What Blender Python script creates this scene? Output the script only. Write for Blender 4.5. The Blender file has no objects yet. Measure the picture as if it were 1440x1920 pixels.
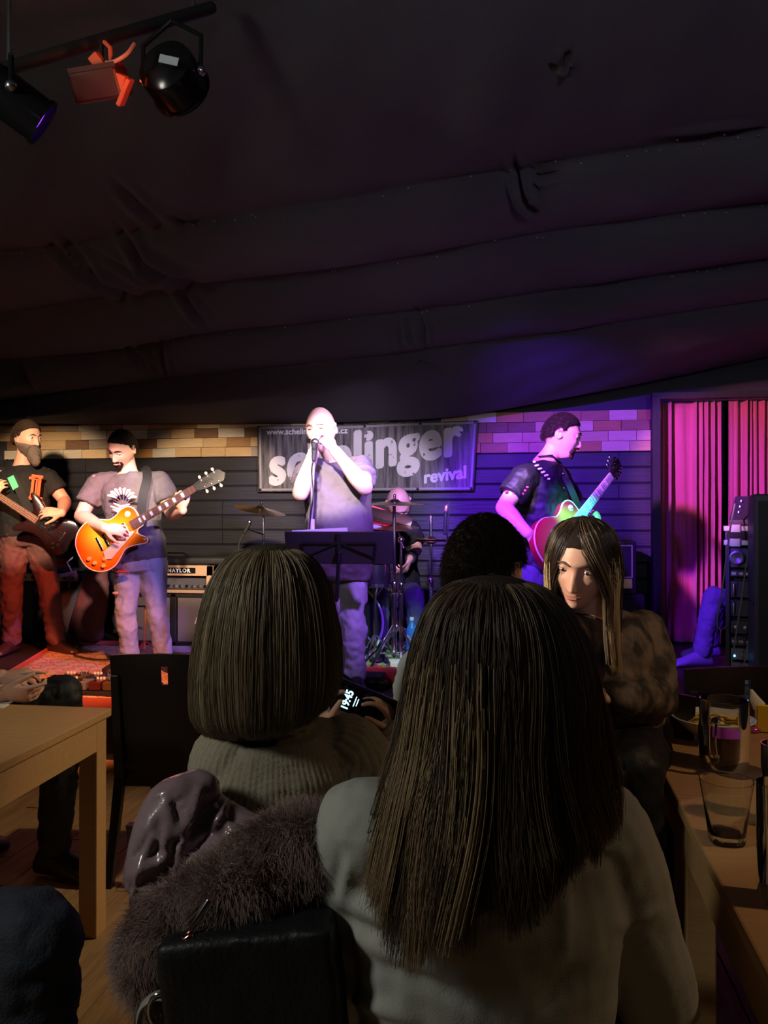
import bpy, bmesh, math, random
import numpy as np
from mathutils import Vector, Matrix

# ---------------------------------------------------------------- camera
SC = bpy.context.scene
COL = SC.collection
F_PX, YAW, PITCH = 1450.0, math.radians(9.5), math.radians(0.47)
CAM = Vector((0.0, 0.0, 1.40))
FWD = Vector((-math.sin(YAW) * math.cos(PITCH), math.cos(YAW) * math.cos(PITCH), math.sin(PITCH)))
RGT = Vector((math.cos(YAW), math.sin(YAW), 0.0))
UP = RGT.cross(FWD).normalized()
cam_data = bpy.data.cameras.new('camera')
cam_data.sensor_fit = 'HORIZONTAL'
cam_data.sensor_width = 36.0
cam_data.lens = 36.0 * F_PX / 1440.0
cam_data.clip_start = 0.05
cam = bpy.data.objects.new('camera', cam_data)
COL.objects.link(cam)
cam.matrix_world = Matrix((
    (RGT.x, UP.x, -FWD.x, CAM.x), (RGT.y, UP.y, -FWD.y, CAM.y), (RGT.z, UP.z, -FWD.z, CAM.z), (0, 0, 0, 1)))
SC.camera = cam


def P(px, py, d):
    """world point seen at pixel (px, py) of the 1440x1920 photograph, d metres along the view axis"""
    return CAM + (FWD + RGT * ((px - 720.0) / F_PX) - UP * ((py - 960.0) / F_PX)) * d


def GZ(px, py, z):
    r = FWD + RGT * ((px - 720.0) / F_PX) - UP * ((py - 960.0) / F_PX)
    return CAM + r * ((z - CAM.z) / r.z)


def GY(px, py, y):
    r = FWD + RGT * ((px - 720.0) / F_PX) - UP * ((py - 960.0) / F_PX)
    return CAM + r * ((y - CAM.y) / r.y)


# ---------------------------------------------------------------- world, exposure, lights
world = bpy.data.worlds.new('world')
SC.world = world
world.use_nodes = True
world.node_tree.nodes['Background'].inputs[0].default_value = (0.02, 0.018, 0.03, 1)
world.node_tree.nodes['Background'].inputs[1].default_value = 0.1
SC.view_settings.view_transform = 'Standard'
SC.view_settings.look = 'None'
SC.view_settings.gamma = 1.0
SC.view_settings.use_curve_mapping = False
SC.view_settings.exposure = 0.0


def spot(name, loc, target, watts, colour, angle, blend=0.5, size=0.05):
    l = bpy.data.lights.new(name, 'SPOT')
    l.energy = watts
    l.color = colour
    l.spot_size = math.radians(angle)
    l.spot_blend = blend
    l.shadow_soft_size = size
    o = bpy.data.objects.new(name, l)
    COL.objects.link(o)
    o.location = loc
    o.rotation_euler = (Vector(target) - Vector(loc)).to_track_quat('-Z', 'Y').to_euler()
    return o


def area(name, loc, target, watts, colour, sx, sy=None):
    l = bpy.data.lights.new(name, 'AREA')
    l.energy = watts
    l.color = colour
    l.shape = 'RECTANGLE'
    l.size = sx
    l.size_y = sy or sx
    o = bpy.data.objects.new(name, l)
    COL.objects.link(o)
    o.location = loc
    o.rotation_euler = (Vector(target) - Vector(loc)).to_track_quat('-Z', 'Y').to_euler()
    return o


# stage lighting on the truss in front of the stage, plus an added amplifier fill
PURPLE = (0.30, 0.03, 1.0)
MAGENTA = (1.0, 0.08, 0.75)
PURPLE = (0.17, 0.018, 1.0)
spot('stage_spot_purple', (-0.93, 2.7, 2.66), P(1120, 1040, 6.5), 2000, PURPLE, 42, 0.5)
spot('stage_spot_purple_low', (-0.4, 2.7, 2.6), P(960, 1120, 6.0), 500, PURPLE, 46, 0.6)
spot('stage_spot_magenta', (-0.9, 2.75, 2.68), P(1400, 920, 6.1), 1000, (1.0, 0.30, 0.62), 25, 0.35)
spot('stage_spot_white', (-0.75, 2.25, 2.62), P(612, 880, 4.6), 1500, (1.0, 0.80, 0.92), 15, 0.5)
spot('stage_spot_banner', (0.1, 2.6, 2.60), P(640, 985, 6.9), 700, (0.80, 0.66, 1.0), 28, 0.5)
spot('stage_spot_violet_singer', (0.6, 2.6, 2.6), P(640, 1060, 4.7), 550, (0.40, 0.16, 1.0), 24, 0.6)
spot('stage_spot_guitar', (-1.6, 2.5, 2.66), P(215, 950, 5.3), 1050, (1.0, 0.80, 0.76), 15, 0.6)
spot('stage_spot_blue_left', (0.9, 3.0, 2.62), P(300, 1060, 5.4), 600, (0.34, 0.22, 1.0), 22, 0.6)
spot('stage_spot_warm_left', (-2.4, 2.8, 2.36), P(90, 985, 7.4), 800, (1.0, 0.70, 0.44), 26, 0.45)
spot('stage_spot_warm_right', (-1.2, 2.8, 2.36), P(390, 985, 7.1), 800, (1.0, 0.74, 0.50), 26, 0.45)
spot('amplifier_fill_spot', (-0.2, 2.7, 2.5), P(345, 1095, 6.2), 420, (1.0, 0.72, 0.62), 12, 0.6)  # added spot that only brightens the tan amplifier
spot('stage_spot_red', (-1.2, 2.9, 2.64), P(40, 1080, 5.9), 600, (1.0, 0.14, 0.06), 24, 0.5)
spot('stage_spot_red_floor', (-1.3, 2.9, 2.64), P(110, 1280, 4.9), 700, (1.0, 0.30, 0.12), 32, 0.6)
spot('stage_spot_green', (0.2, 2.9, 2.64), P(1085, 985, 4.7), 1500, (0.05, 1.0, 0.55), 9, 0.5)
spot('stage_spot_green_floor', (0.2, 3.0, 2.64), P(730, 1240, 5.6), 400, (0.45, 1.0, 0.30), 15, 0.6)
spot('stage_spot_green_left', (-1.9, 3.3, 2.64), P(22, 930, 5.8), 120, (0.03, 1.0, 0.30), 7, 0.4)
spot('stage_spot_pink_arm', (-0.2, 2.7, 2.62), P(965, 915, 4.7), 1200, (1.0, 0.60, 0.92), 9, 0.6)
# house lamps over the audience, dim, with two added fills among them
area('house_light_left', (-2.1, 0.0, 2.35), (0.0, 1.5, 1.0), 19, (1.0, 0.98, 0.86), 0.4)
spot('drape_bounce_fill', (0.8, -2.5, 1.7), (0.6, 3.6, 3.1), 300, (0.74, 0.72, 1.0), 44, 1.0, 0.3)  # unseen spot added in place of room bounce on the ceiling cloth
spot('house_lamp_table', (1.9, 1.3, 2.5), (1.1, 1.9, 0.75), 45, (1.0, 0.66, 0.38), 80, 0.8, 0.06)
spot('face_fill_spot', (-2.6, 0.9, 2.15), P(1075, 1085, 1.95), 620, (1.0, 0.80, 0.64), 8, 0.7, 0.06)  # narrow unseen spot added to brighten the face of the camouflage-bloused woman
spot('house_lamp_left', (1.3, 3.3, 2.50), (-1.5, 2.75, 0.35), 190, (1.0, 0.76, 0.46), 38, 0.7, 0.05)

# ---------------------------------------------------------------- materials
MATS = {}


def rgba(c):
    return (c[0], c[1], c[2], 1.0)


def mat(name, col=(0.5, 0.5, 0.5), rough=0.6, metal=0.0, col2=None, nscale=8.0, stretch=(1, 1, 1), bump=0.0, bscale=60.0,
        emit=None, estr=1.0, trans=0.0, ior=1.45, spec=0.5, sheen=0.0, coat=0.0, rnd=0.0, detail=4.0, contrast=0.5, bstretch=None, alpha=1.0):
    if name in MATS:
        return MATS[name]
    m = bpy.data.materials.new(name)
    m.use_nodes = True
    nt = m.node_tree
    b = nt.nodes['Principled BSDF']
    b.inputs['Base Color'].default_value = rgba(col)
    b.inputs['Roughness'].default_value = rough
    b.inputs['Metallic'].default_value = metal
    b.inputs['IOR'].default_value = ior
    b.inputs['Specular IOR Level'].default_value = spec
    b.inputs['Transmission Weight'].default_value = trans
    b.inputs['Sheen Weight'].default_value = sheen
    b.inputs['Coat Weight'].default_value = coat
    b.inputs['Alpha'].default_value = alpha
    if emit:
        b.inputs['Emission Color'].default_value = rgba(emit)
        b.inputs['Emission Strength'].default_value = estr
    tc = nt.nodes.new('ShaderNodeTexCoord')
    src = None
    if col2 is not None:
        mp = nt.nodes.new('ShaderNodeMapping')
        mp.inputs['Scale'].default_value = stretch
        nt.links.new(tc.outputs['Object'], mp.inputs['Vector'])
        if rnd:
            oi = nt.nodes.new('ShaderNodeObjectInfo')
            mul = nt.nodes.new('ShaderNodeMath')
            mul.operation = 'MULTIPLY'
            mul.inputs[1].default_value = 37.0
            nt.links.new(oi.outputs['Random'], mul.inputs[0])
            nt.links.new(mul.outputs[0], mp.inputs['Location'])
        nz = nt.nodes.new('ShaderNodeTexNoise')
        nz.inputs['Scale'].default_value = nscale
        nz.inputs['Detail'].default_value = detail
        nt.links.new(mp.outputs[0], nz.inputs['Vector'])
        rp = nt.nodes.new('ShaderNodeValToRGB')
        rp.color_ramp.elements[0].position = 0.5 - 0.5 * (1 - contrast)
        rp.color_ramp.elements[1].position = 0.5 + 0.5 * (1 - contrast)
        rp.color_ramp.elements[0].color = rgba(col)
        rp.color_ramp.elements[1].color = rgba(col2)
        nt.links.new(nz.outputs[0], rp.inputs[0])
        nt.links.new(rp.outputs[0], b.inputs['Base Color'])
    if bump:
        mp2 = nt.nodes.new('ShaderNodeMapping')
        mp2.inputs['Scale'].default_value = bstretch or stretch
        nt.links.new(tc.outputs['Object'], mp2.inputs['Vector'])
        n2 = nt.nodes.new('ShaderNodeTexNoise')
        n2.inputs['Scale'].default_value = bscale
        n2.inputs['Detail'].default_value = 3.0
        nt.links.new(mp2.outputs[0], n2.inputs['Vector'])
        bp = nt.nodes.new('ShaderNodeBump')
        bp.inputs['Strength'].default_value = bump
        bp.inputs['Distance'].default_value = 0.01
        nt.links.new(n2.outputs[0], bp.inputs['Height'])
        nt.links.new(bp.outputs[0], b.inputs['Normal'])
    MATS[name] = m
    return m


# ---------------------------------------------------------------- mesh kit
def V(*a):
    return Vector(a)


def cat(pts, n=6):
    """Catmull-Rom through points (np arrays of any width)"""
    pts = [np.array(p, float) for p in pts]
    if len(pts) < 3:
        return [pts[0] * (1 - t) + pts[-1] * t for t in np.linspace(0, 1, n + 1)]
    e = [2 * pts[0] - pts[1]] + pts + [2 * pts[-1] - pts[-2]]
    out = []
    for i in range(1, len(e) - 2):
        p0, p1, p2, p3 = e[i - 1:i + 3]
        for k in range(n):
            t = k / n
            out.append(0.5 * ((2 * p1) + (-p0 + p2) * t + (2 * p0 - 5 * p1 + 4 * p2 - p3) * t * t + (-p0 + 3 * p1 - 3 * p2 + p3) * t ** 3))
    out.append(pts[-1])
    return out


class MB:
    def __init__(s):
        s.v = []
        s.f = []
        s.m = []
        s.cur = 0

    def add(s, vs, fs):
        b = len(s.v)
        s.v.extend([tuple(float(c) for c in v) for v in vs])
        for f in fs:
            s.f.append(tuple(b + i for i in f))
            s.m.append(s.cur)
        return s

    def box(s, c, size, rot=None):
        hx, hy, hz = size[0] / 2, size[1] / 2, size[2] / 2
        vs = [Vector((x, y, z)) for x in (-hx, hx) for y in (-hy, hy) for z in (-hz, hz)]
        R = rot if rot is not None else Matrix.Identity(3)
        c = Vector(c)
        vs = [c + R @ v for v in vs]
        return s.add(vs, [(0, 1, 3, 2), (4, 6, 7, 5), (0, 4, 5, 1), (2, 3, 7, 6), (0, 2, 6, 4), (1, 5, 7, 3)])

    def rings(s, rings, cap=True, closed=True):
        n = len(rings[0])
        vs = [p for r in rings for p in r]
        fs = []
        for i in range(len(rings) - 1):
            for j in range(n if closed else n - 1):
                k = (j + 1) % n
                fs.append((i * n + j, i * n + k, (i + 1) * n + k, (i + 1) * n + j))
        if cap and closed:
            fs.append(tuple(range(n - 1, -1, -1)))
            fs.append(tuple((len(rings) - 1) * n + j for j in range(n)))
        return s.add(vs, fs)

    def tube(s, pts, r, n=10, ref=None, round_ends=True, cap=True):
        """pts: list of 3-vectors; r: scalar, list of scalars or of (ra, rb); ref: direction of the ra axis"""
        pts = [Vector(p) for p in pts]
        m = len(pts)
        if not isinstance(r, (list, tuple)):
            r = [r] * m
        r = [x if isinstance(x, (list, tuple, np.ndarray)) else (x, x) for x in r]
        tg = []
        for i in range(m):
            a = pts[max(0, i - 1)]
            b = pts[min(m - 1, i + 1)]
            t = (b - a)
            tg.append(t.normalized() if t.length > 1e-9 else Vector((0, 0, 1)))
        u = Vector(ref) if ref is not None else (Vector((0, 0, 1)) if abs(tg[0].z) < 0.9 else Vector((1, 0, 0)))
        rs = []

        def ring(c, t, u, ra, rb):
            w = t.cross(u).normalized()
            return [c + u * (ra * math.cos(2 * math.pi * k / n)) + w * (rb * math.sin(2 * math.pi * k / n)) for k in range(n)]
        us = []
        for i in range(m):
            uu = (Vector(ref) if ref is not None else u)
            uu = uu - tg[i] * uu.dot(tg[i])
            if uu.length < 1e-6:
                uu = tg[i].orthogonal()
            u = uu.normalized()
            us.append(u)
        if round_ends:
            ra, rb = r[0]
            for a in (80, 55, 28):
                q = math.radians(a)
                rs.append(ring(pts[0] - tg[0] * (min(ra, rb) * math.sin(q)), tg[0], us[0], ra * math.cos(q), rb * math.cos(q)))
        for i in range(m):
            rs.append(ring(pts[i], tg[i], us[i], r[i][0], r[i][1]))
        if round_ends:
            ra, rb = r[-1]
            for a in (28, 55, 80):
                q = math.radians(a)
                rs.append(ring(pts[-1] + tg[-1] * (min(ra, rb) * math.sin(q)), tg[-1], us[-1], ra * math.cos(q), rb * math.cos(q)))
        return s.rings(rs, cap)

    def ell(s, c, r, R=None, nu=16, nv=10):
        c = Vector(c)
        R = R or Matrix.Identity(3)
        if not isinstance(r, (tuple, list)):
            r = (r, r, r)
        vs = [c + R @ Vector((0, 0, r[2]))]
        for i in range(1, nv):
            a = math.pi * i / nv
            for j in range(nu):
                b = 2 * math.pi * j / nu
                vs.append(c + R @ Vector((r[0] * math.sin(a) * math.cos(b), r[1] * math.sin(a) * math.sin(b), r[2] * math.cos(a))))
        vs.append(c + R @ Vector((0, 0, -r[2])))
        fs = []
        for j in range(nu):
            fs.append((0, 1 + j, 1 + (j + 1) % nu))
            for i in range(nv - 2):
                a = 1 + i * nu
                fs.append((a + j, a + nu + j, a + nu + (j + 1) % nu, a + (j + 1) % nu))
            a = 1 + (nv - 2) * nu
            fs.append((len(vs) - 1, a + (j + 1) % nu, a + j))
        return s.add(vs, fs)

    def lathe(s, prof, c, R=None, n=24, cap=True):
        """prof: list of (radius, z)"""
        c = Vector(c)
        R = R or Matrix.Identity(3)
        rs = [[c + R @ Vector((r * math.cos(2 * math.pi * k / n), r * math.sin(2 * math.pi * k / n), z)) for k in range(n)] for r, z in prof]
        return s.rings(rs, cap)

    def prism(s, poly, t, M):
        """poly: 2D outline in local xz, thickness t along local y, M: 4x4"""
        n = len(poly)
        vs = [M @ Vector((x, -t / 2, z)) for x, z in poly] + [M @ Vector((x, t / 2, z)) for x, z in poly]
        fs = [tuple(range(n)), tuple(range(2 * n - 1, n - 1, -1))]
        for i in range(n):
            k = (i + 1) % n
            fs.append((i, i + n, k + n, k))
        return s.add(vs, fs)

    def mesh(s, name, origin=(0, 0, 0), mats=(), smooth=True, angle=None):
        me = bpy.data.meshes.new(name)
        o = Vector(origin)
        me.from_pydata([(a - o.x, b - o.y, c - o.z) for a, b, c in s.v], [], s.f)
        for m in mats:
            me.materials.append(m)
        if len(mats) > 1:
            me.polygons.foreach_set('material_index', s.m)
        if smooth:
            me.polygons.foreach_set('use_smooth', [True] * len(me.polygons))
        me.update()
        if smooth and angle:
            me.set_sharp_from_angle(angle=math.radians(angle))
        return me

    def build(s, name, mats, parent=None, smooth=True, angle=35, bevel=0, seg=2, sub=0, solid=0):
        mats = mats if isinstance(mats, (list, tuple)) else [mats]
        if parent is not None:
            org = root_loc(parent)
        else:
            a = np.array(s.v)
            org = Vector(((a[:, 0].min() + a[:, 0].max()) / 2, (a[:, 1].min() + a[:, 1].max()) / 2, a[:, 2].min()))
        me = s.mesh(name, org, mats, smooth, angle)
        o = bpy.data.objects.new(name, me)
        COL.objects.link(o)
        if parent is not None:
            o.parent = parent
        else:
            o.location = org
        if solid:
            md = o.modifiers.new('solid', 'SOLIDIFY')
            md.thickness = solid
            md.offset = 0
        if bevel:
            md = o.modifiers.new('bevel', 'BEVEL')
            md.width = bevel
            md.segments = seg
            md.limit_method = 'ANGLE'
            md.angle_limit = math.radians(40)
        if sub:
            md = o.modifiers.new('sub', 'SUBSURF')
            md.levels = sub
            md.render_levels = sub
        return o


def root_loc(o):
    while o.parent is not None:
        o = o.parent
    return o.location.copy()


def tag(o, label=None, cat_=None, group=None, kind=None):
    if label:
        o['label'] = label
    if cat_:
        o['category'] = cat_
    if group:
        o['group'] = group
    if kind:
        o['kind'] = kind
    return o


def thing(name, label, cat_, loc=(0, 0, 0), rz=0.0, group=None):
    o = bpy.data.objects.new(name, None)
    o.empty_display_size = 0.1
    COL.objects.link(o)
    o.location = loc
    o.rotation_euler = (0, 0, rz)
    return tag(o, label, cat_, group)


def copy_tree(o, parent=None):
    c = o.copy()
    COL.objects.link(c)
    c.parent = parent
    for ch in o.children:
        copy_tree(ch, c)
    return c


def basis(x=None, y=None, z=None):
    """3x3 with given main axis and a hint"""
    if x is not None and y is not None:
        X = Vector(x).normalized()
        Y = (Vector(y) - X * Vector(y).dot(X)).normalized()
        Z = X.cross(Y)
    elif x is not None and z is not None:
        X = Vector(x).normalized()
        Z = (Vector(z) - X * Vector(z).dot(X)).normalized()
        Y = Z.cross(X)
    else:
        Y = Vector(y).normalized()
        Z = (Vector(z) - Y * Vector(z).dot(Y)).normalized()
        X = Y.cross(Z)
    return Matrix((X, Y, Z)).transposed()


def zbasis(z):
    """3x3 whose z axis is exactly z"""
    Z = Vector(z).normalized()
    X = Vector((0, 1, 0)).cross(Z) if abs(Z.y) < .9 else Vector((1, 0, 0))
    X = (X - Z * X.dot(Z)).normalized()
    return Matrix((X, Z.cross(X), Z)).transposed()


def m4(R, t):
    M = R.to_4x4()
    M.translation = Vector(t)
    return M


_tex = {}


def clouds(scale, depth=2, kind='CLOUDS'):
    k = (scale, depth, kind)
    if k not in _tex:
        t = bpy.data.textures.new('tex', kind)
        t.noise_scale = scale
        if kind == 'CLOUDS':
            t.noise_depth = depth
        _tex[k] = t
    return _tex[k]


def union(mb, name, m, parent, voxel=0.006, smooth=4, disp=None, label=None):
    """one continuous surface from overlapping closed pieces"""
    me0 = mb.mesh(name + '_tmp', (0, 0, 0), [], True)
    o = bpy.data.objects.new('tmp', me0)
    COL.objects.link(o)
    r = o.modifiers.new('r', 'REMESH')
    r.mode = 'VOXEL'
    r.voxel_size = voxel
    r.use_smooth_shade = True
    if smooth:
        sm = o.modifiers.new('s', 'SMOOTH')
        sm.factor = 0.5
        sm.iterations = smooth
    for st, sc in (disp or []):
        d = o.modifiers.new('d', 'DISPLACE')
        d.texture = clouds(sc)
        d.strength = st
        d.mid_level = 0.5
        d.texture_coords = 'LOCAL'
    bpy.context.view_layer.update()
    dg = bpy.context.evaluated_depsgraph_get()
    me = bpy.data.meshes.new_from_object(o.evaluated_get(dg), depsgraph=dg)
    bpy.data.objects.remove(o)
    bpy.data.meshes.remove(me0)
    org = root_loc(parent) if parent is not None else Vector((0, 0, 0))
    me.transform(Matrix.Translation(-org))
    me.materials.clear()
    me.materials.append(m)
    me.polygons.foreach_set('use_smooth', [True] * len(me.polygons))
    me.name = name
    q = bpy.data.objects.new(name, me)
    COL.objects.link(q)
    q.parent = parent
    if label:
        q['label'] = label
    return q


def strands(name, arrs, radius, m, parent, taper=True, label=None):
    """arrs: (n, k, 3) float array of world points; a CURVES object"""
    a = np.asarray(arrs, float)
    n, k, _ = a.shape
    org = root_loc(parent)
    a = a - np.array(org)
    cu = bpy.data.hair_curves.new(name)
    cu.add_curves([k] * n)
    cu.attributes['position'].data.foreach_set('vector', a.astype('f').ravel())
    rd = cu.attributes.get('radius') or cu.attributes.new('radius', 'FLOAT', 'POINT')
    prof = np.linspace(1, 0.35, k) if taper else np.ones(k)
    rd.data.foreach_set('value', (np.tile(prof, n) * radius).astype('f'))
    cu.materials.append(m)
    o = bpy.data.objects.new(name, cu)
    COL.objects.link(o)
    o.parent = parent
    o['kind'] = 'stuff'
    if label:
        o['label'] = label
    return o


def text_mesh(name, body, size, M, m, parent=None, bold=0.0, depth=0.0005, shear=0.0, sx=1.0, align='LEFT', spacing=1.0, alignv='BOTTOM_BASELINE', label=None):
    """flat lettering in the local xy plane of M (4x4), turned into a mesh"""
    c = bpy.data.curves.new('t', 'FONT')
    c.body = body
    c.size = size
    c.offset = bold
    c.extrude = depth
    c.shear = shear
    c.align_x = align
    c.align_y = alignv
    c.space_character = spacing
    c.resolution_u = 4
    o = bpy.data.objects.new('t', c)
    COL.objects.link(o)
    bpy.context.view_layer.update()
    dg = bpy.context.evaluated_depsgraph_get()
    me = bpy.data.meshes.new_from_object(o.evaluated_get(dg), depsgraph=dg)
    bpy.data.objects.remove(o)
    org = root_loc(parent) if parent is not None else Vector((0, 0, 0))
    me.transform(Matrix.Translation(-org) @ M @ Matrix.Diagonal((sx, 1, 1, 1)))
    me.materials.clear()
    me.materials.append(m)
    me.name = name
    q = bpy.data.objects.new(name, me)
    COL.objects.link(q)
    q.parent = parent
    if label:
        q['label'] = label
    return q


rng = np.random.default_rng(7)
random.seed(7)
STAGE_Z = 0.35
WALL_Y = 6.9

# ================================================================ structure
pine = mat('floor_pine', (0.50, 0.33, 0.16), 0.55, col2=(0.22, 0.12, 0.05), nscale=5, stretch=(9, 0.9, 9), bump=0.25, bscale=9, rnd=1, contrast=0.25, detail=8)
blackp = mat('black_paint', (0.012, 0.012, 0.014), 0.6, bump=0.2, bscale=30)
darkwall = mat('dark_wall', (0.035, 0.034, 0.038), 0.75, bump=0.2, bscale=25)
siding = mat('dark_siding', (0.032, 0.031, 0.042), 0.55, col2=(0.022, 0.021, 0.028), nscale=3, stretch=(0.7, 9, 9), bump=0.5, bscale=6, rnd=1)
joist = mat('subfloor', (0.03, 0.02, 0.012), 0.9)

fl = bpy.data.objects.new('floor', MB().box((-0.7, 2.2, -0.045), (10.8, 10.4, 0.04)).mesh('floor', (0, 0, 0), [joist], False))
COL.objects.link(fl)
tag(fl, kind='structure')
plank_meshes = []
for L in (1.55, 2.05, 2.4):
    me = MB().box((0, 0, 0), (0.136, L - 0.004, 0.024)).mesh('floor_plank', (0, 0, 0), [pine], False)
    plank_meshes.append((L, me))
x = -3.4
while x < 1.9:
    y = -0.4 + random.uniform(-0.9, 0)
    while y < 4.3:
        L, me = random.choice(plank_meshes)
        o = bpy.data.objects.new('floor_plank', me)
        COL.objects.link(o)
        o.parent = fl
        o.location = (x, y + L / 2, -0.012 + random.uniform(-0.0015, 0.0015))
        bv = o
        y += L
    x += 0.142

# back wall: slab, dark boards below and a strip of mosaic wood blocks
wb = bpy.data.objects.new('wall_back', MB().box((-0.7, WALL_Y + 0.13, 1.65), (10.8, 0.16, 3.3)).mesh('wall_back', (0, 0, 0), [darkwall], False))
COL.objects.link(wb)
tag(wb, kind='structure')
# boards from the stage floor up to z = 1.93
BZ0, BH = 0.33, 0.1375
board_me = {}
for L in (1.8, 2.6, 3.2):
    b = MB()
    prof = [(-0.006, 0.0), (-0.016, 0.012), (-0.014, BH - 0.012), (-0.004, BH - 0.004), (0.012, BH - 0.004), (0.012, 0.0)]
    b.add([(sx * (L / 2 - 0.003), y, z) for sx in (-1, 1) for y, z in prof],
          [(0, 1, 2, 3, 4, 5), (11, 10, 9, 8, 7, 6)] + [(i, i + 6, (i + 1) % 6 + 6, (i + 1) % 6) for i in range(6)])
    board_me[L] = b.mesh('siding_board', (0, 0, 0), [siding], False)
for r in range(12):
    x = -5.9
    while x < 1.4:
        L = random.choice((1.8, 2.6, 3.2))
        if x == -5.9:
            x -= 0.0
            L = random.choice((1.8, 2.6, 3.2))
        if True:
            o = bpy.data.objects.new('siding_board', board_me[L])
            COL.objects.link(o)
            o.parent = wb
            o.location = (x + L / 2, WALL_Y + 0.045, BZ0 + r * BH)
        x += L
# mosaic blocks
wood_cols = [((0.62, 0.44, 0.24), (0.50, 0.32, 0.15)), ((0.72, 0.55, 0.33), (0.60, 0.42, 0.22)), ((0.42, 0.23, 0.10), (0.30, 0.15, 0.06)),
             ((0.25, 0.14, 0.08), (0.16, 0.08, 0.04)), ((0.52, 0.27, 0.09), (0.40, 0.18, 0.05)), ((0.70, 0.62, 0.50), (0.55, 0.46, 0.34)),
             ((0.36, 0.30, 0.24), (0.26, 0.20, 0.15)), ((0.03, 0.03, 0.06), (0.02, 0.02, 0.03))]
wood_ms = [mat('block_wood_%s' % 'abcdefgh'[i], a, 0.6, col2=b_, nscale=4, stretch=(2, 8, 16), bump=0.35, bscale=8, rnd=1, contrast=0.3) for i, (a, b_) in enumerate(wood_cols)]
RH = 0.0895
blk = {}
for i, wm in enumerate(wood_ms):
    for L in (0.19, 0.235, 0.26):
        blk[(i, L)] = MB().box((0, 0, 0), (L - 0.004, 0.03, RH - 0.004)).mesh('wood_block', (0, 0, 0), [wm], False)
wts = [6, 7, 4, 2, 3, 4, 2, 1]
for r in range(4):
    x = -4.9 + random.uniform(-0.2, 0.0)
    while x < 1.50:
        L = random.choice((0.19, 0.235, 0.235, 0.26))
        i = random.choices(range(8), wts)[0]
        o = bpy.data.objects.new('wood_block', blk[(i, L)])
        COL.objects.link(o)
        o.parent = wb
        o.location = (x + L / 2, WALL_Y + 0.035 + random.choice((-0.006, 0.0, 0.006, -0.012)), 1.98 + RH / 2 + r * RH)
        x += L

for nm, c, s in (('wall_left', (-6.0, 2.2, 1.65), (0.16, 10.4, 3.3)), ('wall_right', (4.4, 2.2, 1.65), (0.16, 10.4, 3.3)), ('wall_front', (-0.7, -2.9, 1.65), (10.8, 0.16, 3.3))):
    w = bpy.data.objects.new(nm, MB().box(c, s).mesh(nm, (0, 0, 0), [darkwall], False))
    COL.objects.link(w)
    tag(w, kind='structure')
ce = bpy.data.objects.new('ceiling', MB().box((-0.7, 2.2, 3.34), (10.8, 10.4, 0.08)).mesh('ceiling', (0, 0, 0), [blackp], False))
COL.objects.link(ce)
tag(ce, kind='structure')

# ---- black cloth ceiling, pinned along lines and sagging between them
drape_m = mat('black_cloth', (0.052, 0.050, 0.056), 0.75, col2=(0.040, 0.038, 0.044), nscale=2.5, bump=0.5, bscale=420, sheen=0.15, spec=0.3, contrast=0.2)
crease = [
    # (pixel line, z)
    ([(-260, 200), (0, 150), (700, -60), (1440, -260), (1800, -360)], 3.02),
    ([(-260, 492), (0, 468), (130, 457), (300, 420), (480, 396), (670, 365), (850, 330), (970, 312), (1150, 283), (1440, 238), (1800, 180)], 2.95),
    ([(-260, 610), (0, 585), (170, 560), (380, 530), (500, 515), (720, 488), (900, 452), (1060, 428), (1440, 375), (1800, 330)], 2.88),
    ([(-260, 690), (0, 672), (180, 660), (390, 620), (560, 605), (720, 587), (860, 570), (1150, 525), (1440, 480), (1800, 430)], 2.78),
    ([(-260, 765), (0, 752), (180, 725), (400, 700), (720, 665), (860, 642), (1020, 624), (1170, 600), (1440, 560), (1800, 510)], 2.62),
    ([(-260, 800), (0, 785), (180, 772), (450, 750), (720, 732), (850, 722), (990, 700), (1170, 676), (1440, 620), (1800, 560)], 2.40),
    ([(-260, 798), (0, 793), (480, 796), (720, 789), (850, 783), (970, 763), (1100, 738), (1220, 715), (1440, 668), (1800, 590)], None),
]
KL = (0.02, 0.06, 0.08, 0.12, 0.10, 0.055, 0)
KZ = (0.02, 0.06, 0.08, 0.12, 0.17, 0.26, 0)
NX, NS = 420, 26
pxs = np.linspace(-260, 1800, NX)
lines = []
for k, (ln, z) in enumerate(crease):
    xs = [p[0] for p in ln]
    ys = [p[1] for p in ln]
    row = []
    for px in pxs:
        py = float(np.interp(px, xs, ys))
        if z is None:
            zz = float(np.interp(px, [0, 720, 850, 970, 1100, 1220, 1440, 1800], [2.315, 2.265, 2.28, 2.35, 2.43, 2.52, 2.72, 2.9]))
        else:
            zz = z + (KL if px < 720 else KZ)[k] * (px - 720) / 720
        row.append(np.array(GZ(px, py, zz)))
    row = np.array(row)
    ker = np.ones(25) / 25
    for c in range(3):
        pad = np.pad(row[:, c], 12, mode='edge')
        row[:, c] = np.convolve(pad, ker, 'valid')
    lines.append(row)
back = lines[0].copy()
back[:, 1] = -2.7
back[:, 2] = 3.1
back[:, 0] = np.linspace(-4.4, 4.2, NX)
lines = [back] + lines
sag = [0.04, 0.08, 0.09, 0.085, 0.075, 0.035, 0.006]
rows = []
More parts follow.
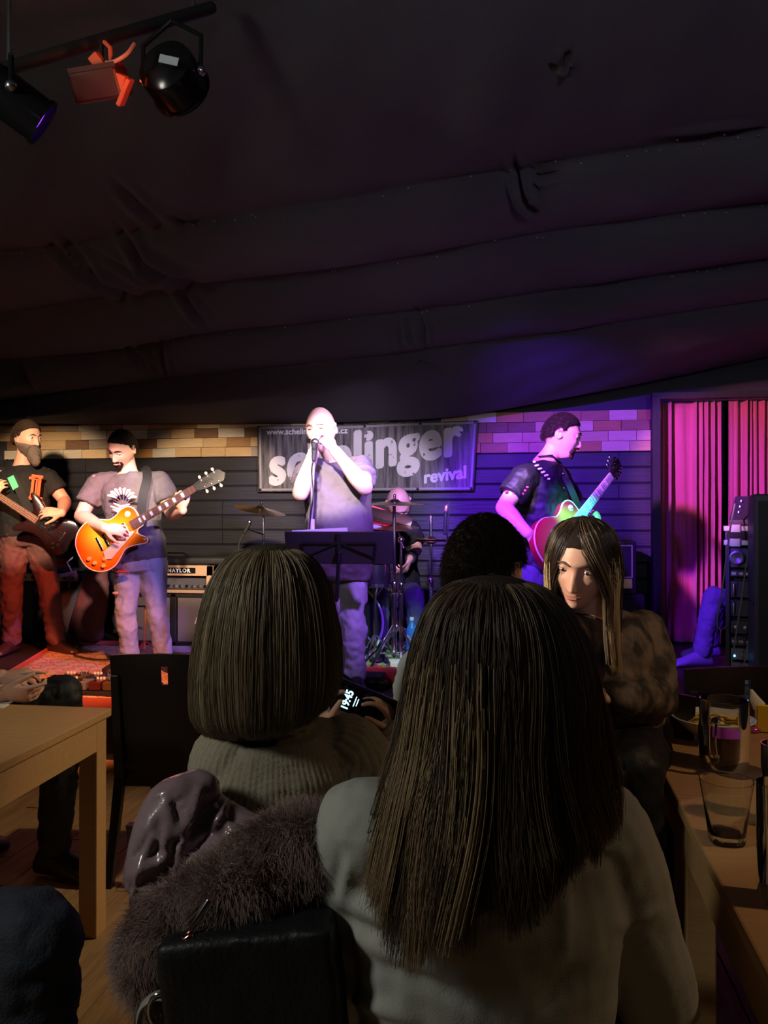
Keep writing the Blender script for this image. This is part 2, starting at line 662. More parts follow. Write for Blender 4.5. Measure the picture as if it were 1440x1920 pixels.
for k in range(len(lines) - 1):
    A, B = lines[k], lines[k + 1]
    ns = 40 if k == 1 else NS
    for i in range(ns):
        t = i / ns
        r = A * (1 - t) + B * t
        s_ = sag[k] * (math.sin(math.pi * t ** 0.75) ** 0.8 if 0 < t < 1 else 0)
        wob = 1 + 0.25 * np.sin(pxs * 0.006 + k * 2.1) + 0.10 * np.sin(pxs * 0.021 + k)
        r = r.copy()
        r[:, 2] -= s_ * wob
        r[:, 2] += 0.006 * np.sin(pxs * 0.035 + 5 * t + k * 1.7) * math.sin(math.pi * t)
        rows.append(r)
rows.append(lines[-1])
gridp = np.array(rows)
# projected pixel positions, to put the gathered folds where they are
rel = gridp - np.array(CAM)
dd = rel @ np.array(FWD)
qx = 720 + F_PX * (rel @ np.array(RGT)) / np.maximum(dd, 0.05)
qy = 960 - F_PX * (rel @ np.array(UP)) / np.maximum(dd, 0.05)
front = dd > 0.5


def fold(pts, amp, w):
    pts = [np.array(p, float) for p in pts]
    best = np.full(qx.shape, 1e9)
    side = np.zeros(qx.shape)
    tt = np.zeros(qx.shape)
    for i in range(len(pts) - 1):
        a, b = pts[i], pts[i + 1]
        d = b - a
        L = np.hypot(*d)
        t = np.clip(((qx - a[0]) * d[0] + (qy - a[1]) * d[1]) / L ** 2, 0, 1)
        ex, ey = qx - (a[0] + t * d[0]), qy - (a[1] + t * d[1])
        dist = np.hypot(ex, ey)
        sd = (ex * d[1] - ey * d[0]) / L
        m_ = dist < best
        best = np.where(m_, dist, best)
        side = np.where(m_, sd, side)
        tt = np.where(m_, (i + t) / (len(pts) - 1), tt)
    env = np.exp(-(best / (2.2 * w)) ** 2) * np.sin(np.pi * np.clip(tt * 0.9 + 0.08, 0, 1)) * front
    gridp[:, :, 2] += 2.3 * amp * env * np.cos(side / w * 1.9)


fold([(100, 462), (150, 505), (220, 545)], 0.030, 9)
fold([(130, 458), (185, 520), (235, 548), (280, 570)], 0.026, 8)
fold([(175, 470), (260, 520), (345, 535)], 0.018, 7)
fold([(232, 440), (265, 490), (320, 520), (375, 533)], 0.034, 9)
fold([(330, 535), (365, 585), (392, 615)], 0.024, 8)
fold([(225, 350), (265, 390), (310, 422)], 0.014, 10)
fold([(967, 314), (972, 345), (985, 375), (1008, 400)], 0.040, 9)
fold([(985, 316), (1010, 330), (1070, 318)], 0.012, 8)
fold([(783, 585), (795, 615), (798, 650)], 0.030, 6)
fold([(765, 600), (770, 630), (778, 652)], 0.018, 5)
fold([(750, 605), (752, 635), (755, 650)], 0.014, 5)
fold([(240, 650), (265, 675), (280, 700)], 0.020, 7)
fold([(303, 645), (303, 675), (310, 702)], 0.026, 6)
fold([(262, 655), (285, 690), (292, 702)], 0.014, 5)
fold([(40, 680), (45, 710), (62, 738)], 0.026, 7)
fold([(48, 745), (50, 765), (55, 785)], 0.02, 6)
fold([(820, 690), (790, 680), (770, 700)], 0.012, 6)
fold([(1070, 100), (1050, 120), (1030, 128)], 0.02, 8)
fold([(1240, 262), (1330, 250), (1440, 242)], 0.015, 7)
fold([(315, 405), (345, 412), (360, 418)], 0.016, 6)
R_, C_ = gridp.shape[:2]
idx = np.arange(R_ * C_).reshape(R_, C_)
fs = np.stack([idx[:-1, :-1], idx[:-1, 1:], idx[1:, 1:], idx[1:, :-1]], -1).reshape(-1, 4)
me = bpy.data.meshes.new('ceiling_drape')
me.from_pydata(gridp.reshape(-1, 3).tolist(), [], fs.tolist())
me.polygons.foreach_set('use_smooth', [True] * len(me.polygons))
me.materials.append(drape_m)
drape = bpy.data.objects.new('ceiling_drape', me)
COL.objects.link(drape)
tag(drape, 'black cloth pinned in sagging swags under the whole ceiling', 'drape')
md = drape.modifiers.new('s', 'SOLIDIFY')
md.thickness = 0.003
# small staple heads and glints along the pin lines
b = MB()
for k, ln in ((1, lines[2]), (2, lines[3]), (3, lines[4])):
    for j in rng.integers(60, NX - 60, 26):
        p = ln[j] + np.array([rng.normal(0, 0.01), rng.normal(0, 0.03), -0.03])
        b.box(p, (0.009, 0.004, 0.003))
o = b.build('staple', mat('staple_metal', (0.7, 0.7, 0.7), 0.3, 1.0), drape, smooth=False)
tag(o, kind='stuff')

# ---- curtain opening to the right of the mosaic strip
CY = 6.62
fr = MB()
zt = GY(1222, 750, CY).z
xl, xr = GY(1222, 900, CY).x, 4.2
frame = fr.box((xl + 0.03, CY, 0.35 + (zt - 0.35) / 2), (0.06, 0.10, zt - 0.35)).box(((xl + xr) / 2, CY, zt + 0.025), (xr - xl, 0.10, 0.05)).build('trim_1', blackp, None, smooth=False)
tag(frame, kind='structure')
frame.name = 'trim_1'
velvet = mat('red_velvet', (0.50, 0.09, 0.15), 0.8, col2=(0.38, 0.06, 0.11), nscale=6, stretch=(4, 4, 0.3), sheen=0.3, bump=0.2, bscale=200)


def curtain(x0, x1, seed, label, amp=0.055):
    r = np.random.default_rng(seed)
    n, m_ = 260, 24
    xs = np.linspace(x0, x1, n)
    u = (xs - x0)
    ph = np.cumsum(1.0 + 0.75 * np.sin(u * 11 + seed) + 0.5 * np.sin(u * 27 + 2 * seed) + r.normal(0, 0.25, n)) * 2 * math.pi * 15 * (u[-1]) / n
    amp = amp * (0.7 + 0.5 * np.sin(u * 19 + seed) ** 2)
    z = np.linspace(zt, 0.37, m_)
    vs = []
    for i, zz in enumerate(z):
        t = i / (m_ - 1)
        a = amp * (0.75 + 0.35 * t)
        dy = a * (np.abs(np.sin(ph * 0.5 + 0.25 * t * np.sin(u * 4))) ** 0.7 * 2 - 1) + 0.012 * np.sin(ph * 1.7 + t * 2)
        dx = 0.02 * np.cos(ph + 1.5 * t)
        for j in range(n):
            vs.append((xs[j] + dx[j], CY + 0.12 + dy[j], zz))
    fs_ = [(i * n + j, i * n + j + 1, (i + 1) * n + j + 1, (i + 1) * n + j) for i in range(m_ - 1) for j in range(n - 1)]
    o_ = MB().add(vs, fs_).build('curtain', velvet, None, angle=None, solid=0.006)
    return tag(o_, label, 'curtain', 'red velvet curtains')


xm = GY(1368, 900, CY).x
curtain(xl + 0.09, xm - 0.04, 3, 'red velvet curtain with narrow folds, left panel beside the black post')
curtain(xm, GY(1440, 900, CY).x + 1.2, 5, 'red velvet curtain with broad folds, right panel behind the rack case', 0.045)

# ---- stage
stage_m = mat('stage_ply', (0.03, 0.022, 0.018), 0.55, col2=(0.02, 0.015, 0.012), nscale=3, bump=0.2, bscale=20)
SF = 4.15
st = thing('stage', 'low black wooden stage the band stands on', 'stage', (-0.2, 5.5, 0))
MB().box((-0.8, (SF + WALL_Y) / 2, STAGE_Z - 0.02), (10.1, WALL_Y - SF, 0.04)).build('deck', stage_m, st, smooth=False)
MB().box((-0.8, SF + 0.03, (STAGE_Z - 0.04) / 2), (10.1, 0.03, STAGE_Z - 0.04)).build('fascia', mat('stage_skirt', (0.02, 0.02, 0.022), 0.85, bump=0.3, bscale=80), st, smooth=False)
MB().box((-0.8, SF - 0.003, STAGE_Z - 0.02), (10.1, 0.012, 0.045)).build('edge_strip', mat('edge_alu', (0.25, 0.25, 0.26), 0.4, 0.8), st, smooth=False)

# ================================================================ people kit
skin = mat('skin', (0.62, 0.36, 0.26), 0.45, col2=(0.56, 0.30, 0.21), nscale=14, bump=0.08, bscale=160, contrast=0.2, spec=0.4)
skin_pale = mat('skin_pale', (0.72, 0.45, 0.34), 0.45, col2=(0.66, 0.38, 0.28), nscale=14, bump=0.08, bscale=160, contrast=0.2, spec=0.4)
eye_m = mat('eye_white', (0.75, 0.72, 0.70), 0.15)
iris_m = mat('iris_dark', (0.03, 0.02, 0.015), 0.1)
lip_m = mat('lips', (0.50, 0.20, 0.17), 0.4)


def gs(a, s):
    return math.exp(-(a / s) ** 2)


def head_pt(n, female=False):
    """surface point for unit direction n: x to the person's left, y forward, z up; metres, head height 0.235"""
    x, y, z = n
    p = [0.076 * x, 0.094 * y, 0.118 * z]
    # lower face narrows
    if z < 0:
        k = -z
        p[0] *= 1 - 0.34 * k ** 1.6
    if y < 0 and z < -0.25:
        q = min(1, (-z - 0.25) / 0.6)
        p[1] *= 1 - 0.55 * q
    if y > 0:
        p[1] *= 1 - 0.05 * (1 - abs(z))
        if z < -0.55:
            p[1] += 0.012 * min(1, (-z - 0.55) / 0.3)
    if z > 0 and y < 0:
        p[1] *= 1.03
    X, Z = p[0], p[2]
    f = max(0.0, y) ** 0.5
    d = 0.0
    d += 0.010 * gs(Z - 0.030, 0.010) * gs(X, 0.045)                    # brow
    for sx in (-1, 1):
        d -= 0.013 * gs(Z - 0.008, 0.013) * gs(X - sx * 0.031, 0.017)      # sockets
        d += 0.006 * gs(Z + 0.022, 0.018) * gs(X - sx * 0.044, 0.018)      # cheeks
        d += 0.006 * gs(Z + 0.040, 0.006) * gs(X - sx * 0.010, 0.006)      # nostrils
    if Z < 0.03:
        t = max(0.0, min(1.0, (0.022 - Z) / 0.060))
        nh = 0.027 * t if Z > -0.040 else 0.027 * gs(Z + 0.040, 0.006)
        d += nh * gs(X, 0.0085 + 0.005 * t)
    d += 0.007 * gs(Z + 0.058, 0.0055) * gs(X, 0.020)
    d += 0.008 * gs(Z + 0.069, 0.0060) * gs(X, 0.017)
    d -= 0.005 * gs(Z + 0.0635, 0.0025) * gs(X, 0.024)
    d += 0.012 * gs(Z + 0.098, 0.014) * gs(X, 0.022)
    p[1] += d * f
    return p


HN_U, HN_V = 72, 60


def head_grid():
    out = []
    for i in range(1, HN_V):
        a = math.pi * i / HN_V
        for j in range(HN_U):
            b = 2 * math.pi * j / HN_U
            out.append((math.sin(a) * math.sin(b), math.sin(a) * math.cos(b), math.cos(a)))
    return out


HG = head_grid()


def grid_faces():
    nu, nv = HN_U, HN_V
    fs = []
    for j in range(nu):
        k = (j + 1) % nu
        fs.append((0, 1 + j, 1 + k))
        for i in range(nv - 2):
            a = 1 + i * nu
            fs.append((a + j, a + nu + j, a + nu + k, a + k))
        a = 1 + (nv - 2) * nu
        fs.append((1 + (nv - 1) * nu, a + k, a + j))
    return fs


HF = grid_faces()
HDIR = [(0, 0, 1)] + HG + [(0, 0, -1)]
HPT = [head_pt(n) for n in HDIR]


def head_frame(c, look, up, s=1.0):
    R = basis(y=look, z=up)
    R = Matrix((R.col[0], R.col[1], R.col[2])).transposed()
    return lambda q: Vector(c) + R @ (Vector(q) * s), R


def add_head(mb, c, look, up=(0, 0, 1), s=1.0):
    T, R = head_frame(c, look, up, s)
    mb.add([T(p) for p in HPT], HF)
    for sx in (-1, 1):  # ears
        pts = []
        for k in range(13):
            a = math.radians(-150 + 300 * k / 12)
            pts.append(T((sx * (0.077 + 0.008 * (1 - math.cos(a)) * 0.5), -0.012 - 0.014 * math.cos(a), 0.002 + 0.028 * math.sin(a))))
        mb.tube(pts, 0.0048 * s, 6)
        mb.ell(T((sx * 0.074, -0.008, 0.002)), (0.006 * s, 0.012 * s, 0.024 * s), R, 8, 6)
    return T, R


def head_cap(mb, T, mask, th, seed=0, rough=0.0, sink=0.006):
    """hair or beard: the head's own surface pushed out where mask(n, p) > 0 and hidden under the skin elsewhere"""
    r = np.random.default_rng(seed)
    vs = []
    nz = r.normal(0, 1, len(HDIR))
    for i, (n, p) in enumerate(zip(HDIR, HPT)):
        m_ = mask(n, p) + (0.0 if th < .003 else 0.12 * math.sin(n[0] * 19 + n[1] * 7) * math.sin(n[2] * 23 + n[1] * 13))
        k = max(0.0, min(1.0, m_))
        k = k * k * (3 - 2 * k)
        off = -sink + (th + sink) * k + rough * nz[i] * k
        L = math.sqrt(p[0] ** 2 + p[1] ** 2 + p[2] ** 2)
        q = [c * (1 + off / L) for c in p]
        vs.append(T(q))
    mb.add(vs, HF)
    return mb


def mask_short(line=0.66, back=-0.38, wid=6.0):
    """short hair: hairline at direction z > line in front, sinking to back behind; leaves ears clear"""
    def f(n, p):
        x, y, z = n
        t = (y + 1) / 2
        h = back + (line - back) * (t ** 1.7)
        if y > 0.2:
            h += 0.22 * (abs(x) ** 1.5) - 0.05
        if abs(x) > 0.7 and -0.35 < y < 0.35:
            h = max(h, 0.05)
        return (z - h) * wid
    return f


def short_strands(parent, T, mask, th_, m_, hk, n=5200, L=0.013, rad=0.0007):
    r = np.random.default_rng(11)
    out = []
    while len(out) < n:
        v = r.normal(0, 1, 3)
        v /= np.linalg.norm(v)
        p = head_pt(tuple(v))
        k = mask(tuple(v), p)
        if k < 0.15 + 0.25 * r.random():
            continue
        pn = np.array(p)
        nn = pn / np.linalg.norm(pn)
        flow = np.array([0.25 * v[0], -0.5 - 0.3 * v[2], -0.55 + 0.35 * max(0, v[1])]) + r.normal(0, 0.18, 3)
        base = pn + nn * th_ * min(1, max(0, k)) * 0.6
        a = base + nn * 0.004
        b_ = a + (flow * 0.8 + nn * 0.45) * L * 0.5
        c = b_ + (flow + nn * 0.15) * L * 0.6
        out.append([T(tuple(q)) for q in (base, a, b_, c)])
    strands('hair_strands', np.array(out), rad * hk, m_, parent)


def mask_bald_sides(n, p):
    x, y, z = n
    return min((0.35 - z) * 8, (z - (-0.45 + 0.55 * (y + 1) / 2)) * 8, (0.25 - y) * 6)


def mask_beard(n, p):
    x, y, z = n
    if y < -0.15:
        return -1
    X, Z = p[0], p[2]
    m_ = (-0.040 - Z + 0.25 * abs(X)) * 70
    m_ = min(m_, 2)
    lip = gs(X, 0.020) * gs(Z + 0.0625, 0.008)
    return m_ - 2.5 * lip


def mask_goatee(n, p):
    x, y, z = n
    if y < 0:
        return -1
    X, Z = p[0], p[2]
    ring = max(gs(X, 0.026) * gs(Z + 0.088, 0.018), gs(abs(X) - 0.026, 0.008) * gs(Z + 0.066, 0.02), gs(X, 0.026) * gs(Z + 0.050, 0.005))
    return (ring - 0.35) * 4 - 2.0 * gs(X, 0.018) * gs(Z + 0.0635, 0.006)


def limb(mb, pts, rad, n=14):
    w = [np.array(list(p) + [r[0], r[1]]) if isinstance(r, (tuple, list)) else np.array(list(p) + [r, r]) for p, r in zip(pts, rad)]
    c = cat(w, 5)
    mb.tube([q[:3] for q in c], [(float(q[3]), float(q[4])) for q in c], n)


def lp(a, b, t):
    return Vector(a) * (1 - t) + Vector(b) * t


def arm(mb, sh, el, wr, k=1.0):
    limb(mb, [sh, lp(sh, el, .35), lp(sh, el, .75), el], [.056 * k, .050 * k, .043 * k, .040 * k])
    limb(mb, [el, lp(el, wr, .28), lp(el, wr, .7), wr], [.040 * k, .043 * k, .032 * k, (.029 * k, .024 * k)])


def leg(mb, hip, kn, an, k=1.0):
    limb(mb, [hip, lp(hip, kn, .3), lp(hip, kn, .75), kn], [.092 * k, .086 * k, .064 * k, .058 * k])
    limb(mb, [kn, lp(kn, an, .3), lp(kn, an, .7), an], [.058 * k, .060 * k, .044 * k, .040 * k])


def foot(mb, an, d, z, k=1.0, L=0.27, h=0.085):
    """shoe or foot from the ankle, toes along d, sole at height z"""
    d = Vector((d[0], d[1], 0)).normalized()
    c = Vector((an[0], an[1], z)) - d * 0.07 * k
    pr = [(0, .030, .030), (.02, .037, .050), (.08, .040, .052), (.14, .042, .042), (.20, .047, .030), (.25, .040, .022), (L, .018, .014)]
    s_ = d.cross(Vector((0, 0, 1)))
    rs = []
    for t, w, hh in pr:
        w, hh = w * k, hh * k
        rs.append([c + d * t * k + s_ * (w * math.cos(a) * (1 if abs(math.cos(a)) < .8 else 1)) + Vector((0, 0, hh + hh * math.sin(a) * (1.0 if math.sin(a) > 0 else 1.0))) for a in np.linspace(0, 2 * math.pi, 14, endpoint=False)])
    rs = [[Vector((p.x, p.y, max(p.z, z + 0.002))) for p in r] for r in rs]
    mb.rings(rs)
    mb.tube([Vector((an[0], an[1], z + h * k)), Vector(an) + Vector((0, 0, 0.02))], 0.045 * k, 12)


def torso(mb, pel, nb, low, high, front, hw, hd, g=0.0, t0=-0.10, ts=None, n=26, belly=0.0):
    """pel, nb: pelvis and neck base; low, high: side-to-side axis at the hips and at the shoulders"""
    ts = ts or [t0, 0.0, .15, .33, .52, .70, .84, .93, 1.0]
    pel, nb = Vector(pel), Vector(nb)
    rs = []
    for t, a, b in zip(ts, hw, hd):
        c = pel.lerp(nb, t)
        ax = (Vector(low).normalized() * (1 - max(0, t)) + Vector(high).normalized() * max(0, t)).normalized()
        up = (nb - pel).normalized()
        ax = (ax - up * ax.dot(up)).normalized()
        fr = up.cross(ax)
        if fr.dot(Vector(front)) < 0:
            fr = -fr
        bb = belly * gs(t - 0.22, 0.28)
        ring = []
        for q in np.linspace(0, 2 * math.pi, n, endpoint=False):
            cx, sx = math.cos(q), math.sin(q)
            e = 0.82
            X = math.copysign(abs(cx) ** e, cx) * (a + g)
            Y = math.copysign(abs(sx) ** e, sx) * (b + g)
            if Y > 0:
                Y += bb * abs(sx)
            ring.append(c + ax * X + fr * Y)
        rs.append(ring)
    mb.rings(rs)


HW = [.150, .165, .160, .148, .158, .172, .165, .120, .062]
HD = [.095, .115, .110, .105, .112, .120, .105, .082, .060]


def hand(mb, wr, d, pn, side=1, curl=(0.25, 0.45, 0.4), spread=0.10, k=1.0, thumb=0.7, fk=None, taper=1.0, tcurl=0.25):
    """wr wrist, d fingers' direction, pn palm normal (palm faces pn); side +1: thumb on the d x pn side"""
    d = Vector(d).normalized()
    pn = (Vector(pn) - d * Vector(pn).dot(d)).normalized()
    w = d.cross(pn) * side
    wr = Vector(wr)
    kb = wr + d * 0.085 * k
    pts = [wr + d * 0.005 * k, wr + d * 0.035 * k, wr + d * 0.07 * k, kb]
    mb.tube(pts, [(.026 * k, .018 * k), (.037 * k, .017 * k), (.041 * k, .015 * k), (.038 * k, .012 * k)], 14, ref=w)
    tips = []
    for i, (o_, L, r_) in enumerate(((.030, .076, .0090), (.010, .086, .0093), (-.011, .080, .0088), (-.030, .062, .0078))):
        c = (fk[i] if fk else curl)
        a = spread * (1.5 - i) * 0.9
        dd_ = (d * math.cos(a) + w * math.sin(a)).normalized()
        p = kb + w * o_ * k - d * (0.004 * k if i in (1, 2) else 0.010 * k)
        pts = [p - dd_ * 0.02 * k, p]
        ang = 0
        for s_, c_ in zip((.44, .31, .25), c):
            ang += c_
            v = dd_ * math.cos(ang) + pn * math.sin(ang)
            p = p + v * L * s_ * k
            pts.append(p)
        r_ = r_ * k * taper
        cc = cat(pts, 4)
        mb.tube([Vector(q) for q in cc], [r_ * (1.06 - 0.25 * j / (len(cc) - 1)) for j in range(len(cc))], 8)
        tips.append(p)
    tb = wr + d * 0.022 * k + w * 0.024 * k + pn * 0.006 * k
    td = (d * (1 - 0.55 * thumb) + w * thumb + pn * 0.25).normalized()
    p1 = tb + td * 0.040 * k
    t2 = (td * 0.75 + d * 0.5 + pn * tcurl).normalized()
    p2 = p1 + t2 * 0.032 * k
    t3 = (t2 + d * 0.3 + pn * tcurl).normalized()
    p3 = p2 + t3 * 0.024 * k
    mb.tube([tb, p1, p2, p3], [.0155 * k, .0125 * k, .0105 * k, .0085 * k], 8)
    return tips


def person(name_label, base, J, shirt_m, pants_m, shoe_m, k=1.0, hk=1.0, voxel=0.006, hair=None, hair_m=None, beard=None, beard_m=None, sleeve=0.6,
           belly=0.0, g=0.022, hw=None, hd=None, skin_m=None, hem=-0.12, group=None, eyes=True, cvox=0.010, cdisp=None, pk=1.0, brow_m=None, lips=True, collar=False, cuffs=False, hair_rough=0.0004,
           shirt_name='shirt', pants_name='trousers', pw=1.0, armk=1.0, shoes=True, hair_th=0.012, svox=None, sdisp=None):
    th = thing('person', name_label, 'person', base, 0, group)
    B = MB()
    J = {a: (Vector(b) if not isinstance(b, (dict, tuple)) or len(b) == 3 else b) for a, b in J.items()}
    hw = hw or HW
    hd = hd or HD
    T, R = add_head(B, J['head'], J['look'], J.get('up', (0, 0, 1)), hk)
    hc = Vector(J['head'])
    if eyes is True:
        for sx in (-1, 1):
            B.ell(T((sx * .031, .0735, .0150)), (.0150 * hk, .0115 * hk, .0058 * hk), R, 12, 8)
            B.ell(T((sx * .031, .0710, .0015)), (.0140 * hk, .0115 * hk, .0035 * hk), R, 12, 8)
    nb = Vector(J['neck'])
    low = J['hipB'] - J['hipA']
    high = J['shB'] - J['shA']
    frn = J['front']
    B.tube([nb - (hc - nb) * 0.15, nb.lerp(T((0, -0.02, -0.07)), .5), T((0, -0.022, -0.055))], [.066 * k, .056 * k, .052 * k], 14)
    torso(B, J['pel'], nb, low, high, frn, [a * k for a in hw], [a * k for a in hd], belly=belly)
    for s_ in 'AB':
        arm(B, J['sh' + s_], J['el' + s_], J['wr' + s_], k * armk)
        B.tube([nb.lerp(J['pel'], .08), J['sh' + s_]], [.055 * k, .052 * k], 12)
        leg(B, J['hip' + s_], J['kn' + s_], J['an' + s_], k * 0.93 * min(1.0, pk))
        foot(B, J['an' + s_], J['toe' + s_], J['sole' + s_] if 'sole' + s_ in J else J['an' + s_][2] - 0.085, k * 0.9)
    for s_ in 'AB':
        if 'hand' + s_ in J:
            hh = J['hand' + s_]
            hand(B, J['wr' + s_], **hh)
    union(B, 'body', skin_m or skin, th, voxel, 2)
    cd = cdisp if cdisp is not None else [(0.022, 0.09), (0.012, 0.035)]
    # shirt
    S = MB()
    ts = [hem, 0.0, .15, .33, .52, .70, .84, .93, .985]
    hws = list(hw)
    torso(S, J['pel'], nb, low, high, frn, [a * k for a in hws[:-1]] + [hw[-1] * k * 1.15], [a * k for a in hd[:-1]] + [hd[-1] * k * 1.15], g=g, ts=ts, belly=belly)
    for s_ in 'AB':
        sh, el, wr = J['sh' + s_], J['el' + s_], J['wr' + s_]
        S.tube([nb.lerp(J['pel'], .10), sh], [.056 * k + g * .5, .054 * k + g * .6], 14)
        if sleeve <= 1:
            e = lp(sh, el, sleeve)
            S.tube([sh, lp(sh, el, sleeve * .5), e], [.055 * k * max(1, armk) + g * .6, .057 * k * max(1, armk) + g * .7, .060 * k + g], 16, round_ends=False)
        else:
            e = lp(el, wr, min(1, sleeve - 1))
            S.tube([sh, lp(sh, el, .5), el], [.056 * k + g, .050 * k + g, .044 * k + g], 16)
            S.tube([el, lp(el, e, .5), e], [.044 * k + g, .042 * k + g, .034 * k + g * .8], 16, round_ends=True)
    if collar:
        S.tube([nb.lerp(hc, .02), nb.lerp(hc, .30)], [.076 * k, .069 * k], 18, round_ends=False)
    top_ = union(S, shirt_name, shirt_m, th, svox or cvox, 3, sdisp if sdisp is not None else cd)
    th_extra[th.name] = top_
    # trousers
    Q = MB()
    pel = Vector(J['pel'])
    torso(Q, pel, nb, low, low, frn, [a * k * pw for a in (.150, .168, .165, .150)], [a * k * pw for a in (.10, .122, .118, .105)], g=0.012, ts=[-.16, 0.0, .10, .17], belly=belly * 0.5)
    for s_ in 'AB':
        h, kn, an = J['hip' + s_], J['kn' + s_], J['an' + s_]
        limb(Q, [h, lp(h, kn, .3), lp(h, kn, .75), kn], [.102 * k * pk, .094 * k * pk, .076 * k * pk, .070 * k * pk], 18)
        Q.tube([kn, lp(kn, an, .3), lp(kn, an, .65), lp(kn, an, .93)], [.070 * k * pk, .070 * k * pk, .062 * k * pk, .064 * k * pk], 18, round_ends=True)
    union(Q, pants_name, pants_m, th, cvox, 3, cd + [(.012, .05)])
    if shoes:
        for s_ in 'AB':
            m_ = MB()
            foot(m_, J['an' + s_], J['toe' + s_], J['sole' + s_] if 'sole' + s_ in J else J['an' + s_][2] - 0.085, k * 1.1)
            union(m_, 'shoe', shoe_m, th, 0.008, 2)
    if hair:
        h = MB()
        head_cap(h, T, hair, hair_th, 3, hair_rough)
        h.build('hair', hair_m, th, angle=None)
        if hair_th > .004:
            short_strands(th, T, hair, hair_th, hair_m, hk, L=.012 if hair_th < .010 else .014, n=5200 if hair_th < .010 else 9000)
    if beard:
        h = MB()
        head_cap(h, T, beard, 0.010, 5, 0.0015)
        h.build('beard', beard_m or hair_m, th, angle=None)
    if eyes:
        for sx in (-1, 1):
            e = MB()
            e.ell(T((sx * 0.031, 0.0715, 0.009)), (0.0125 * hk, 0.0125 * hk, (0.0018 if eyes == 'closed' else 0.0058) * hk), R, 12, 8)
            e.cur = 1
            e.ell(T((sx * 0.031, 0.0805, 0.008)), ((0.011 if eyes == 'closed' else 0.006) * hk, 0.004 * hk, (0.002 if eyes == 'closed' else 0.0052) * hk), R, 10, 6)
            e.build('eye', [eye_m, iris_m], th)
            b_ = MB()
            b_.tube([T((sx * x_, y_, z_)) for x_, y_, z_ in ((.013, .094, .026), (.028, .090, .031), (.046, .078, .026))], [.0028 * hk, .0034 * hk, .0018 * hk], 6)
            b_.build('eyebrow', brow_m or hair_m or iris_m, th)
        if lips:
            b_ = MB()
            b_.tube([T((x_, y_, -0.061 + 0.0)) for x_, y_ in ((-.021, .083), (-.010, .0935), (0, .096), (.010, .0935), (.021, .083))], [.002 * hk, .005 * hk, .0055 * hk, .005 * hk, .002 * hk], 6)
            b_.build('lips', lip_m, th)
    return th, T, R


th_extra = {}


def Z3(p, z):
    p = Vector(p)
    p.z = z
    return p


# ---------------------------------------------------------------- guitars
chrome = mat('chrome', (0.75, 0.75, 0.78), 0.15, 1.0)
steel = mat('steel', (0.55, 0.55, 0.58), 0.3, 1.0)
cream = mat('cream_plastic', (0.75, 0.68, 0.48), 0.35)
black_gloss = mat('black_gloss', (0.01, 0.01, 0.012), 0.2)
black_matt = mat('black_matt', (0.012, 0.012, 0.013), 0.7)


def burst_mat(name, c0, c1, c2, cx, cz, rx, rz, loc, R):
    """radial sunburst lacquer on a guitar top, centred on the body"""
    m = bpy.data.materials.new(name)
    m.use_nodes = True
    nt = m.node_tree
    b = nt.nodes['Principled BSDF']
    b.inputs['Roughness'].default_value = 0.18
    b.inputs['Coat Weight'].default_value = 0.5
    tc = nt.nodes.new('ShaderNodeTexCoord')
    mp = nt.nodes.new('ShaderNodeMapping')
    mp.vector_type = 'TEXTURE'
    M = m4(R, loc)
    ctr = M @ Vector((cx, 0, cz))
    mp.inputs['Location'].default_value = ctr - loc
    mp.inputs['Rotation'].default_value = R.to_euler()
    mp.inputs['Scale'].default_value = (rx, 10.0, rz)
    gr = nt.nodes.new('ShaderNodeTexGradient')
    gr.gradient_type = 'SPHERICAL'
    rp = nt.nodes.new('ShaderNodeValToRGB')
    e = rp.color_ramp.elements
    e[0].position = 0.0
    e[0].color = rgba(c2)
    e[1].position = 0.75
    e[1].color = rgba(c0)
    k = e.new(0.33)
    k.color = rgba(c1)
    nt.links.new(tc.outputs['Object'], mp.inputs[0])
    nt.links.new(mp.outputs[0], gr.inputs[0])
    nt.links.new(gr.outputs[0], rp.inputs[0])
    nt.links.new(rp.outputs[0], b.inputs['Base Color'])
    return m


LP_OUT = [(-.235, 0.0), (-.225, .075), (-.185, .130), (-.125, .160), (-.060, .158), (-.005, .128), (.035, .104), (.080, .106), (.130, .122), (.175, .115), (.200, .085), (.205, .045),
          (.205, .0), (.205, -.030), (.165, -.036), (.150, -.060), (.178, -.098), (.188, -.122), (.170, -.134), (.125, -.120), (.080, -.106), (.035, -.104), (-.005, -.128), (-.060, -.158), (-.125, -.160), (-.185, -.130), (-.225, -.075)]
BASS_OUT = [(-.20, 0.0), (-.215, .07), (-.19, .13), (-.12, .150), (-.04, .125), (.02, .100), (.09, .112), (.17, .150), (.25, .165), (.265, .145), (.22, .105), (.18, .06), (.17, .028),
            (.17, -.028), (.18, -.06), (.215, -.11), (.225, -.15), (.20, -.16), (.13, -.125), (.05, -.10), (-.03, -.115), (-.10, -.150), (-.17, -.145), (-.215, -.08)]


def smooth_closed(poly, n=4):
    N = len(poly)
    out = []
    for i in range(N):
        p0, p1, p2, p3 = [np.array(poly[(i + q) % N], float) for q in (-1, 0, 1, 2)]
        for k in range(n):
            t = k / n
            out.append(tuple(0.5 * ((2 * p1) + (-p0 + p2) * t + (2 * p0 - 5 * p1 + 4 * p2 - p3) * t * t + (-p0 + 3 * p1 - 3 * p2 + p3) * t ** 3)))
    return out


